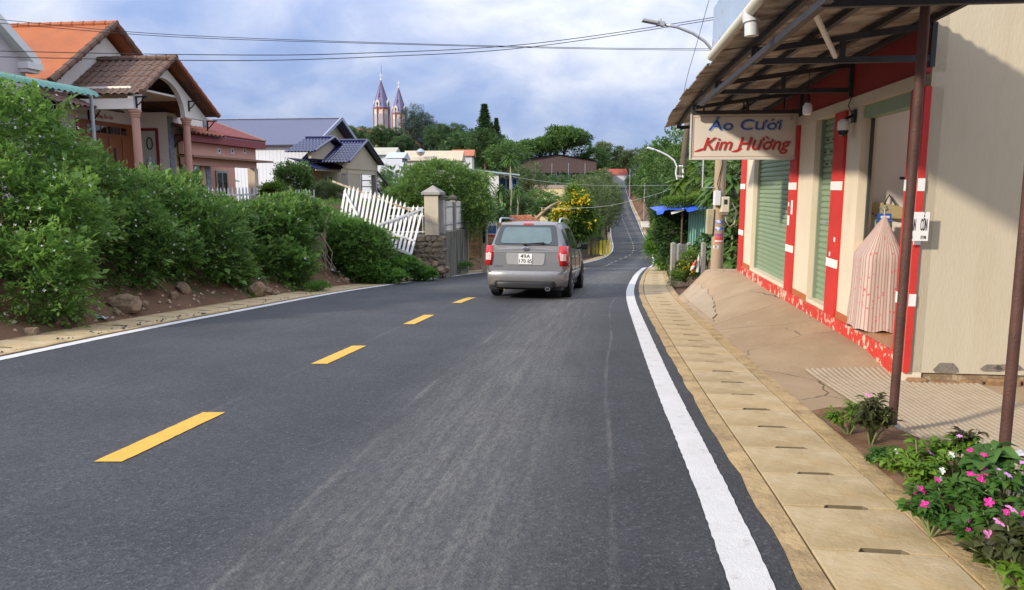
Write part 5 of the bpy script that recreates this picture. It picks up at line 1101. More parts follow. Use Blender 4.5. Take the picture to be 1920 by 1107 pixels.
bush('leafy_shrub', 'rounded dark green shrub beside the bare red earth gully', 'shrub', W(530, 530, 17.2), [bb(520, 450, 17.8, .95, .75, .85), bb(537, 500, 17.0, .7, .5, .55), bb(480, 500, 16.6, .5, .5, .55), bb(540, 400, 18.8, .9, .7, .5)], 5200, .080, .038, G_hedge, HG, flowers=45, fsize=.034, broad=.13)
bush('leafy_shrub', 'shrub on the bank top above the bare red earth gully', 'shrub', W(620, 470, 20), [bb(610, 432, 20.4, .75, .7, .55), bb(646, 446, 20.0, .6, .6, .6), bb(570, 412, 21, .8, .7, .45)], 3400, .07, .034, G_creep, HG, flowers=20, fsize=.034, broad=.13)
bush('leafy_shrub', 'dark shrub between the red earth gully and the fallen picket fence', 'shrub', W(690, 500, 20.2), [bb(672, 470, 19.8, .55, .5, .62), bb(696, 462, 20.2, .5, .5, .62), bb(690, 480, 19.8, .55, .45, .45)], 3600, .080, .038, G_hedge, HG, broad=.13)
bush('creeping_plant', 'low bright green creeper spilling onto the drain below the stone wall', 'creeper', W(740, 515, 20), [bb(690, 505, 19.6, .6, .5, .30), bb(740, 500, 20.4, .7, .6, .30), bb(790, 514, 20.8, .45, .4, .2), bb(720, 518, 19.4, .6, .35, .16)], 2600, .075, .06, G_creep, None, nleaf=5, sl=.14, up=.8, stems=0)
for lab, px, py, D, r, n in (('low weeds on the drain edge below the drooping shrub', 445, 568, 14.8, .42, 420), ('small weed clump by the paper litter under the gully', 590, 540, 16.6, .30, 260), ('tuft of weeds at the foot of the mossy concrete wall', 862, 500, 24.6, .34, 260), ('weeds at the foot of the tall shrub at the left edge', 110, 590, 10.2, .30, 200)):
    bush('weed', lab, 'weeds', W(px, py, D), [bb(px, py, D, r, r * .8, r * .5), bb(px + 14, py - 2, D + .2, r * .7, r * .7, r * .35)], n, .05, .022, G_creep, 'weeds on the left verge', nleaf=6, sl=.14, up=1.0, stems=0)
# weeds and grass over the plateau, one mass
R_ = np.random.default_rng(5); pts = []
for _ in range(9000):
    y_ = R_.uniform(6, 48); x_ = float(xL(y_)) - 2.4 - R_.exponential(2.2)
    pts.append((x_, y_, T(x_, y_)))
pts = np.array(pts); d_ = np.array([0, 0, 1.]) + R_.normal(0, .45, pts.shape)
v, q, t = sprigs(pts, d_, R_.uniform(.10, .28, len(pts)), 6, .07, .028, np.clip(R_.normal(.5, .18, len(pts)), 0, 1), .35, R=R_)
o = np_mesh('ground_cover', v, q, G_hedge2, None, t); tag(o, 'weeds and grass covering the top of the left bank', 'weeds', None, 'stuff')
R_ = np.random.default_rng(6); pts = []
for _ in range(3000):
    y_ = R_.uniform(7, 30); x_ = float(xL(y_)) - 1.25 - abs(R_.normal(0, .9)); m_ = mnoise.noise(Vector((x_ * 1.3, y_ * .7, 4)))
    if m_ > .12: pts.append((x_, y_, T(x_, y_)))
pts = np.array(pts); v, q, t = sprigs(pts, np.array([0, 0, 1.]) + R_.normal(0, .5, pts.shape), R_.uniform(.06, .2, len(pts)), 5, .04, .018, np.clip(R_.normal(.45, .18, len(pts)), 0, 1), .35, R=R_)
o = np_mesh('verge_weeds', v, q, G_creep, None, t); tag(o, 'small scattered weeds on the red earth at the foot of the bank', 'weeds', None, 'stuff')

# ------------------------------------------------------------------ rocks and litter on the earth
def rock_mesh(seed, s=(1, 1, 1)):
    R = np.random.default_rng(seed); mb = MB(); n = 4; vs_, fs = [], []; idx = {}
    for ax in range(3):
        for sg_ in (-1, 1):
            for i in range(n):
                for j in range(n):
                    f = []
                    for a, b in ((i, j), (i + 1, j), (i + 1, j + 1), (i, j + 1)):
                        p = [0, 0, 0]; p[ax] = sg_; p[(ax + 1) % 3] = -1 + 2 * a / n; p[(ax + 2) % 3] = -1 + 2 * b / n; k = tuple(round(c, 3) for c in p)
                        if k not in idx: idx[k] = len(vs_); vs_.append(k)
                        f.append(idx[k])
                    fs.append(f if sg_ > 0 else f[::-1])
    out = []
    ph = R.uniform(0, 50)
    for p in vs_:
        q = Vector(p); q = q.normalized() * .62 + q * .38; k = 1 + .30 * mnoise.noise(q * 1.3 + Vector((ph, 0, 0))) + .12 * mnoise.noise(q * 3.1 + Vector((0, ph, 0))); out.append((q.x * k * s[0], q.y * k * s[1], q.z * k * s[2]))
    mb.add(out, fs); return mb
M_rock = mat('ochre_rock', (.27, .185, .115), .9, .3, 6, bump=.7, bscale=14, col2=(.15, .095, .06), c2lo=.5, c2hi=.7, c2scale=5)
M_rockp = mat('pale_rubble', (.36, .28, .19), .9, .25, 6, bump=.6, bscale=16)
RPROTO = [rock_mesh(k).build('rock', M_rock) for k in range(5)]
used = [False] * 5
def rock(label, loc, size, k, rz, mt=None, group='loose rocks on the left verge'):
    if not used[k] and mt is None: o = RPROTO[k]; used[k] = True
    else:
        o = RPROTO[k].copy(); COL.objects.link(o)
    o.location = loc; o.scale = size; o.rotation_euler = (rz * .3, rz * .5, rz); tag(o, label, 'rock', group); return o
def on_ground(px, py, D, dz=0): p = P(px, py, D); return (p.x, p.y, T(p.x, p.y) + dz)
def verge(px, py):                            # the point of the verge seen at a pixel
    kx, kz = ray(px, py)
    for D in np.arange(6, 40, .02):
        x_ = kx * D
        if kz * D <= max(T(x_, D), zr(D)): return (x_, D, kz * D)
for i, (px, py, s, lab) in enumerate([(235, 579, .19, 'large ochre boulder lying on the red earth beside the left drain'), (222, 592, .07, 'small pale stone just below the big boulder'), (270, 578, .08, 'stone to the right of the big boulder'), (134, 556, .07, 'stone high on the bank under the tall left shrub'), (118, 608, .10, 'flat ochre stone at the drain edge under the tall left shrub'), (60, 628, .08, 'stone among grey gravel at the left edge'), (165, 572, .06, 'small stone up the earth slope left of the boulder'),
                                  (325, 560, .08, 'brown stone under the dense dark shrub'), (345, 548, .12, 'earthy boulder in the shade under the dense dark shrub'), (480, 552, .20, 'broad ochre rock on the earth below the rounded shrub'), (500, 549, .09, 'stone beside the broad ochre rock'), (515, 554, .07, 'small stone right of the broad ochre rock'), (648, 532, .10, 'dark clod of earth by the blue litter'), (665, 527, .11, 'ochre stone right of the blue litter'), (610, 535, .09, 'stone below the dry root'), (640, 520, .08, 'stone just under the gully'), (680, 520, .08, 'stone at the left end of the creeper')]):
    x_, y_, z_ = verge(px, py); rock(lab, (x_, y_, z_ + s * .35), (s * 1.15, s * .9, s * .8), i % 5, i * 1.3)
grav = MB()
for i in range(420):
    y_ = random.uniform(7.5, 26); x_ = float(xL(y_)) - 1.12 - abs(random.gauss(0, .55)); s = random.uniform(.012, .045); m = rock_mesh(i % 6) if i < 6 else None
    t = random.uniform(0, 6.28); z_ = T(x_, y_) + s * .3; pts = [(x_ + s * math.cos(t + k * 1.57) * random.uniform(.7, 1.2), y_ + s * math.sin(t + k * 1.57) * random.uniform(.7, 1.2), z_ + random.uniform(-.2, .2) * s) for k in range(4)]
    grav.add(pts + [(x_, y_, z_ + s * .9), (x_, y_, z_ - s)], [(0, 1, 4), (1, 2, 4), (2, 3, 4), (3, 0, 4), (1, 0, 5), (2, 1, 5), (3, 2, 5), (0, 3, 5)])
tag(grav.build('gravel', M_rockp), 'loose gravel and clods at the foot of the left bank', 'gravel', None, 'stuff')
bits = MB()
for i in range(70):
    y_ = random.choice([random.uniform(7.5, 16), random.uniform(9.5, 12)]); x_ = float(xL(y_)) - LW - random.uniform(.10, .34); s = random.uniform(.006, .02); z_ = zr(y_) + .02
    bits.add([(x_ - s, y_ - s, z_), (x_ + s, y_ - s * .6, z_), (x_ + s * .7, y_ + s, z_), (x_ - s, y_ + s, z_), (x_, y_, z_ + s * 1.2)], [(0, 1, 4), (1, 2, 4), (2, 3, 4), (3, 0, 4)])
tag(bits.build('asphalt_crumbs', mat('asphalt_crumb', (.03, .03, .032), .9)), 'black asphalt crumbs scattered along the left drain', 'crumbs', None, 'stuff')
def litter(name, label, px, py, s, m, seed):
    x_, y_, z_ = verge(px, py); R = np.random.default_rng(seed); mb = MB(); n = 6
    mb.sheet([[((i / (n - 1) - .5) * s * 1.6 + R.normal(0, s * .05), (j / (n - 1) - .5) * s * .9, abs(R.normal(0, s * .16)) + .02 + s * .25 * math.sin(i * 1.1) * (j / n)) for j in range(n)] for i in range(n)])
    o = mb.build(name, m, smooth='all', loc=(x_, y_, z_)); tag(o, label, 'litter')
litter('paper_scrap', 'white paper scrap on the earth below the gully', 626, 512, .22, mat('dull_white_paper', (.55, .54, .52), .8, .1), 1)
litter('plastic_wrapper', 'blue and white crumpled wrapper beside the ochre stone', 657, 528, .14, mat('blue_wrapper', (.20, .26, .48), .4, .4, 12), 2)
litter('plastic_bag', 'clear bluish plastic bag lying by the left drain near the boulder', 190, 600, .13, mat('pale_plastic', (.42, .48, .55), .3, .3, 14), 3)
rt = thing('dry_root', 'bundle of dry pale roots hanging in the red earth gully', 'roots', verge(606, 505)); mb = MB(); R_ = np.random.default_rng(8)
for k in range(26):
    a = Vector((R_.normal(0, .05), R_.normal(0, .03), .95)); b = Vector((R_.normal(-.02, .12), -.1 + R_.normal(0, .05), .45)); c_ = Vector((R_.normal(-.05, .26), -.25 + R_.normal(0, .1), .02)); mb.tube([a, b, c_], [.014, .010, .004], 4)
mb.build('root_strands', mat('dry_root_fibre', (.33, .27, .18), .9, .25, 8), rt)['kind'] = 'stuff'
mb = MB(); mb.tube([(0.05, 0, .8), (.1, -.05, 1.15), (.22, -.05, 1.45)], [.025, .02, .01], 6); mb.build('stem', mat('dry_root_fibre', (.33, .27, .18)), rt)
# ------------------------------------------------------------------ fences, walls and the gate on the left
M_pick = mat('white_fence_paint', (.70, .70, .67), .6, .08, 4, col2=(.42, .38, .32), c2lo=.60, c2hi=.8, c2scale=6)
M_rustrail = mat('rusty_rail', (.36, .22, .13), .8, .3, 5, col2=(.6, .55, .48), c2lo=.5, c2hi=.6, c2scale=5)
def picket_mesh(h, w=.06, t=.018):
    mb = MB(); mb.prism([(-w / 2, 0, 0), (w / 2, 0, 0), (w / 2, 0, h - .09), (0, 0, h), (-w / 2, 0, h - .09)], (0, t, 0)); return mb
# fallen panel: leans right and back, half buried in the shrubs
DF = 21.7; tl = P(648, 349, DF + .3); trr = P(792, 391, DF + .1); bl = P(634, 432, DF - .5); br = P(770, 478, DF - .6)
ff = thing('fallen_picket_fence', 'white picket fence panel collapsed and leaning against the stone wall', 'fence', br)
n = 19; first = None; axu = (trr - tl).normalized()
for i in range(n):
    t = i / (n - 1); top = tl.lerp(trr, t) + Vector((0, 0, .10 * math.sin(math.pi * t) + random.uniform(-.05, .05))); bot = bl.lerp(br, t)
    if i == n - 4: top = top.lerp(bot, .2)
    d = (top - bot); L = d.length; z = d.normalized(); x = (axu - z * axu.dot(z)).normalized(); y = z.cross(x)
    if first is None: first = picket_mesh(1.0).build('picket', M_pick, ff); o = first
    else: o = first.copy(); COL.objects.link(o); o.parent = ff
    o.matrix_local = Matrix.Translation(bot - br) @ Matrix((x, y, z)).transposed().to_4x4() @ Matrix.Diagonal((1.1, 1, L, 1))
def rail(fr_o, a, b, w, h, m, off):
    mb = MB(); mb.bar(a - fr_o.location + off, b - fr_o.location + off, w, h); return mb.build('rail', m, fr_o)
toward = Vector((0, -.03, 0)); back = Vector((0, .035, 0))
def fp(s, t): return tl.lerp(trr, s).lerp(bl.lerp(br, s), t)          # point on the panel
rail(ff, fp(-.17, -.02), fp(.95, .12), .03, .05, M_rustrail, toward); rail(ff, fp(.45, .69), fp(1.0, .70), .03, .06, M_pick, toward); rail(ff, fp(.42, .97), fp(1.01, .985), .03, .07, M_pick, toward)
rail(ff, fp(.5, .62), fp(1.0, .02), .03, .06, M_pick, toward * 1.9); rail(ff, fp(0, .12), fp(.22, .55), .03, .06, M_pick, toward * 1.9)
# picket fences still standing behind the shrubs
def stand(px0, px1, D0, D1, pyt, n, label):
    a, b = P(px0, pyt, D0), P(px1, pyt, D1); f_ = thing('picket_fence', label, 'fence', (a.x, a.y, a.z - 1.1), 0, 'white picket fences standing along the bank top'); first = None; d = (b - a); rz = math.atan2(d.y, d.x)
    for i in range(n):
        p = a.lerp(b, i / (n - 1)) - a
        if first is None: first = picket_mesh(1.1, .075).build('picket', M_pick, f_); o = first
        else: o = first.copy(); COL.objects.link(o); o.parent = f_
        o.location = (p.x, p.y, p.z + random.uniform(-.02, .02)); o.rotation_euler = (0, random.uniform(-.03, .03), rz)
    for z in (.35, .82): mb = MB(); mb.bar((0, .03, z), (d.x, d.y + .03, d.z + z), .03, .06); mb.build('rail', M_pick, f_)
stand(392, 482, 26.0, 28.5, 351, 14, 'white picket fence before the pink house'); stand(533, 588, 29, 30.5, 356, 9, 'short white picket fence between the round tree and the fallen panel')
# gate pillar
M_pillar = mat('cream_grey_render', (.47, .41, .31), .85, .1, 2, bump=.2, col2=(.25, .22, .17), c2lo=.55, c2hi=.8, c2scale=2)
DP = 22.6; pb = P(813, 441, DP); gp = thing('gate_pillar', 'cream square pillar with a grey pyramid cap on the stone wall', 'pillar', pb, -.2)
hp = (441 - 366) / 1387 * DP
mb = MB(); mb.box(-.22, .22, -.2, .24, 0, hp); mb.build('shaft', M_pillar, gp, bevel=.01)
mb = MB(); mb.box(-.29, .29, -.27, .31, hp, hp + .07); mb.add([(-.29, -.27, hp + .071), (.29, -.27, hp + .071), (.29, .31, hp + .071), (-.29, .31, hp + .071), (0, .02, hp + .28)], [(0, 1, 4), (1, 2, 4), (2, 3, 4), (3, 0, 4)]); mb.build('cap', M_concrete, gp)
# stone retaining wall under the pillar
rw_ = thing('stone_wall', 'low wall of dark field stones under the cream pillar', 'wall', P(832, 512, 22.3), -.2); zb0 = zr(22.4) - .1; M_fst = mat('dark_field_stone', (.17, .135, .10), .9, .35, 6, bump=.7, bscale=12, col2=(.33, .27, .19), c2lo=.52, c2hi=.62, c2scale=5)
ow = rw_.location; wt = pb.z - .01 - ow.z; wb = zb0 - ow.z; wl_ = -1.75
mb = MB(); mb.box(wl_, 0, .08, .55, wb, wt); core = mb.build('mortar_core', mat('grey_mortar', (.20, .175, .14), .95, .2, 6, bump=.6), rw_)
protos = [rock_mesh(20 + k).build('stone', M_fst, core) for k in range(4)]; z = wb + .08; k = 0
while z < wt - .03:
    x = wl_ + random.uniform(0, .1); h_ = random.uniform(.13, .2)
    while x < -.06:
        w_ = random.uniform(.16, .32); o = protos[k] if k < 4 else protos[random.randrange(4)].copy()
        if k >= 4: COL.objects.link(o)
        o.parent = core; o.location = (min(x + w_ / 2, -.08), .10 + random.uniform(-.02, .02), z + h_ / 2); o.scale = (w_ * .56, .10, h_ * .58); o.rotation_euler = (random.uniform(-.1, .1), random.uniform(-.25, .25), random.uniform(-.1, .1)); x += w_; k += 1
    z += h_
for i, (px, py, s) in enumerate([(772, 488, .16), (786, 492, .12), (800, 500, .14), (815, 497, .12), (826, 508, .15), (838, 506, .10), (795, 510, .13), (760, 474, .13)]):
    p = P(px, py, 21.9 + .02 * i); o = rock(f'pale tumbled stone {["left of the heap", "second in the heap", "in the middle of the heap", "upper right of the heap", "at the right foot of the heap", "against the mossy wall corner", "lowest of the heap", "just under the fallen fence"][i]} below the stone wall', (p.x, p.y, p.z), (s, s * .8, s * .75), (i + 2) % 5, i * 1.7, 1, 'tumbled stones below the stone wall'); o.data = o.data if i % 2 else o.data
# mossy concrete wall along the road with slatted panels above
c0 = P(836, 512, 22.45); c1 = P(878, 498, 26.6); dw = Vector((c1.x - c0.x, c1.y - c0.y, 0)); Lw = dw.length; rzw = math.atan2(dw.y, dw.x)
mw = thing('mossy_wall', 'streaked mossy concrete wall along the verge up to the wooden gate', 'wall', (c0.x, c0.y, zr(22.5)), rzw); zt_a = P(836, 437, 22.45).z - zr(22.5); zt_b = P(878, 428, 26.6).z - zr(22.5); zlo = zr(27) - zr(22.5) - .3
mb = MB(); mb.prism([(0, 0, zlo), (Lw, 0, zlo), (Lw, 0, zt_b), (0, 0, zt_a)], (0, .22, 0)); mb.build('wall_body', mat('mossy_concrete', (.20, .18, .14), .95, .3, 2, bump=.5, bscale=18, stretch=(2, 2, .4), col2=(.045, .05, .03), c2lo=.42, c2hi=.62, c2scale=2.2), mw)
sf = thing('slatted_fence', 'grey white upright slats with capped posts on the mossy wall', 'fence', (c0.x, c0.y, zr(22.5) + zt_a), rzw)
hs = .95; first = None; ns = 30
for i in range(ns):
    t = (i + .5) / ns
    if abs(t - .45) < .03 or t < .03 or t > .97: continue
    if first is None: mb = MB(); mb.box(-.045, .045, 0, .03, .04, hs); first = mb.build('slat', mat('weathered_white_slat', (.48, .47, .44), .85, .2, 5, col2=(.25, .22, .18), c2lo=.5, c2hi=.7, c2scale=4), sf); o = first
    else: o = first.copy(); COL.objects.link(o); o.parent = sf
    o.location = (Lw * t, .1, (zt_b - zt_a) * t + random.uniform(-.01, .01))
for t in (.02, .45, .98):
    mb = MB(); mb.box(-.08, .08, .02, .2, -.15, hs + .08); p_ = mb.build('post', M_concrete, sf); p_.location = (Lw * t, 0, (zt_b - zt_a) * t)
    mb = MB(); mb.box(-.14, .14, -.04, .26, hs + .08, hs + .13); mb.add([(-.14, -.04, hs + .131), (.14, -.04, hs + .131), (.14, .26, hs + .131), (-.14, .26, hs + .131), (0, .11, hs + .23)], [(0, 1, 4), (1, 2, 4), (2, 3, 4), (3, 0, 4)]); mb.build('post_cap', mat('dark_mossy_cap', (.07, .065, .05), .95), p_)
for z in (.22, .78): mb = MB(); mb.bar((0, .09, z), (Lw, .09, z + zt_b - zt_a), .02, .04); mb.build('wire_rail', M_galv, sf)
# railing between the pillar and the fallen panel
rl = thing('white_railing', 'thin white metal railing just left of the cream pillar', 'railing', P(796, 438, 23.4))
for k in range(8): mb = MB(); mb.tube([(-1.1 + .15 * k, 0, 0), (-1.1 + .15 * k, 0, .85)], .013, 5); mb.build('bar', M_pick, rl)
for z in (.05, .55, .8): mb = MB(); mb.bar((-1.1, 0, z), (0, 0, z), .03, .03); mb.build('rail', M_pick, rl)
# wooden gate
M_gate = mat('ochre_gate_wood', (.36, .20, .09), .8, .2, 4, stretch=(4, 4, 1), bump=.2)
g0, g1 = P(880, 484, 26.9), P(905, 484, 27.4); gt = thing('wooden_gate', 'brown slatted wooden gate between two concrete posts', 'gate', g0); dg = g1 - g0; hg = (484 - 411) / 1387 * 27
first = None
for i in range(7):
    if first is None: mb = MB(); mb.box(-.022, .022, 0, .02, 0, hg); first = mb.build('slat', M_gate, gt); o = first
    else: o = first.copy(); COL.objects.link(o); o.parent = gt
    o.location = dg * ((i + .5) / 7)
for z in (.03, .50, 1.02, hg - .12): mb = MB(); mb.bar((0, -.015, z), (dg.x, dg.y - .015, z), .03, .06); mb.build('rail', M_gate, gt)
def gpost(px, D, pyt, pyb, w, lab, ball):
    p = P(px, pyb, D); h = (pyb - pyt) / 1387 * D; q = thing('gate_post', lab, 'post', p, -.2, 'posts of the wooden gate'); mb = MB(); mb.box(-w / 2, w / 2, -w / 2, w / 2, -.2, h); mb.build('shaft', mat('sandy_concrete_post', (.42, .33, .23), .85, .15, 3, bump=.3), q, bevel=.01)
    if ball:
        mb = MB(); mb.lathe((0, 0, h), [(.05, 0), (.10, .04), (.12, .1), (.09, .17), (.02, .21)], 12); mb.build('ball_finial', M_concrete, q, smooth=True)
        mb = MB(); mb.box(-.05, .05, -w / 2 - .003, -w / 2 + .001, h - .9, h - .25); mb.build('slot', M_black, q)
gpost(876.5, 26.75, 428, 500, .10, 'thin pale post at the hinge side of the wooden gate', False); gpost(909, 27.3, 410, 499, .20, 'thick post with a round finial at the wooden gate', True)
mb = MB(); a, b = G(882, 511), G(912, 508); mb.sheet([[(float(xL(y_)) - 1.0, y_, zr(y_) + .03), (float(xL(y_)) - 2.6, y_ + .6, zr(y_) + .12)] for y_ in np.linspace(24.6, 27.4, 8)]); tag(mb.build('gate_path', M_slab), None, None, None, 'structure')
# plank fence with a poster behind the car
a, b = P(914, 452, 28.2), P(985, 452, 31.5); pf = thing('plank_fence', 'tan plank fence behind the car beside the gate', 'fence', a); d = b - a; first = None
for i in range(16):
    if first is None: mb = MB(); mb.box(-.13, .12, 0, .025, -.4, .75); first = mb.build('plank', mat('tan_plank', (.42, .27, .12), .8, .2, 3, stretch=(3, 3, .6)), pf); o = first
    else: o = first.copy(); COL.objects.link(o); o.parent = pf
    o.location = d * ((i + .5) / 16) + Vector((0, 0, random.uniform(-.03, .03)))
mb = MB(); mb.bar((0, .04, .55), (d.x, d.y + .04, .55), .04, .07); mb.build('rail', M_gate, pf)
ps = thing('poster', 'small blue and red poster on the plank fence beside the gate post', 'poster', P(922, 446, 28.3)); mb = MB(); mb.box(-.2, .2, 0, .01, -.02, .62); b_ = mb.build('sheet', M_white, ps)
mb = MB(); mb.box(-.17, .17, -.004, -.001, .16, .46); mb.build('blue_print', mat('poster_blue', (.04, .10, .28), .5, .4, 12), b_); mb = MB(); mb.box(-.2, .2, -.004, -.001, .0, .12); mb.build('red_print', mat('poster_red', (.5, .04, .03), .5), b_)
mb = MB(); a, b = P(912, 500, 27.6), P(1000, 500, 31.5); dd = b - a; mb.prism([(0, 0, -.3), (dd.x, dd.y, -.3), (dd.x, dd.y, .85), (0, 0, .85)], (0, .2, 0)); o = mb.build('low_wall', mat('red_brown_wall', (.15, .085, .06), .9, .3, 3), loc=a); tag(o, 'low dark brown wall under the plank fence', 'wall')
# stack of bricks
bs = P(983, 414, 36); bk = MB(); bk.box(-.10, .10, -.05, .05, -.035, .035); protoB = bk.build('brick', mat('red_brick', (.46, .17, .10), .85, .2, 5)); st = thing('brick_stack', 'stack of orange red bricks above the roof of the car', 'brick stack', bs); protoB.parent = st; k = 0
for r in range(7):
    for c_ in range(5 if r > 4 else 6):
        for d_ in range(2):
            o = protoB if k == 0 else protoB.copy()
            if k: COL.objects.link(o); o.parent = st
            o.location = (-.6 + c_ * .225 + random.uniform(-.02, .02) + (.1 if r % 2 else 0), d_ * .12, -.25 + r * .078); o.rotation_euler = (0, 0, random.uniform(-.1, .1)); k += 1
# black metal fence with a yellow panel down by the bend
fb0, fb1 = P(1062, 492, 44), P(1131, 480, 58); mf = thing('metal_bar_fence', 'dark metal bar fence at the bend behind the car mirror', 'fence', fb0); d = fb1 - fb0; first = None
for i in range(34):
    if first is None: mb = MB(); mb.box(-.02, .02, -.02, .02, 0, 1.5); first = mb.build('bar', M_iron, mf); o = first
    else: o = first.copy(); COL.objects.link(o); o.parent = mf
    o.location = d * (i / 33)
for z in (.15, 1.3): mb = MB(); mb.bar((0, 0, z), (d.x, d.y, d.z + z), .05, .05); mb.build('rail', M_iron, mf)
yb = thing('yellow_corrugated_sheet', 'yellow corrugated sheet hung on the dark bar fence', 'metal sheet', P(1124, 478, 56.2)); mb = MB()
for k in range(6): mb.box(-.85 + k * .28, -.85 + k * .28 + .2, -.05 - .02 * (k % 2), -.01, 0, 1.1)
mb.build('sheet', mat('yellow_sheet', (.62, .50, .03), .5, .1), yb)['kind'] = 'stuff'
wp = thing('white_wall_panel', 'narrow white wall standing behind the car windows', 'wall', P(1070, 478, 46)); mb = MB(); mb.box(-.6, .55, 0, .2, -.5, 2.9); mb.build('panel', M_white, wp)
mb = MB(); mb.box(-.62, .57, -.02, .22, 2.901, 3.0); mb.build('coping', M_concrete, wp)
# ------------------------------------------------------------------ trees: one of each kind, then copies
def crown_blobs(R, r, k, sub=.42, flat=1.0):
    out = []
    for i in range(k):
        d = unit(R.normal(0, 1, 3)); d[2] = d[2] * .9 + .12; c = d * np.array(r) * R.uniform(.45, .82); s = sub * R.uniform(.65, 1.2); out.append((c, (r[0] * s, r[1] * s, r[2] * s * flat)))
    return out
def make_tree(seed, H, trunk, r, k, n, ll, lw, material, nleaf=6, sl=.5, sub=.42, flat=1.0, lean=.0, droop=.3, tint0=.42, up=.3, bark=None):
    """a tapered trunk, limbs into every clump and a clumped crown with gaps; returns (trunk mesh object, crown mesh object) centred on the base"""
    R = np.random.default_rng(seed); cz = H - r[2] * .95; bl_ = [(np.array(c) + np.array([lean * H, 0, cz]), s) for c, s in crown_blobs(R, r, k, sub, flat)]
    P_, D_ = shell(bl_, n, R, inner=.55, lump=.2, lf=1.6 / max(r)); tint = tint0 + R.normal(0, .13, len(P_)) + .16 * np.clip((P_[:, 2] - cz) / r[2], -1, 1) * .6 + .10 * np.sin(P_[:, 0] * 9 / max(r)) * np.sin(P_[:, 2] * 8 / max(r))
    v, q, t = sprigs(P_, D_ + np.array([0, 0, up]) + R.normal(0, .5, P_.shape), R.uniform(.6, 1.4, len(P_)) * sl, nleaf, ll, lw, tint, droop, R=R)
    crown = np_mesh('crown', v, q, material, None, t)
    mb = MB(); top = Vector((lean * H, 0, cz)); mb.tube([Vector((0, 0, -.3)), Vector((lean * H * .2, .02 * H, cz * .45)), top, top + Vector((0, 0, r[2] * .5))], [trunk * 1.25, trunk, trunk * .6, trunk * .2], 8)
    for c, s in bl_[:14]:
        st = Vector((lean * H * .5, 0, cz * R.uniform(.5, .95))); e = Vector(c); mb.tube([st, (st + e) / 2 + Vector((0, 0, -.05 * H * .3)), e], [trunk * .4, trunk * .25, trunk * .06], 5)
    tr = mb.build('trunk', bark or M_bark, None, smooth='all'); return tr, crown
def make_conifer(seed, H, r, whorls, per, ll, lw, material, sl, taper=1.0, trunk=.25, bare=.12, nsp=9, updir=.0):
    R = np.random.default_rng(seed); B, D_, L_ = [], [], []
    mb = MB(); mb.tube([(0, 0, -.3), (0, 0, H * .5), (0, 0, H)], [trunk, trunk * .6, .03], 7)
    for w in range(whorls):
        f = w / (whorls - 1); z = H * (bare + (1 - bare) * f * .985); rad = r * (1 - f) ** taper + r * .02
        for k in range(per):
            t = 2 * math.pi * (k + .5 * (w % 2)) / per + R.normal(0, .12); d = np.array([math.cos(t), math.sin(t), updir + R.normal(0, .08)]); rr = rad * R.uniform(.8, 1.1)
            mb.tube([(0, 0, z), (d[0] * rr * .9, d[1] * rr * .9, z + d[2] * rr * .9)], [trunk * .16 * (1 - f) + .015, .01], 4, caps=False)
            for j in range(nsp):
                q = (j + 1) / nsp; B.append(np.array([d[0] * rr * q * .92, d[1] * rr * q * .92, z + d[2] * rr * q])); D_.append(d * .7 + R.normal(0, .35, 3) + np.array([0, 0, .25])); L_.append(sl * (1.15 - .5 * q) * (1.05 - .85 * f))
    B, D_, L_ = np.array(B), np.array(D_), np.array(L_); v, q, t = sprigs(B, D_, L_, 6, ll, lw, np.clip(R.normal(.42, .14, len(B)), 0, 1), .15, R=R)
    return mb.build('trunk', M_bark), np_mesh('crown', v, q, material, None, t)
TP = {}
def kind(key, parts):
    for p in parts: COL.objects.unlink(p)
    TP[key] = parts
kind('broad', make_tree(1, 10, .28, (4.2, 4.2, 3.4), 22, 2600, .42, .24, G_mid, sl=.8))
kind('broad_dark', make_tree(2, 10, .30, (3.8, 3.8, 3.8), 24, 2600, .42, .24, G_dark, sl=.8))
kind('olive', make_tree(3, 9, .2, (2.4, 2.4, 3.6), 22, 3000, .26, .11, G_olive, sl=.6, up=.6))
kind('layered', make_tree(4, 14, .4, (8, 8, 3.2), 26, 3600, .55, .32, G_mid, sl=1.0, sub=.30, flat=.5, tint0=.4))
kind('pine', make_tree(5, 13, .28, (4.6, 4.6, 3.8), 26, 3800, .55, .10, G_pine, nleaf=8, sl=.7, sub=.30, flat=.8, tint0=.45))
kind('wispy', make_tree(6, 13, .25, (3.2, 3.2, 5.2), 26, 2200, .6, .07, G_blueg, nleaf=8, sl=.9, sub=.30, tint0=.5))
kind('araucaria', make_conifer(7, 16, 2.9, 30, 7, .42, .13, G_pine, .8, taper=1.05, trunk=.3, updir=.12))
kind('cypress', make_conifer(8, 10, 1.3, 26, 7, .40, .16, G_dark, .6, taper=.7, trunk=.2, bare=.05, nsp=5, updir=.35))
kind('young', make_tree(9, 6, .10, (1.7, 1.7, 2.1), 16, 1600, .20, .10, G_yellowg, sl=.45))
kind('sparse', make_tree(10, 13, .3, (5, 5, 4), 20, 1300, .6, .22, G_olive, sl=1.1, sub=.26, flat=.7, tint0=.35))
TC = {k: 0 for k in TP}
def tree(key, name, label, loc, s, rz, group, sz=None, cat='tree'):
    th = thing(name, label, cat, loc, rz, group); th.scale = (s, s, sz or s)
    for p in TP[key]:
        o = p if TC[key] == 0 else p.copy(); COL.objects.link(o); o.parent = th
    TC[key] += 1; return th
def tpx(key, name, label, px, pyt, pyb, D, rz, group, wide=1.0, H0={'broad': 10, 'broad_dark': 10, 'olive': 9, 'layered': 14, 'pine': 13, 'wispy': 13, 'araucaria': 16, 'cypress': 10, 'young': 6, 'sparse': 13}):
    b = P(px, pyb, D); h = (pyb - pyt) / 1387 * D * 1.0; s = h / H0[key]
    return tree(key, name, label, b, s * wide, rz, group, s)
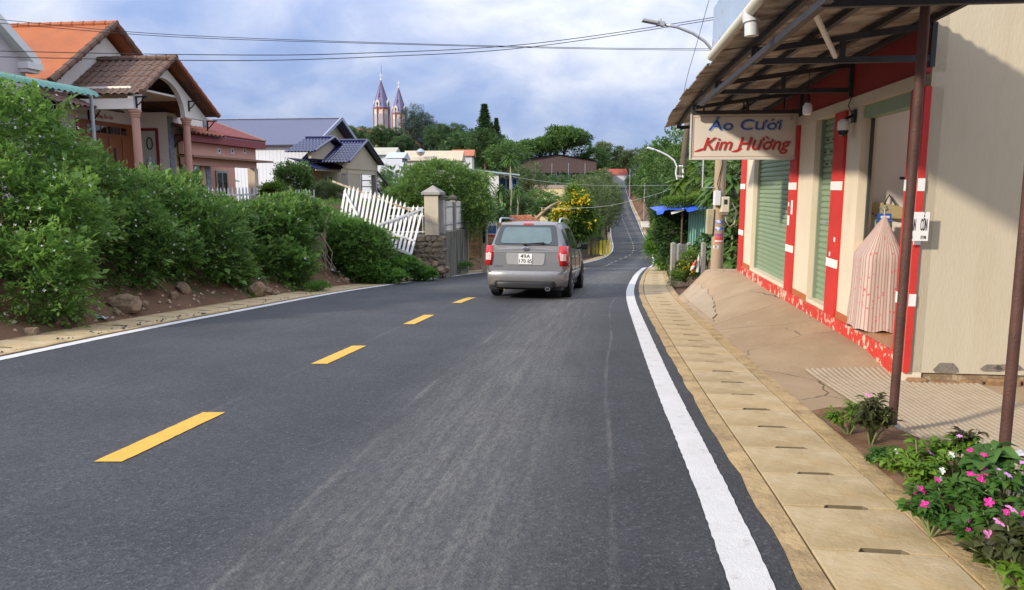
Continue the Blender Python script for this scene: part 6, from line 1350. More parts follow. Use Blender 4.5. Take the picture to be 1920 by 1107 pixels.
# trees round the church
GC = 'trees round the church'
tpx('pine', 'pine_tree', 'spreading pine left of the first church tower', 672, 236, 320, 250, 0, GC, 1.0)
tpx('pine', 'pine_tree', 'tall pine right in front of the first church tower', 722, 236, 322, 240, 1.2, GC, 1.1)
tpx('pine', 'pine_tree', 'pine in front of the second church tower', 752, 254, 325, 230, 2.4, GC, 1.05)
tpx('wispy', 'wispy_tree', 'tall wispy grey green tree right of the church', 775, 205, 320, 260, .5, GC, 1.0)
tpx('wispy', 'wispy_tree', 'wispy grey green tree second to the right of the church', 797, 220, 320, 255, 1.9, GC, 1.1)
tpx('pine', 'pine_tree', 'dark pine right of the wispy trees', 820, 232, 320, 245, 3.3, GC, .9)
tpx('pine', 'pine_tree', 'rounded pine on the skyline midway to the spired conifers', 845, 230, 320, 240, 4.1, GC, .95)
GB = 'trees on the far slope behind the village'
tpx('broad_dark', 'dark_tree', 'dark tree under the pines left of the spired conifers', 858, 258, 330, 200, .3, GB, 1.2)
tpx('broad_dark', 'dark_tree', 'dark tree just left of the spired conifers', 886, 250, 330, 195, 1.4, GB, 1.15)
tpx('araucaria', 'spired_conifer', 'tallest spired conifer on the skyline', 909, 201, 330, 190, 0, GB, 1.7)
tpx('araucaria', 'spired_conifer', 'slim spired conifer right of the tallest one', 931, 226, 330, 190, 1, GB, 1.35)
tpx('araucaria', 'spired_conifer', 'smallest spired conifer between the other two', 922, 234, 330, 196, 2, GB, 1.1)
tpx('broad_dark', 'dark_tree', 'dark tree at the foot of the spired conifers', 912, 250, 335, 185, 2.2, GB, 1.1)
tpx('broad_dark', 'dark_tree', 'dark tree right of the slim spired conifer', 944, 262, 335, 190, 3.2, GB, 1.0)
tpx('broad', 'broad_tree', 'mid green rounded tree left of the brown shed', 948, 276, 345, 175, .8, GB, 1.3)
tpx('broad', 'broad_tree', 'mid green rounded tree behind the left end of the brown shed', 976, 280, 345, 320, 2.0, GB, 1.5)
tpx('layered', 'layered_tree', 'wide layered tree rising behind the brown shed', 1058, 243, 335, 330, .4, GB, 1.0)
tpx('layered', 'layered_tree', 'layered tree behind the middle of the brown shed', 1012, 262, 340, 325, 2.6, GB, 1.0)
tpx('broad', 'broad_tree', 'green tree behind the right end of the brown shed', 1100, 278, 345, 340, 3.9, GB, 1.4)
tpx('sparse', 'skyline_tree', 'open skyline tree right of the layered trees', 1137, 265, 345, 400, .2, GB, 1.0)
tpx('sparse', 'skyline_tree', 'small open skyline tree above the hilltop house', 1172, 280, 345, 420, 1.5, GB, 1.0)
tpx('sparse', 'skyline_tree', 'dark open tree on the skyline left of the curved street lamp', 1195, 278, 350, 430, 2.9, GB, 1.0)
tpx('broad', 'broad_tree', 'low green tree behind the hilltop house', 1128, 302, 352, 470, 4.4, GB, 1.5)
tpx('broad_dark', 'dark_tree', 'dark tree above the red hilltop roof', 1160, 300, 350, 475, 5.0, GB, 1.5)
tpx('broad_dark', 'dark_tree', 'small dark tree beside the gate at the hilltop', 1180, 333, 356, 405, 5.5, GB, 1.0)
tpx('broad', 'broad_tree', 'green tree among the roofs below the church', 712, 302, 345, 105, 4.0, GB, 1.3)
# trees along the road on the left going up the hill
GL = 'olive trees along the left edge of the far road'
for i, (px, pt, pb_, D, rz, w, lab) in enumerate([(1104, 338, 470, 85, 0, 1.1, 'olive tree nearest the bend on the left of the far road'), (1126, 348, 468, 92, 1, 1.1, 'second olive tree up the left of the far road'), (1137, 352, 452, 112, 2, 1.0, 'third olive tree up the left of the far road'), (1120, 325, 430, 135, 3, 1.2, 'tall olive tree behind the yellow flowering tree'), (1141, 345, 432, 150, 4, 1.0, 'olive tree half way up the left of the far road'), (1146, 345, 412, 190, 5, .9, 'last olive tree at the left edge of the far road'), (1098, 335, 420, 150, 6, 1.2, 'olive tree right of the yellow walled house'), (1076, 345, 440, 110, 2.5, 1.1, 'olive tree in front of the yellow walled house')]): tpx('olive', 'olive_tree', lab, px, pt, pb_, D, rz, GL, w)
# garden trees in the hollow on the left
GV = 'garden trees in the hollow left of the road'
tpx('olive', 'olive_tree', 'olive green tree before the brown shed', 992, 312, 400, 95, .7, GV, 1.3)
tpx('broad', 'broad_tree', 'green tree below the yellow wall', 1000, 365, 425, 70, 1.1, GV, 1.5)
tpx('broad_dark', 'dark_tree', 'dark bushy tree behind the brick stack', 955, 362, 425, 62, 1.9, GV, 1.5)
tpx('broad', 'broad_tree', 'bushy tree right above the car roof', 1030, 370, 430, 66, 2.8, GV, 1.4)
tpx('broad', 'broad_tree', 'bushy green tree behind the wooden gate', 905, 385, 450, 44, 4.4, GV, 1.3)
tpx('broad_dark', 'dark_tree', 'dark shrubby tree behind the plank fence', 938, 392, 450, 42, 3.4, GV, 1.3)
tpx('broad', 'broad_tree', 'small tree left of the olive trees at the bend', 1065, 395, 465, 62, 5.4, GV, 1.3)
tpx('broad', 'broad_tree', 'green tree at the right corner of the blue roofed house', 722, 322, 385, 60, 2.1, GV, .8)
tpx('young', 'young_tree', 'rounded light green shrub tree at the bend', 1108, 408, 475, 56, .5, GV, 1.1)
# feathery tree arching over the cream pillar
ft = bush('feathery_tree', 'large feathery light green tree arching over the cream pillar', 'tree', W(850, 440, 26.5), [bb(800, 345, 26.5, 1.0, .9, .62), bb(850, 340, 26.8, 1.0, .9, .72), bb(765, 365, 26.2, .7, .7, .55), bb(885, 365, 26.6, .65, .7, .8), bb(830, 385, 26.2, .9, .8, .5), bb(735, 385, 26, .45, .5, .4), bb(900, 390, 26.3, .5, .6, .5), bb(810, 315, 27, .8, .8, .35)], 5600, .13, .035, leafmat('feathery_leaves', (.055, .12, .026), (.21, .34, .08), .45), None, nleaf=9, sl=.42, up=-.1, stems=8, ground=False, droop=.6, tint0=.5)
GF = 'garden shrubs before the blue roofed house'
bush('citrus_tree', 'round dark green citrus tree before the white metal siding', 'tree', W(549, 375, 33), [bb(549, 336, 33, .82, .8, .70), bb(535, 345, 33, .5, .5, .5), bb(565, 342, 32.8, .5, .5, .55)], 2600, .10, .05, G_mid, GF, nleaf=7, sl=.28, ground=False, tint0=.38, stems=3)
bush('garden_shrub', 'dull brown green bush right of the round citrus tree', 'shrub', W(612, 385, 31), [bb(612, 358, 31, .55, .5, .42), bb(630, 362, 31, .45, .5, .36), bb(595, 364, 31, .4, .4, .3)], 1500, .09, .03, G_olive, GF, nleaf=7, sl=.25, ground=False, stems=3)
bush('garden_shrub', 'small bright green bush left of the round citrus tree', 'shrub', W(512, 380, 28), [bb(512, 355, 28, .36, .4, .28), bb(500, 360, 28, .25, .3, .2)], 800, .09, .045, G_yellowg, GF, nleaf=6, sl=.22, ground=False, stems=2)
# yellow flowering tree with a bare pruned limb
yt = bush('yellow_flowering_tree', 'small tree with yellow blossom clusters above the car roof', 'tree', W(1072, 470, 46), [bb(1085, 385, 46, .9, .9, .75), bb(1060, 410, 45.6, .8, .8, .7), bb(1100, 415, 46.2, .8, .8, .8), bb(1075, 435, 46, .9, .8, .5), bb(1075, 358, 46.5, .45, .5, .35)], 2600, .16, .075, G_yellowg, None, nleaf=7, sl=.4, up=.1, stems=5, ground=False, tint0=.5)
R_ = np.random.default_rng(4); ypts = []
for px, py, r, n in ((1047, 392, .22, 50), (1057, 398, .24, 50), (1050, 405, .2, 25), (1088, 372, .24, 38), (1096, 374, .2, 20), (1036, 408, .16, 10), (1092, 395, .14, 8), (1103, 418, .16, 8), (1077, 366, .14, 8)):
    c = np.array(W(px, py, 45.2)); ypts.append(c + R_.normal(0, r, (n, 3)))
yp = np.concatenate(ypts) - np.array(yt.location); v, q, t = sprigs(yp, R_.normal(0, 1, yp.shape), np.full(len(yp), .2), 5, .11, .09, np.full(len(yp), .6), .2, R=R_); np_mesh('blossom', v, q, leafmat('yellow_blossom', (.55, .38, .01), (.80, .60, .02), .3), yt, t)['kind'] = 'stuff'
mb = MB(); lo = yt.location; mb.tube([Vector(W(1005, 412, 44)) - lo, Vector(W(1018, 398, 44.3)) - lo, Vector(W(1032, 387, 44.8)) - lo, Vector(W(1050, 378, 45.3)) - lo], [.11, .10, .08, .05], 7); mb.tube([Vector(W(1018, 399, 44.3)) - lo, Vector(W(1016, 390, 44.2)) - lo], [.07, .05], 6); mb.build('pruned_limb', mat('bare_limb', (.36, .25, .14), .85, .2, 6), yt, smooth='all')
# palms and dragon trees
def rosette(c, n, L, w, droop, R, tint=.5, elev=(-.2, 1.2)):
    t = R.uniform(0, 2 * math.pi, n); e = R.uniform(*elev, n); d = np.stack([np.cos(t) * np.cos(e), np.sin(t) * np.cos(e), np.sin(e)], 1); return straps(np.repeat(np.array([c]), n, 0), d, R.uniform(.75, 1.1, n) * L, w, droop, np.full(n, tint), R=R)
def dragon(label, px, pyt, pyb, D, r, n=70, heads=1):
    b = P(px, pyb, D); h = (pyb - pyt) / 1387 * D - r * .5; th = thing('dragon_tree', label, 'tree', b, 0, 'dragon trees with strap leaves'); R = np.random.default_rng(int(px)); mb = MB(); mb.tube([(0, 0, -.2), (.03 * h, 0, h * .5), (0, 0, h)], [.07, .055, .05], 7); mb.build('trunk', mat('pale_trunk', (.34, .28, .20), .9, .2, 5), th, smooth='all')
    ps_ = [rosette((0, 0, h), n, r, r * .10, .5, R, .5, (-.7, 1.3))]
    for k in range(heads - 1): ps_.append(rosette((R.normal(0, .25), R.normal(0, .2), h * (.35 + .25 * k)), n // 2, r * .8, r * .09, .5, R, .45, (-.5, 1.2)))
    v, q, t = merge(ps_); np_mesh('leaf_rosette', v, q, G_mid, th, t)
dragon('tall dragon tree standing against the brown shed', 956, 288, 420, 60, 1.0, 90); dragon('dragon tree left of the tall one', 938, 345, 415, 52, .95, 80, 2); dragon('dragon tree right of the tall one', 970, 345, 412, 52, .85, 80); dragon('dark dragon tree at the right side of the feathery tree', 912, 330, 410, 40, .75, 80, 3)
pm = thing('palm_tree', 'young palm with arching yellow green fronds behind the feathery tree', 'palm', P(888, 385, 40)); R_ = np.random.default_rng(12); h = 1.0; mb = MB(); mb.tube([(0, 0, -1), (0, 0, h)], [.16, .12], 8); mb.build('trunk', M_bark, pm); parts = []
for k in range(15):
    t = 2 * math.pi * k / 15 + R_.normal(0, .15); e = R_.uniform(.35, 1.25); d = np.array([math.cos(t) * math.cos(e), math.sin(t) * math.cos(e), math.sin(e)]); L = R_.uniform(1.9, 2.6); B, D_ = [], []
    for j in range(16):
        q = (j + 2) / 18; p = np.array([0, 0, h]) + d * L * q + np.array([0, 0, -.55 * L * q * q]); tan = unit(d + np.array([0, 0, -1.1 * q])); s = unit(np.cross(tan, np.array([0, 0, 1.])))
        for sg_ in (-1, 1): B.append(p); D_.append(tan * .6 + s * sg_ * .8 + np.array([0, 0, -.1]))
    parts.append(straps(np.array(B), np.array(D_), .62, .05, .35, np.full(len(B), .6), 3, R_))
    parts.append(straps(np.array([[0, 0, h]]), d[None], L, .05, .55, np.array([.6]), 6, R_))
v, q, t = merge(parts); np_mesh('fronds', v, q, leafmat('palm_leaves', (.07, .14, .02), (.24, .36, .06), .4), pm, t)
# lower greenery filling the hollow: one mass too dense to count
R_ = np.random.default_rng(15); pts = []
for _ in range(26000):
    y_ = R_.uniform(28, 200); l_ = R_.uniform(1.4, 60 if y_ > 60 else 26); x_ = float(xL(y_)) - l_
    if y_ < 75 and x_ / y_ < -.165: continue
    pts.append((x_, y_, T(x_, y_) + R_.uniform(0, 1.1)))
pts = np.array(pts); sc_ = pts[:, 1] / 60; v, q, t = sprigs(pts, np.array([0, 0, .8]) + R_.normal(0, .6, pts.shape), .4 + .35 * sc_, 5, .30, .16, np.clip(R_.normal(.42, .16, len(pts)), 0, 1), .3, R=R_)
o = np_mesh('undergrowth', v, q, G_mid, None, t); tag(o, 'undergrowth filling the hollow left of the road', 'undergrowth', None, 'stuff')
# ------------------------------------------------------------------ far buildings
M_chw = mat('church_cream', (.62, .53, .47), .8, .06, .3); M_chr = mat('church_brick_red', (.30, .10, .07), .8, .1, .3); M_spire = mat('spire_lavender_slate', (.16, .165, .30), .5, .08, .3); M_spr = mat('spire_rib', (.20, .11, .14), .6)
ch = thing('church', 'twin spired cream and red church on the far hill', 'church', P(733, 300, 360))
chl = ch.location
def tower(px, D, pys, pyt, pyb, W_):
    c = P(px, pys, D) - chl; zt_, zs, zb_ = P(px, pyt, D).z - chl.z, c.z, P(px, pyb, D).z - chl.z; R0 = W_ / 2; oc = [(math.cos(math.pi / 8 + k * math.pi / 4), math.sin(math.pi / 8 + k * math.pi / 4)) for k in range(8)]
    mb = MB(); mb.prism([(c.x + R0 * a, c.y + R0 * b, zb_) for a, b in oc], (0, 0, zs - zb_)); tw = mb.build('tower', M_chw, ch)
    for a, b in oc: mb = MB(); mb.tube([(c.x + R0 * 1.0 * a, c.y + R0 * 1.0 * b, zb_), (c.x + R0 * a, c.y + R0 * b, zs)], .42, 6); mb.build('pilaster', M_chr, tw)
    for zz in (zs - .3, zs - 10.5): mb = MB(); mb.prism([(c.x + R0 * 1.09 * a, c.y + R0 * 1.09 * b, zz) for a, b in oc], (0, 0, .6)); mb.build('cornice', M_chr, tw)
    for k in range(8):
        t = k * math.pi / 4 + math.pi / 4; n = Vector((math.cos(t), math.sin(t), 0)); s = Vector((-n.y, n.x, 0)); o_ = Vector((c.x, c.y, 0)) + n * (R0 * .93)
        ring = [o_ + s * (-.75) + Vector((0, 0, zs - 8)), o_ + s * .75 + Vector((0, 0, zs - 8))] + [o_ + s * (.75 * math.cos(q)) + Vector((0, 0, zs - 3.2 + .9 * math.sin(q))) for q in np.linspace(0, math.pi, 7)]
        mb = MB(); mb.prism([p - n * .2 for p in ring], n * .3); w_ = fix_normals(mb.build('window', mat('church_window', (.32, .36, .42), .3, .2, 2), tw))
        mb = MB(); mb.tube(ring + [ring[0]], .16, 5); mb.build('window_frame', M_white, w_)
    mb = MB(); mb.add([(c.x + R0 * 1.12 * a, c.y + R0 * 1.12 * b, zs + .3) for a, b in oc] + [(c.x, c.y, zt_)], [(k, (k + 1) % 8, 8) for k in range(8)] + [tuple(range(7, -1, -1))]); sp = mb.build('spire', M_spire, ch)
    for a, b in oc: mb = MB(); mb.tube([(c.x + R0 * 1.12 * a, c.y + R0 * 1.12 * b, zs + .3), (c.x, c.y, zt_)], .16, 5); mb.build('rib', M_spr, sp)
    for k in range(4):
        t = k * math.pi / 2 - math.pi / 2 - .35; n = Vector((math.cos(t), math.sin(t), 0)); s = Vector((-n.y, n.x, 0)); o_ = Vector((c.x, c.y, zs + .35)) + n * (R0 * 1.02)
        mb = MB(); ring = [o_ - s * 1.0, o_ + s * 1.0, o_ + s * 1.0 + Vector((0, 0, 2.2)), o_ + Vector((0, 0, 3.6)), o_ - s * 1.0 + Vector((0, 0, 2.2))]; mb.prism(ring, -n * 1.6); dm = fix_normals(mb.build('dormer', M_chw, sp))
        mb = MB(); mb.prism([o_ + n * .02 + s * (.5 * math.cos(q)) + Vector((0, 0, 1.5 + .8 * math.sin(q))) for q in np.linspace(0, 2 * math.pi, 11)[:-1]], n * .06); mb.build('dormer_opening', M_black, dm)
    mb = MB(); mb.tube([(c.x, c.y, zt_ - .3), (c.x, c.y, zt_ + 3.4)], .16, 6); mb.bar((c.x - .8, c.y, zt_ + 2.3), (c.x + .8, c.y, zt_ + 2.3), .3, .3); mb.lathe((c.x, c.y, zt_ - .2), [(.2, 0), (.45, .4), (.2, .9)], 8); mb.build('cross', M_white, sp)
    for zf in (.42, .5):
        mb = MB(); mb.lathe((c.x - R0 * .12, c.y - R0 * 1.12 * (1 - zf) - .05, zs + (zt_ - zs) * zf), [(.3, 0), (.3, .2)], 8, axis='y'); mb.build('vent', M_black, sp)
    return c
tower(715.5, 350, 204, 151, 300, 7.3); tower(748.5, 372, 214, 165, 300, 6.9)
mb = MB(); mb.tube([Vector(W(715, 140, 350)) - chl, Vector(W(715, 122, 350)) - chl], .07, 4); mb.build('lightning_rod', M_iron, ch)
a = P(660, 300, 372) - chl; b = P(768, 300, 372) - chl; zn = P(700, 262, 372).z - chl.z
mb = MB(); mb.box(a.x, b.x, a.y, a.y + 18, -6, zn); mb.build('nave_wall', M_chw, ch); zr2 = P(660, 238, 372).z - chl.z
mb = MB(); mb.add([(a.x - 1, a.y - 1, zn), (b.x + 1, a.y - 1, zn), (b.x + 1, a.y + 19, zn), (a.x - 1, a.y + 19, zn), (a.x - 1, a.y + 9, zr2), (b.x + 1, a.y + 9, zr2)], [(0, 1, 5, 4), (2, 3, 4, 5), (1, 2, 5), (3, 0, 4)]); mb.build('nave_roof', mat('church_red_roof', (.36, .13, .07), .8), ch)
for k in range(9): mb = MB(); x = a.x + (b.x - a.x) * (k + .5) / 9; mb.box(x - .4, x + .4, a.y - .3, a.y - .001, -6, zn - .3); mb.build('buttress', M_chr, ch)
# string of festival flags from the church
fl = thing('flag_string', 'string of small coloured flags slanting down right of the church', 'flags', P(765, 248, 300)); pts = [P(765 + 42 * t, 247 + 40 * t + 5 * math.sin(math.pi * t), 300 - 40 * t) - fl.location for t in np.linspace(0, 1, 29)]
mb = MB(); mb.tube(pts, .05, 4); mb.build('cord', M_wire, fl); fcol = [mat(f'flag_{n_}', c_, .7, .05) for n_, c_ in (('orange', (.6, .22, .06)), ('yellow', (.65, .45, .06)), ('blue', (.06, .12, .42)), ('red', (.5, .04, .04)), ('white', (.7, .68, .62)))]
for k in range(28): p = pts[k]; mb = MB(); mb.prism([p + Vector((-.42, 0, 0)), p + Vector((.42, 0, 0)), p + Vector((.1, 0, -1.0))], (0, .02, 0)); mb.build('flag', fcol[k % 5 if k % 3 else 0], fl)
def simple_house(name, label, px0, px1, pye, pyr, pyb, D, depth, roofm, wallm, wins=(), hip=0, group=None, over=.4):
    """far house seen along its eave: walls, roof with overhang, windows with panes"""
    a, b = P(px0, pye, D), P(px1, pye, D); zr_ = P(px0, pyr, D + depth / 2).z; zb_ = P(px0, pyb, D).z; th = thing(name, label, 'house', ((a.x + b.x) / 2, D + depth / 2, zb_), 0, group); o_ = th.location; w = (b.x - a.x) / 2; ze = a.z - o_.z
    mb = MB(); mb.box(-w, w, -depth / 2, depth / 2, -2, ze); wl2 = mb.build('wall', wallm, th)
    zt_ = zr_ - o_.z; mb = MB(); W2, dd = w + over, depth / 2 + over
    mb.add([(-W2, -dd, ze - .05), (W2, -dd, ze - .05), (W2, dd, ze - .05), (-W2, dd, ze - .05), (-W2 + hip, 0, zt_), (W2 - hip, 0, zt_)], [(0, 1, 5, 4), (2, 3, 4, 5), (1, 2, 5), (3, 0, 4), (3, 2, 1, 0)]); mb.build('roof', roofm, th)
    for x0, x1, z0, z1 in wins:
        mb = MB(); mb.box(-w + 2 * w * x0, -w + 2 * w * x1, -depth / 2 - .04, -depth / 2 - .001, ze * z0, ze * z1); wd = mb.build('window', M_white, th); mb = MB(); m_ = .06 * (x1 - x0) * 2 * w; mb.box(-w + 2 * w * x0 + m_, -w + 2 * w * x1 - m_, -depth / 2 - .05, -depth / 2 - .041, ze * z0 + m_, ze * z1 - m_); mb.build('pane', M_cglass, wd)
    return th
M_beige = mat('beige_sheet_roof', (.47, .40, .28), .6, .1, .6); M_offw = mat('offwhite_wall', (.60, .60, .58), .8, .06, .6); M_yelw = mat('straw_yellow_wall', (.66, .55, .30), .8, .05, .4)
bh = simple_house('beige_roof_house', 'low house with a wide beige sheet roof below the church', 757, 862, 301, 283, 330, 120, 9, M_beige, M_offw, ((.1, .2, .3, .7), (.4, .5, .3, .7), (.7, .8, .3, .7)))
mb = MB(); mb.lathe((-1.8, -4.2, 2.9 + .2), [(.05, 0), (.5, .25), (.75, .65), (.5, 1.0), (.1, 1.2)], 12); wt2 = mb.build('water_tank', M_galv, bh, smooth=True)
simple_house('red_roof_house', 'small orange red roof beside the palm', 848, 885, 292, 281, 320, 150, 8, mat('orange_red_roof', (.42, .14, .07), .8, .15, .8), M_offw)
simple_house('white_gabled_house', 'small white house with a grey roof right of the blue roofed house', 698, 735, 290, 277, 330, 105, 7, mat('grey_green_roof', (.42, .40, .32), .6), M_offw, ((.3, .45, .3, .7),))
simple_house('pale_blue_house', 'pale blue house with a light roof below the church', 728, 752, 296, 286, 330, 98, 6, mat('pale_blue_roof', (.45, .50, .55), .5), mat('dull_blue_wall', (.30, .36, .42), .8))
simple_house('white_hut', 'white walled hut beside the blue tiled porch', 703, 748, 312, 305, 345, 75, 5, mat('light_grey_roof', (.5, .5, .5), .6), M_offw, ((.5, .7, .3, .7),))
# white and blue shed behind the dragon trees
sh = thing('blue_white_shed', 'white shed with blue frames left of the tall dragon tree', 'shed', P(925, 385, 82)); mb = MB(); mb.box(-2.2, .6, 0, 5, -2, 3.6); mb.build('white_panel', M_white, sh)
mb = MB(); mb.box(.65, 2.6, 1, 5, -2, 3.0); mb.build('dark_bay', M_black, sh)
for x in (.7, 1.4, 2.1, 2.6): mb = MB(); mb.box(x - .08, x + .08, .8, .98, -2, 3.1); mb.build('blue_post', mat('blue_post_paint', (.06, .17, .36), .5), sh)
mb = MB(); mb.prism([(-2.5, -.4, 3.75), (2.9, -.4, 3.2), (2.9, -.4, 3.35), (-2.5, -.4, 3.95)], (0, 6, 0)); mb.build('roof', mat('aqua_roof', (.30, .42, .42), .5), sh)
# brown arched shed
bs_ = thing('brown_shed', 'large open shed with a low brown gable wall on the far slope', 'shed', P(1042, 346, 300)); L_, R2 = (970 - 1042) / 1387 * 300, (1117 - 1042) / 1387 * 300; z1, z0, za = (346 - 303) / 1387 * 300, (346 - 325) / 1387 * 300, (346 - 291) / 1387 * 300
mb = MB(); mb.prism([(L_, 0, z0), (R2, 0, z0), (R2, 0, z1), (0, 0, za), (L_, 0, z1)], (0, 1, 0)); mb.build('gable_panel', mat('brown_sheet', (.095, .062, .058), .7, .12, .3, stretch=(3, 1, .3)), bs_)
mb = MB(); mb.add([(L_ - .6, -1, z1), (0, -1, za + .1), (0, 24, za + .1), (L_ - .6, 24, z1), (R2 + .6, -1, z1), (R2 + .6, 24, z1)], [(0, 1, 2, 3), (1, 4, 5, 2)]); mb.build('roof', mat('brown_roof', (.13, .09, .085), .6), bs_)
for k in range(7): mb = MB(); x = L_ + (R2 - L_) * k / 6; mb.box(x - .25, x + .25, .2, .7, -3, z0); mb.build('post', mat('blue_steel_post', (.07, .13, .25), .5), bs_)
for k in range(5):
    mb = MB(); x = L_ * 1.0 + (R2 - L_) * (k + .1) / 5; mb.tube([(x, -12, -3), (x, -12, z1 * .86)], .12, 5); q = mb.build('fence_pole', M_galv, bs_)
simple_house('yellow_house', 'straw yellow walled house half hidden by trees in the hollow', 990, 1082, 353, 347, 395, 118, 8, mat('dull_brown_roof', (.20, .14, .10), .8), M_yelw, ((.12, .2, .1, .45), (.5, .62, .2, .6), (.85, .93, .2, .6)), over=.1)
hh = simple_house('hilltop_house', 'small house with a red roof at the top of the far road', 1124, 1176, 328, 317, 352, 412, 10, mat('hilltop_red_roof', (.36, .09, .07), .8), M_offw, ((.1, .35, .1, .6),))
gh = thing('hilltop_gate', 'pale grey gate closing the top of the far road', 'gate', P(1160, 352, 424)); mb = MB(); mb.box(-4.5, 4.5, 0, .3, -1, 3.0); mb.build('leaf', mat('grey_gate_sheet', (.42, .42, .38), .6), gh)
for x in (-5, 5): mb = MB(); mb.box(x - .5, x + .5, -.3, .5, -1, 3.6); mb.build('gate_pillar', M_offw, gh)
mb = MB(); mb.box(-5.6, 5.6, -.5, .8, 3.61, 4.2); mb.build('canopy_beam', mat('dark_eave', (.12, .10, .09), .8), gh)
for i, (px, pt, pb_, D) in enumerate([(1140, 312, 350, 380), (960, 372, 415, 70)]):
    pass

# ------------------------------------------------------------------ right side beyond the shop
GR = 'trees on the slope right of the far road'
for key, lab, px, pt, pb_, D, w, rz in (('broad', 'tall rounded tree at the left front of the right hand slope', 1262, 268, 420, 105, .85, 0), ('broad', 'rounded tree left of the curved street lamp', 1240, 300, 420, 120, .9, 1.1), ('broad_dark', 'dark tree low on the right verge of the far road', 1238, 345, 430, 100, .9, 2.0), ('broad', 'tree beside the far road above the white box', 1219, 335, 405, 170, 1.0, 2.9), ('broad_dark', 'dark tree high on the right of the far road', 1203, 325, 385, 240, 1.0, 3.7), ('layered', 'tall spreading tree directly behind the hanging sign', 1312, 258, 400, 88, .6, .9), ('broad', 'tree behind the leaning wooden pole', 1290, 285, 425, 80, .8, 4.2), ('broad_dark', 'dark tree behind the blue tarpaulin', 1262, 340, 450, 58, .9, 5.1), ('broad', 'light tree behind the concrete pole', 1345, 290, 440, 52, .8, 5.9), ('broad_dark', 'dark tree between the concrete pole and the shop', 1385, 290, 460, 40, .8, .4), ('broad', 'tree on the skyline right of the far road', 1216, 290, 350, 330, 1.2, 1.6), ('broad', 'skyline tree above the right verge behind the lamp arm', 1246, 285, 370, 260, 1.2, 2.4), ('sparse', 'open tree on the skyline left of the street lamp', 1230, 268, 360, 300, .9, 4.9), ('broad_dark', 'dark bush on the verge below the white box', 1240, 390, 450, 80, .9, 3.3)): tpx(key, 'slope_tree', lab, px, pt, pb_, D, rz, GR, w)
R_ = np.random.default_rng(25); pts = []
for _ in range(15000):
    y_ = R_.uniform(36, 330) ; x_ = float(xR(y_)) + (2.6 + y_ * .022) + R_.exponential(8 if y_ < 80 else 16); pts.append((x_, y_, T(x_, y_) + R_.uniform(0, .9 + y_ * .008)))
pts = np.array(pts); sc_ = pts[:, 1] / 60; v, q, t = sprigs(pts, np.array([0, 0, .8]) + R_.normal(0, .6, pts.shape), .35 + .35 * sc_, 5, .32, .17, np.clip(R_.normal(.42, .16, len(pts)), 0, 1), .3, R=R_)
tag(np_mesh('undergrowth', v, q, G_mid, None, t), 'undergrowth on the slope right of the far road', 'undergrowth', None, 'stuff')
R_ = np.random.default_rng(26); pts = []
for _ in range(14000):
    y_ = R_.uniform(150, 470); x_ = R_.uniform(-95, 42) * y_ / 300
    if x_ > float(xL(min(y_, 430))) - 3 or (y_ > 360 and x_ > .075 * y_): continue
    pts.append((x_, y_, T(x_, min(y_, 430)) + R_.uniform(0, 3.6)))
pts = np.array(pts); v, q, t = sprigs(pts, np.array([0, 0, .6]) + R_.normal(0, .6, pts.shape), 2.2, 5, 1.1, .6, np.clip(R_.normal(.36, .15, len(pts)), 0, 1), .3, R=R_)
tag(np_mesh('far_wood', v, q, G_dark, None, t), 'dark scrub wood covering the far hill under the church', 'wood', None, 'stuff')
# climbing bush, bright verge plants, papayas
bush('climbing_bush', 'dark climbing bush under the blue tarpaulin', 'shrub', W(1262, 500, 26.5), [bb(1258, 430, 26.5, .55, .5, .75), bb(1268, 470, 26.2, .5, .5, .55), bb(1250, 400, 27, .5, .5, .35), bb(1282, 415, 26.6, .35, .4, .6)], 3200, .10, .05, G_dark, None, nleaf=7, sl=.25, stems=3, tint0=.4)
bush('verge_bush', 'bright light green bush overhanging the white line at the bend', 'shrub', W(1238, 490, 29.5), [bb(1234, 450, 29.5, .42, .45, .45), bb(1225, 466, 29.2, .28, .3, .28), bb(1246, 490, 29, .35, .4, .3), bb(1240, 425, 30, .32, .35, .28)], 1600, .12, .045, leafmat('lime_leaves', (.06, .16, .02), (.20, .38, .05), .45), None, nleaf=7, sl=.3, stems=2, tint0=.5)
bush('vine', 'green vine sprawling along the top of the blue tarpaulin', 'vine', W(1290, 378, 25.6), [bb(1265, 378, 25.8, .55, .3, .10), bb(1300, 376, 25.6, .55, .3, .12), bb(1325, 374, 25.4, .4, .3, .14)], 900, .09, .035, G_yellowg, None, nleaf=6, sl=.22, stems=0, ground=False)
bush('marigold_clump', 'weedy clump with small yellow flowers by the fence posts', 'flowers', W(1285, 525, 18.8), [bb(1280, 505, 18.8, .30, .25, .26), bb(1295, 490, 19.2, .25, .25, .3), bb(1268, 518, 18.4, .2, .2, .14), bb(1306, 510, 18.8, .18, .2, .2)], 1300, .06, .018, G_yellowg, None, nleaf=7, sl=.18, stems=2, ground=False)
mc = bpy.data.objects[-1] if False else None
yf = thing('yellow_flowers', 'scatter of tiny yellow flowers over the weedy clump by the fence', 'flowers', W(1285, 510, 18.6)); R_ = np.random.default_rng(31); ps_ = np.array([W(px, py, 18.55) for px, py in zip(R_.normal(1288, 13, 60), R_.normal(503, 12, 60))]) - np.array(yf.location); v, q, t = sprigs(ps_, R_.normal(0, 1, ps_.shape), .03, 4, .028, .022, np.full(len(ps_), .5), .1, R=R_); np_mesh('petals', v, q, leafmat('yellow_blossom', (.55, .38, .01), (.80, .60, .02), .3), yf, t)['kind'] = 'stuff'
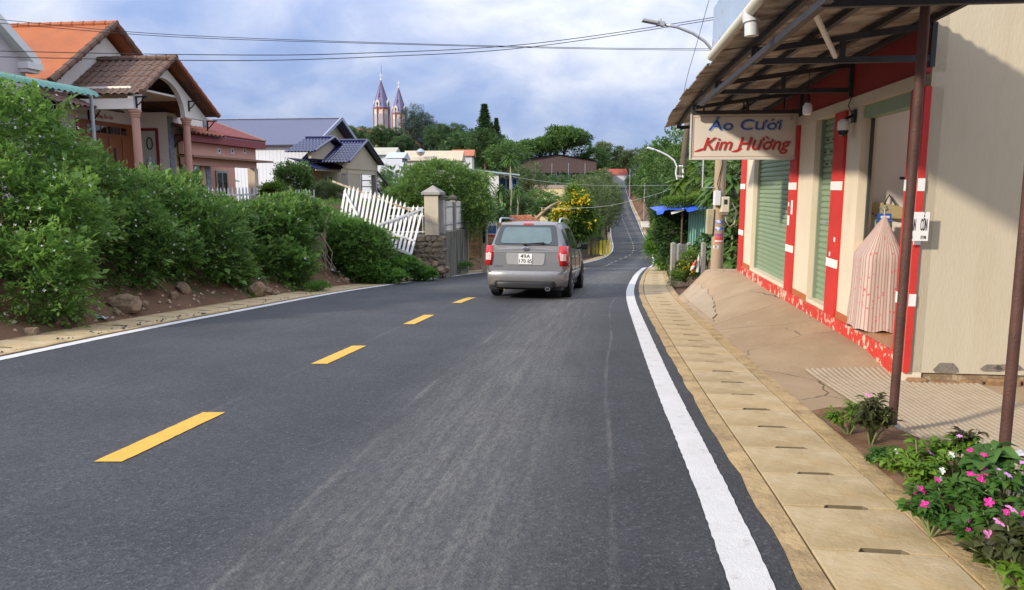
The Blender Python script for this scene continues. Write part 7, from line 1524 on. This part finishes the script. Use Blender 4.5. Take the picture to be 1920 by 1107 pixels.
def bigleaf(name, label, px, pyb, D, heads, material, L, w, n, cat='plant', group=None):
    b = P(px, pyb, D); th = thing(name, label, cat, b, 0, group); R = np.random.default_rng(int(px * 3 + pyb)); parts = []; mb = MB()
    for hx, hy in heads:
        h = P(hx, hy, D) - b; mb.tube([(0, 0, -.2), (h.x * .4, 0, h.z * .5), tuple(h)], [.05, .04, .03], 6)
        for k in range(n):
            t = R.uniform(0, 6.28); e = R.uniform(-.3, 1.0); d = np.array([math.cos(t) * math.cos(e), math.sin(t) * math.cos(e), math.sin(e)]); c = np.array(h) + d * L * .55
            mb.tube([tuple(h), tuple(c)], [.010, .007], 4, caps=False)
            m = 7; s = unit(np.cross(d, [0, 0, 1.])); D_ = np.array([d * math.cos(a_) + s * math.sin(a_) + np.array([0, 0, -.25]) for a_ in np.linspace(-1.9, 1.9, m)])
            parts.append(straps(np.repeat(c[None], m, 0), D_, L * .5 * R.uniform(.7, 1.1, m), w, .35, np.full(m, R.uniform(.3, .7)), 3, R))
    mb.build('stalks', mat('green_stalk', (.16, .20, .09), .7, .2), th); v, q, t = merge(parts); np_mesh('leaves', v, q, material, th, t); return th
bigleaf('papaya_plant', 'papaya plant with lobed leaves left of the concrete pole', 1318, 430, 27, [(1318, 335), (1305, 360), (1335, 350)], G_yellowg, 1.3, .17, 11)
bigleaf('papaya_plant', 'dark papaya plant between the concrete pole and the shop wall', 1378, 470, 20, [(1376, 335), (1385, 380), (1372, 365)], G_mid, 1.05, .14, 12)
bigleaf('taro_plant', 'broad leaved plant at the foot of the shop wall by the concrete pole', 1374, 505, 18.6, [(1374, 440), (1366, 470), (1384, 480), (1372, 405)], G_mid, .62, .14, 12)
bigleaf('taro_plant', 'broad leaved plant behind the fence posts left of the concrete pole', 1322, 510, 20, [(1322, 455), (1312, 470), (1330, 480)], G_mid, .5, .12, 10)
# blue tarpaulin and green sheet
tp = thing('blue_tarpaulin', 'sagging blue tarpaulin roof in the garden beyond the shop', 'tarpaulin', P(1280, 392, 25.5)); a, b = P(1232, 396, 25.2) - tp.location, P(1335, 384, 25.2) - tp.location
mb = MB(); mb.sheet([[tuple(a.lerp(b, t) + Vector((0, s * 1.4, .10 * s + .02 * math.sin(t * 9) - (.13 if s == 0 else .02) * (1 + .06 * math.sin(t * 23)) + (.10 if .12 < t < .55 and s == 0 else 0)))) for s in (0, .08, .16, .5, 1)] for t in np.linspace(0, 1, 30)]); mb.build('sheet', mat('blue_tarp', (.03, .10, .52), .45, .12, 3), tp, smooth='all')
mb = MB(); mb.bar(a + Vector((.5, .1, -.08)), a.lerp(b, .5) + Vector((0, .1, -.06)), .04, .08); mb.build('batten', M_white, tp)
for t in (.5, .97): mb = MB(); p = a.lerp(b, t); mb.tube([p + Vector((0, .3, -.02)), p + Vector((0, .3, -2.3))], .035, 6); mb.build('pole', M_twig, tp)
gs = thing('green_sheet_wall', 'green corrugated sheet wall under the blue tarpaulin', 'wall', P(1315, 455, 25.9)); mb = MB(); us = np.arange(-.48, .40, .016); mb.sheet([[(u, .02 * math.sin(u * 2 * math.pi / .09), z) for z in (-.6, 1.25)] for u in us]); mb.build('sheet', mat('mint_green_sheet', (.17, .36, .28), .5, .1, 2), gs, smooth='all')
mb = MB(); mb.bar((-.5, .05, 1.15), (.42, .05, 1.15), .04, .06); mb.build('rail', M_twig, gs)
# fence posts with wire
fpost = []
for px, pt, pb_, D, lab in ((1260, 456, 528, 18.6, 'nearest mossy concrete post of the wire fence'), (1272, 458, 512, 20.5, 'second concrete post of the wire fence'), (1290, 456, 505, 22.5, 'third concrete post of the wire fence'), (1317, 456, 521, 18.4, 'concrete post of the wire fence beside the utility pole')):
    b = P(px, pb_, D); h = (pb_ - pt) / 1387 * D; th = thing('fence_post', lab, 'post', b, .2, 'concrete posts of the wire fence'); mb = MB(); mb.box(-.05, .05, -.05, .05, -.4, h); mb.build('shaft', M_concrete, th, bevel=.008); mb = MB(); mb.add([(-.05, -.05, h + .001), (.05, -.05, h + .001), (.05, .05, h + .001), (-.05, .05, h + .001), (0, 0, h + .03)], [(0, 1, 4), (1, 2, 4), (2, 3, 4), (3, 0, 4)]); mb.build('tip', M_concrete, th); fpost.append((b, h))
wm = thing('wire_mesh', 'rusty wire mesh strung between the concrete fence posts', 'wire fence', fpost[0][0]); mb = MB()
for (b0_, h0), (b1_, h1) in zip(fpost[:2], fpost[1:3]):
    for k in range(9): t = (k + .5) / 9; mb.tube([b0_ - wm.location + Vector((0, 0, h0 * t)), b1_ - wm.location + Vector((0, 0, h1 * t))], .004, 4)
    for k in range(14): t = (k + .5) / 14; p = b0_.lerp(b1_, t) - wm.location; mb.tube([p, p + Vector((0, 0, h0 * (1 - t) + h1 * t))], .003, 4)
mb.build('wires', M_galv, wm)['kind'] = 'stuff'
rs = P(1300, 500, 18.3); mb = MB(); mb.lathe((0, 0, -.12), [(.03, 0), (.045, .05), (.045, .2), (.02, .26), (.018, .3)], 10); o = mb.build('red_bottle', mat('red_plastic', (.5, .05, .03), .4, .2, 8, col2=(.7, .65, .6), c2lo=.5, c2hi=.55, c2scale=6), loc=rs, rot=(.2, .35, 0), smooth=True); tag(o, 'red and white plastic bottle hung in the wire fence', 'bottle')
mb = MB(); mb.prism([(-.03, 0, -.25), (.03, 0, -.25), (.02, 0, .12), (0, 0, .2), (-.02, 0, .1)], (0, .02, 0)); o = mb.build('white_stake', M_white, loc=P(1309, 492, 18.3), rot=(0, .06, 0)); tag(o, 'pointed white stake beside the utility pole', 'stake')
# concrete utility pole with its fittings
M_pole = mat('tan_concrete_pole', (.36, .27, .175), .85, .15, 2, bump=.25, bscale=30, stretch=(1, 1, .3), col2=(.24, .18, .12), c2lo=.5, c2hi=.75, c2scale=2)
up_b = P(1343, 514, 17.6); up_ = thing('utility_pole', 'tan concrete utility pole with meter boxes and stickers beside the shop', 'utility pole', up_b)
mb = MB(); mb.tube([(0, 0, -.3), (0, 0, 7.6)], [.15, .095], 18); mb.build('shaft', M_pole, up_, smooth=True)
def pz(py): return P(1348, py, 17.6).z - up_b.z
mb = MB(); mb.box(-.02, .16, -.30, -.13, pz(398), pz(369)); mbx = mb.build('meter_box', mat('beige_plastic_box', (.55, .49, .36), .5, .06), up_, bevel=.015)
mb = MB(); mb.box(.03, .11, -.306, -.301, pz(383), pz(374)); mb.build('meter_glass', M_cglass, mbx); mb = MB(); mb.box(-.0, .14, -.30, -.16, pz(402), pz(399)); mb.build('box_base', mat('brown_box_base', (.25, .17, .14), .6), mbx)
mb = MB(); mb.box(-.18, -.04, -.28, -.12, pz(385), pz(358)); mb.build('white_box', M_offw, up_, bevel=.01)
mb = MB(); mb.prism([(-.30, -.12, pz(438)), (-.16, -.12, pz(440)), (-.13, -.12, pz(392)), (-.29, -.12, pz(393))], (0, .15, 0)); mb.build('wooden_box', mat('grey_tan_board', (.36, .32, .20), .85, .2, 4), up_, bevel=.01)
def band(py0, py1, name, m, a0=-2.35, a1=-.85):
    mb = MB(); r_ = .142; z0_, z1_ = pz(py1), pz(py0); mb.sheet([[(r_ * math.cos(t), r_ * math.sin(t), z) for z in (z0_, z1_)] for t in np.linspace(a0, a1, 10)]); return mb.build(name, m, up_)
M_stk_b = mat('sticker_blue', (.08, .14, .45), .5, .3, 25, col2=(.6, .6, .62), c2lo=.5, c2hi=.54, c2scale=14); M_stk_r = mat('sticker_red', (.55, .06, .05), .5, .2, 20); M_stk_p = mat('sticker_purple', (.35, .07, .22), .5, .2, 20); M_stk_w = mat('sticker_white', (.6, .6, .6), .5, .3, 25, col2=(.12, .15, .4), c2lo=.52, c2hi=.56, c2scale=16)
band(412, 419, 'sticker', M_stk_b); band(425, 432, 'sticker', M_stk_b); band(438, 443, 'sticker', M_stk_p); band(444, 450, 'sticker', M_stk_r); band(450.4, 453, 'sticker', M_white); band(453.4, 456, 'sticker', M_stk_r); band(460, 466, 'sticker', M_stk_w, -2.6, -1.5)
mb = MB(); mb.tube([(.10, -.2, pz(400)), (.12, -.2, pz(415)), (.22, -.18, pz(425)), (.34, -.15, pz(418)), (.38, -.1, pz(395)), (.3, 0, pz(380))], .014, 6); mb.build('cable_loop', mat('tan_cable', (.45, .36, .24), .6), up_, smooth='all')
mb = MB(); mb.tube([(-.02, -.16, pz(369)), (-.1, -.16, pz(345)), (.0, -.14, pz(310)), (.0, -.13, pz(200))], .012, 6); mb.build('riser_cable', M_wire, up_, smooth='all')
mb = MB(); mb.tube([(-.12, -.05, pz(352)), (-.42, -.05, pz(352)), (-.42, -.05, pz(298))], .018, 6); mb.build('bracket_pipe', M_galv, up_)
# lamp arm on the pole
mb = MB(); A_ = [(1364, 140), (1345, 105), (1322, 78), (1300, 63), (1270, 51), (1243, 46)]; mb.tube([P(px, py, 17.3) - up_b for px, py in A_], .035, 8); la = mb.build('lamp_arm', M_galv, up_, smooth='all')
mb = MB(); h0_, h1_ = P(1246, 46, 17.3) - up_b, P(1204, 38, 17.3) - up_b; mb.bar(h0_, h0_.lerp(h1_, .35), .13, .11); mb.bar(h0_.lerp(h1_, .3), h1_, .20, .06); mb.build('lamp_head', mat('grey_lamp_housing', (.33, .34, .36), .4), la, bevel=.015); mb = MB(); mb.lathe(h0_.lerp(h1_, .2) + Vector((0, 0, .05)), [(.03, 0), (.03, .05)], 8); mb.build('photocell', M_galv, la)
for z in (6.9, 7.25): mb = MB(); mb.bar((-.5, -.1, z), (.5, .1, z), .07, .07); mb.build('cross_arm', M_steel, up_)
# leaning wooden pole further down with a second lamp
wp_b = P(1277, 372, 40); wpo = thing('leaning_pole', 'leaning brown wooden pole with a curved white street lamp down the road', 'utility pole', wp_b + Vector((0, 0, -2.5))); o_ = wpo.location
mb = MB(); mb.tube([(-.15, 0, 0), P(1274, 372, 40) - o_, P(1287, 250, 40) - o_, P(1291, 215, 40) - o_], [.2, .19, .16, .15], 10); mb.build('shaft', M_bark, wpo, smooth='all')
M_pipew = mat('white_pipe', (.62, .64, .66), .4, .05); mb = MB(); mb.tube([P(px, py, 39.6) - o_ for px, py in ((1275, 350), (1270, 338), (1267, 325), (1269, 312), (1264, 301), (1252, 292), (1238, 285), (1224, 280))], .045, 8); l2 = mb.build('lamp_arm', M_pipew, wpo, smooth='all'); mb = MB(); mb.bar(P(1226, 281, 39.6) - o_, P(1214, 277, 39.6) - o_, .3, .1); mb.build('lamp_head', M_pipew, l2, bevel=.02)
mb = MB(); mb.tube([P(px, py, 39.5) - o_ for px, py in ((1273, 312), (1279, 311), (1281, 325), (1280, 345), (1277, 362), (1275, 375))], .05, 8); mb.build('riser_pipe', M_pipew, wpo, smooth='all'); mb = MB(); mb.bar(P(1267, 330, 39.6) - o_, P(1281, 331, 39.6) - o_, .05, .05); mb.build('clamp', M_pipew, wpo)
# more poles far up the right verge
for px, pt, pb_, D, lab in ((1180, 318, 372, 210, 'thin pale pole high on the right verge of the far road'), (1207, 345, 425, 118, 'thin pole on the right verge above the white box'), (957, 330, 420, 66, 'thin grey pole beside the tall dragon tree')):
    b = P(px, pb_, D); h = (pb_ - pt) / 1387 * D; th = thing('thin_pole', lab, 'pole', b, 0, 'thin distant poles'); mb = MB(); mb.tube([(0, 0, -.5), (0, 0, h)], [.12, .08], 7); mb.build('shaft', M_concrete, th); mb = MB(); mb.bar((-.6, 0, h - .3), (.6, 0, h - .3), .08, .08); mb.build('cross_arm', M_steel, th)
b = P(1210, 424, 112); wb_ = thing('white_box', 'white box standing on the right verge of the far road', 'box', b); mb = MB(); mb.box(-.6, .6, -.3, .3, -.2, .6); mb.build('body', M_white, wb_, bevel=.03); mb = MB(); mb.box(-.63, .63, -.33, .33, .601, .66); mb.build('lid', M_white, wb_)
# ------------------------------------------------------------------ overhead wires
def wire(label, pts, r=.006, m=None):
    q = [P(*p) for p in pts]; n = len(q); c = []
    for i in range(n - 1):
        p0, p1, p2, p3 = q[max(i - 1, 0)], q[i], q[i + 1], q[min(i + 2, n - 1)]
        for t in np.linspace(0, 1, 9)[:-1 if i < n - 2 else None]: c.append(.5 * ((2 * p1) + (-p0 + p2) * t + (2 * p0 - 5 * p1 + 4 * p2 - p3) * t * t + (-p0 + 3 * p1 - 3 * p2 + p3) * t ** 3))
    mb = MB(); mb.tube([p - q[0] for p in c], r, 5); o = mb.build('overhead_wire', m or M_wire, loc=q[0], smooth='all'); tag(o, label, 'wire', 'wires across the street')
wire('topmost wire crossing the sky from the upper left corner', [(-220, 15, 14), (0, 37, 14.5), (300, 64, 15), (700, 80, 16), (1100, 90, 17), (1385, 92, 17.8)])
wire('second wire from the top at the upper left, just under the topmost', [(-220, 28, 14), (0, 44, 14.5), (320, 69, 15), (700, 82, 16), (1100, 92, 17), (1385, 95, 17.8)])
wire('third wire, sagging then rising to the street lamp', [(-220, 88, 14), (0, 96, 14.4), (380, 103, 15), (650, 101, 16), (1000, 82, 17), (1390, 25, 17.8)], .008)
wire('lowest wire over the orange roof, rising to the street lamp', [(-220, 100, 14), (0, 107, 14.4), (420, 114, 15), (700, 107, 16), (1000, 88, 17), (1390, 29, 17.8)], .008)
wire('steep thin wire dropping left of the canopy', [(1338, -30, 16), (1310, 70, 17), (1284, 165, 19), (1275, 230, 30)], .006)
wire('pale wire low across the valley above the yellow flowering tree', [(930, 325, 60), (1000, 338, 55), (1120, 348, 48), (1290, 347, 40)], .009, M_galv)
wire('pale wire sagging across the yellow flowering tree', [(1010, 389, 43), (1060, 391, 42), (1140, 386, 41), (1225, 366, 40.5), (1283, 345, 40)], .009, M_galv)
# ------------------------------------------------------------------ flower bed at the right corner
G_imp = leafmat('impatiens_leaves', (.022, .075, .016), (.11, .24, .035), .35, .4); G_bronze = leafmat('bronze_leaves', (.035, .03, .016), (.10, .13, .035), .3, .4); G_lime = leafmat('lime_bed_leaves', (.06, .15, .015), (.24, .38, .05), .4)
def bed(v, u, dz=0): p = S(v, u); return (p.x, p.y, zr(p.y) + .03 + dz)
def plant(name, label, v, u, r, h, n, ll, lw, material, nleaf=6, group='bedding plants along the drain', tint0=.45, seed=1, whorl=True):
    b = bed(v, u); th = thing(name, label, 'plant', b, 0, group); R = np.random.default_rng(seed); tips = []; mb = MB(); B, D_ = [], []
    ns = max(5, n // 22)
    for k in range(ns):
        t = R.uniform(0, 6.28); q = math.sqrt(R.uniform(0, 1)); e = np.array([math.cos(t) * r * q, math.sin(t) * r * q, h * (1 - .45 * q * q) * R.uniform(.75, 1.1)]); mid = e * np.array([.45, .45, .55]); mb.tube([(0, 0, -.02), tuple(mid), tuple(e)], [.007, .005, .003], 5, caps=False); tips.append(e)
        m = max(3, n // ns)
        for j in range(m):
            f = R.uniform(.35, 1.0); p = mid * (1 - f) + e * f if f < 1 else e; a = R.uniform(0, 6.28); B.append(p); D_.append([math.cos(a), math.sin(a), R.uniform(-.1, .6)])
    mb.build('stems', mat('fleshy_stem', (.18, .20, .08), .6, .2), th)['kind'] = 'stuff'
    B, D_ = np.array(B), np.array(D_); v_, q_, t_ = leaf6(B, D_, ll, lw, np.clip(R.normal(tint0, .17, len(B)), 0, 1), R); np_mesh('leaves', v_, q_, material, th, t_); return th, np.array(tips), R
def leaf6(B, D_, ll, lw, tint, R):
    """larger leaves of four quads, cupped along the midrib and arched"""
    N = len(B); d = unit(np.asarray(D_, float)); s = unit(np.cross(d, np.array([0, 0, 1.]) + R.normal(0, .25, (N, 3)))); n = np.cross(s, d); L = (ll * R.uniform(.6, 1.25, N))[:, None]; w = (lw * R.uniform(.7, 1.2, N))[:, None] * .5; pts = []
    for f, k in ((0, .08), (.28, .85), (.6, .95), (1, .04)):
        c = B + d * L * (.15 + .85 * f) + n * L * (.10 * math.sin(f * 3.14) - .22 * f * f); pts += [c + s * w * k + n * w * k * .3, c, c - s * w * k + n * w * k * .3]
    v = np.stack(pts, 1).reshape(-1, 3); q = []
    base = np.arange(N)[:, None] * 12
    for r_ in range(3):
        for c in range(2): q.append(base + np.array([[r_ * 3 + c, r_ * 3 + c + 1, r_ * 3 + c + 4, r_ * 3 + c + 3]]))
    q = np.stack(q, 1).reshape(-1, 4); return v, q, np.repeat(tint, 6)
def blossom(th, pts, size, material, R, petals=5, name='flower'):
    first = None; size *= .82; pts = list(pts)[::1 if len(pts) < 6 else 2] if name == 'flower' and len(pts) > 8 else pts
    mb = MB()
    for k in range(petals):
        t = 2 * math.pi * k / petals; c, s = math.cos(t), math.sin(t); c2, s2 = -s, c; w = size * .36
        P0 = [(0, 0, 0), (c * size * .45 + c2 * w, s * size * .45 + s2 * w, size * .10), (c * size * .95 + c2 * w * .8, s * size * .95 + s2 * w * .8, size * .06), (c * size * 1.05, s * size * 1.05, size * .02), (c * size * .95 - c2 * w * .8, s * size * .95 - s2 * w * .8, size * .08), (c * size * .45 - c2 * w, s * size * .45 - s2 * w, size * .13)]
        mb.add(P0, [(0, 1, 2, 3), (0, 3, 4, 5)])
    mb.lathe((0, 0, 0), [(size * .08, .0), (size * .1, size * .1), (size * .03, size * .16)], 6, m=1)
    for p in pts:
        if first is None: first = mb.build(name, [material, mat('flower_heart', (.55, .35, .30), .6)], th); o = first
        else: o = first.copy(); COL.objects.link(o); o.parent = th
        o.location = tuple(p); o.rotation_euler = (R.uniform(.2, 1.15), R.uniform(-.5, .5), R.uniform(-.6, .6)); s_ = R.uniform(.75, 1.2); o.scale = (s_, s_, s_)
M_mag = mat('magenta_petals', (.62, .02, .26), .5, .15, 30); M_pnk = mat('pink_petals', (.78, .26, .55), .5, .12, 30); M_lil = mat('lilac_petals', (.62, .26, .62), .5, .1, 30); M_wht = mat('white_flower', (.72, .72, .66), .5, .05); M_rd = mat('scarlet_petals', (.6, .05, .02), .5, .1)
def GV(px, py, dz=.0):                          # bed coordinates seen at a photo pixel, dz above the ground there
    kx, kz = ray(px, py)
    for D in np.arange(1.5, 9, .005):
        if kz * D <= zr(D) + .03 + dz: p = toS(kx * D, D); return p
def pl(name, label, px, py, r, h, n, ll, lw, m, seed, tint0=.45): v, u = GV(px, py); return plant(name, label, v, u, r, h, n, ll, lw, m, seed=seed, tint0=tint0)
pl('bedding_plant', 'feathery light green plant left of the dark red one by the post', 1590, 815, .13, .22, 300, .07, .016, G_lime, 1, .4)
a = pl('bronze_plant', 'dark bronze leaved plant in front of the nearer rusty post', 1632, 836, .13, .33, 330, .075, .026, G_bronze, 2); blossom(a[0], a[1][:1] + np.array([0, 0, .01]), .022, M_pnk, a[2])
pl('bedding_plant', 'low dark green ground plant in the middle of the flower bed', 1665, 878, .14, .10, 320, .045, .024, G_imp, 3, .35)
a = pl('lime_plant', 'lime green flowering plant with white blooms in the flower bed', 1722, 925, .17, .27, 420, .06, .032, G_lime, 4); blossom(a[0], a[1][::4] + np.array([0, -.02, .0]), .020, M_wht, a[2]); blossom(a[0], a[1][1:2] + np.array([-.05, -.04, -.03]), .018, M_rd, a[2])
a = pl('lime_plant', 'pale green plant with lilac blooms behind the white flowered one', 1790, 905, .16, .26, 360, .06, .034, G_lime, 5, .35); blossom(a[0], a[1][::4] + np.array([0, -.02, .01]), .022, M_lil, a[2])
pl('bronze_plant', 'tall bronze whorled plant rising behind the flower bed', 1812, 900, .09, .34, 70, .09, .026, G_bronze, 6, .3)
a = pl('broadleaf_plant', 'plant with broad soft round leaves in front of the right hand post', 1850, 935, .15, .26, 60, .13, .10, leafmat('soft_round_leaves', (.05, .13, .03), (.14, .28, .07), .4), 7); blossom(a[0], a[1][::2] + np.array([0, 0, .04]), .024, M_mag, a[2])
a = pl('impatiens', 'impatiens with deep magenta blooms at the middle of the bed', 1790, 985, .19, .22, 520, .062, .030, G_imp, 8); blossom(a[0], a[1][::2] + np.array([0, -.02, .015]), .025, M_mag, a[2])
a = pl('impatiens', 'impatiens with magenta and lilac blooms under the right hand post', 1885, 975, .18, .26, 480, .062, .030, G_imp, 9); blossom(a[0], a[1][::3] + np.array([0, -.02, .015]), .025, M_mag, a[2]); blossom(a[0], a[1][1::5] + np.array([0, -.02, .015]), .022, M_lil, a[2], name='lilac_flower')
a = pl('impatiens', 'impatiens with large pale pink blooms near the right edge', 1868, 1040, .16, .20, 420, .062, .032, G_imp, 10); blossom(a[0], [(-.07, -.10, .19), (-.02, -.09, .24), (-.12, -.12, .14), (.10, -.05, .16)], .036, M_pnk, a[2]); blossom(a[0], a[1][::6] + np.array([0, -.02, .01]), .02, M_mag, a[2], name='magenta_flower')
a = pl('bronze_plant', 'bronze and green mottled plant in the bottom right corner', 1905, 1085, .17, .22, 340, .07, .036, G_bronze, 11); blossom(a[0], a[1][::9] + np.array([0, -.02, .02]), .026, M_pnk, a[2])
pl('bedding_plant', 'yellowing broad leaved seedling at the drain edge in the bottom right corner', 1880, 1098, .10, .10, 40, .075, .05, G_lime, 12, .55)
a = pl('impatiens', 'impatiens with few blooms at the near left of the bed', 1745, 1000, .13, .15, 280, .055, .03, G_imp, 13); blossom(a[0], a[1][::4] + np.array([0, -.02, .01]), .022, M_mag, a[2])
# fallen petals and leaves on the soil
R_ = np.random.default_rng(44); mb = MB()
for k in range(70):
    u = R_.uniform(1.8, 5.3); v = R_.uniform(1.78, 2.3); p = Vector(bed(v, u, .012)); s = R_.uniform(.006, .014); t = R_.uniform(0, 3); d = Vector((math.cos(t), math.sin(t), R_.uniform(-.2, .3))) * s; e = Vector((-math.sin(t), math.cos(t), .2)) * s * .6; mb.add([p - d, p + e, p + d, p - e], [(0, 1, 2, 3)], int(R_.integers(0, 3)))
tag(mb.build('fallen_petals', [M_mag, mat('dead_leaf', (.14, .06, .03), .8, .3), mat('dry_leaf', (.30, .2, .08), .8, .3)]), 'fallen petals and dry leaves scattered on the bed', 'petals', None, 'stuff')
# crushed paper on the ramp
mb = MB(); p = S(2.72, 5.0); R_ = np.random.default_rng(3); mb.sheet([[(i * .03 - .06, j * .025 - .04, abs(R_.normal(0, .012))) for j in range(5)] for i in range(6)]); o = mb.build('crumpled_paper', mat('grey_white_paper', (.52, .52, .54), .8, .1), loc=(p.x, p.y, apz(2.72, 5.0) + .03)); tag(o, 'crumpled pale paper lying on the ribbed ramp', 'litter')
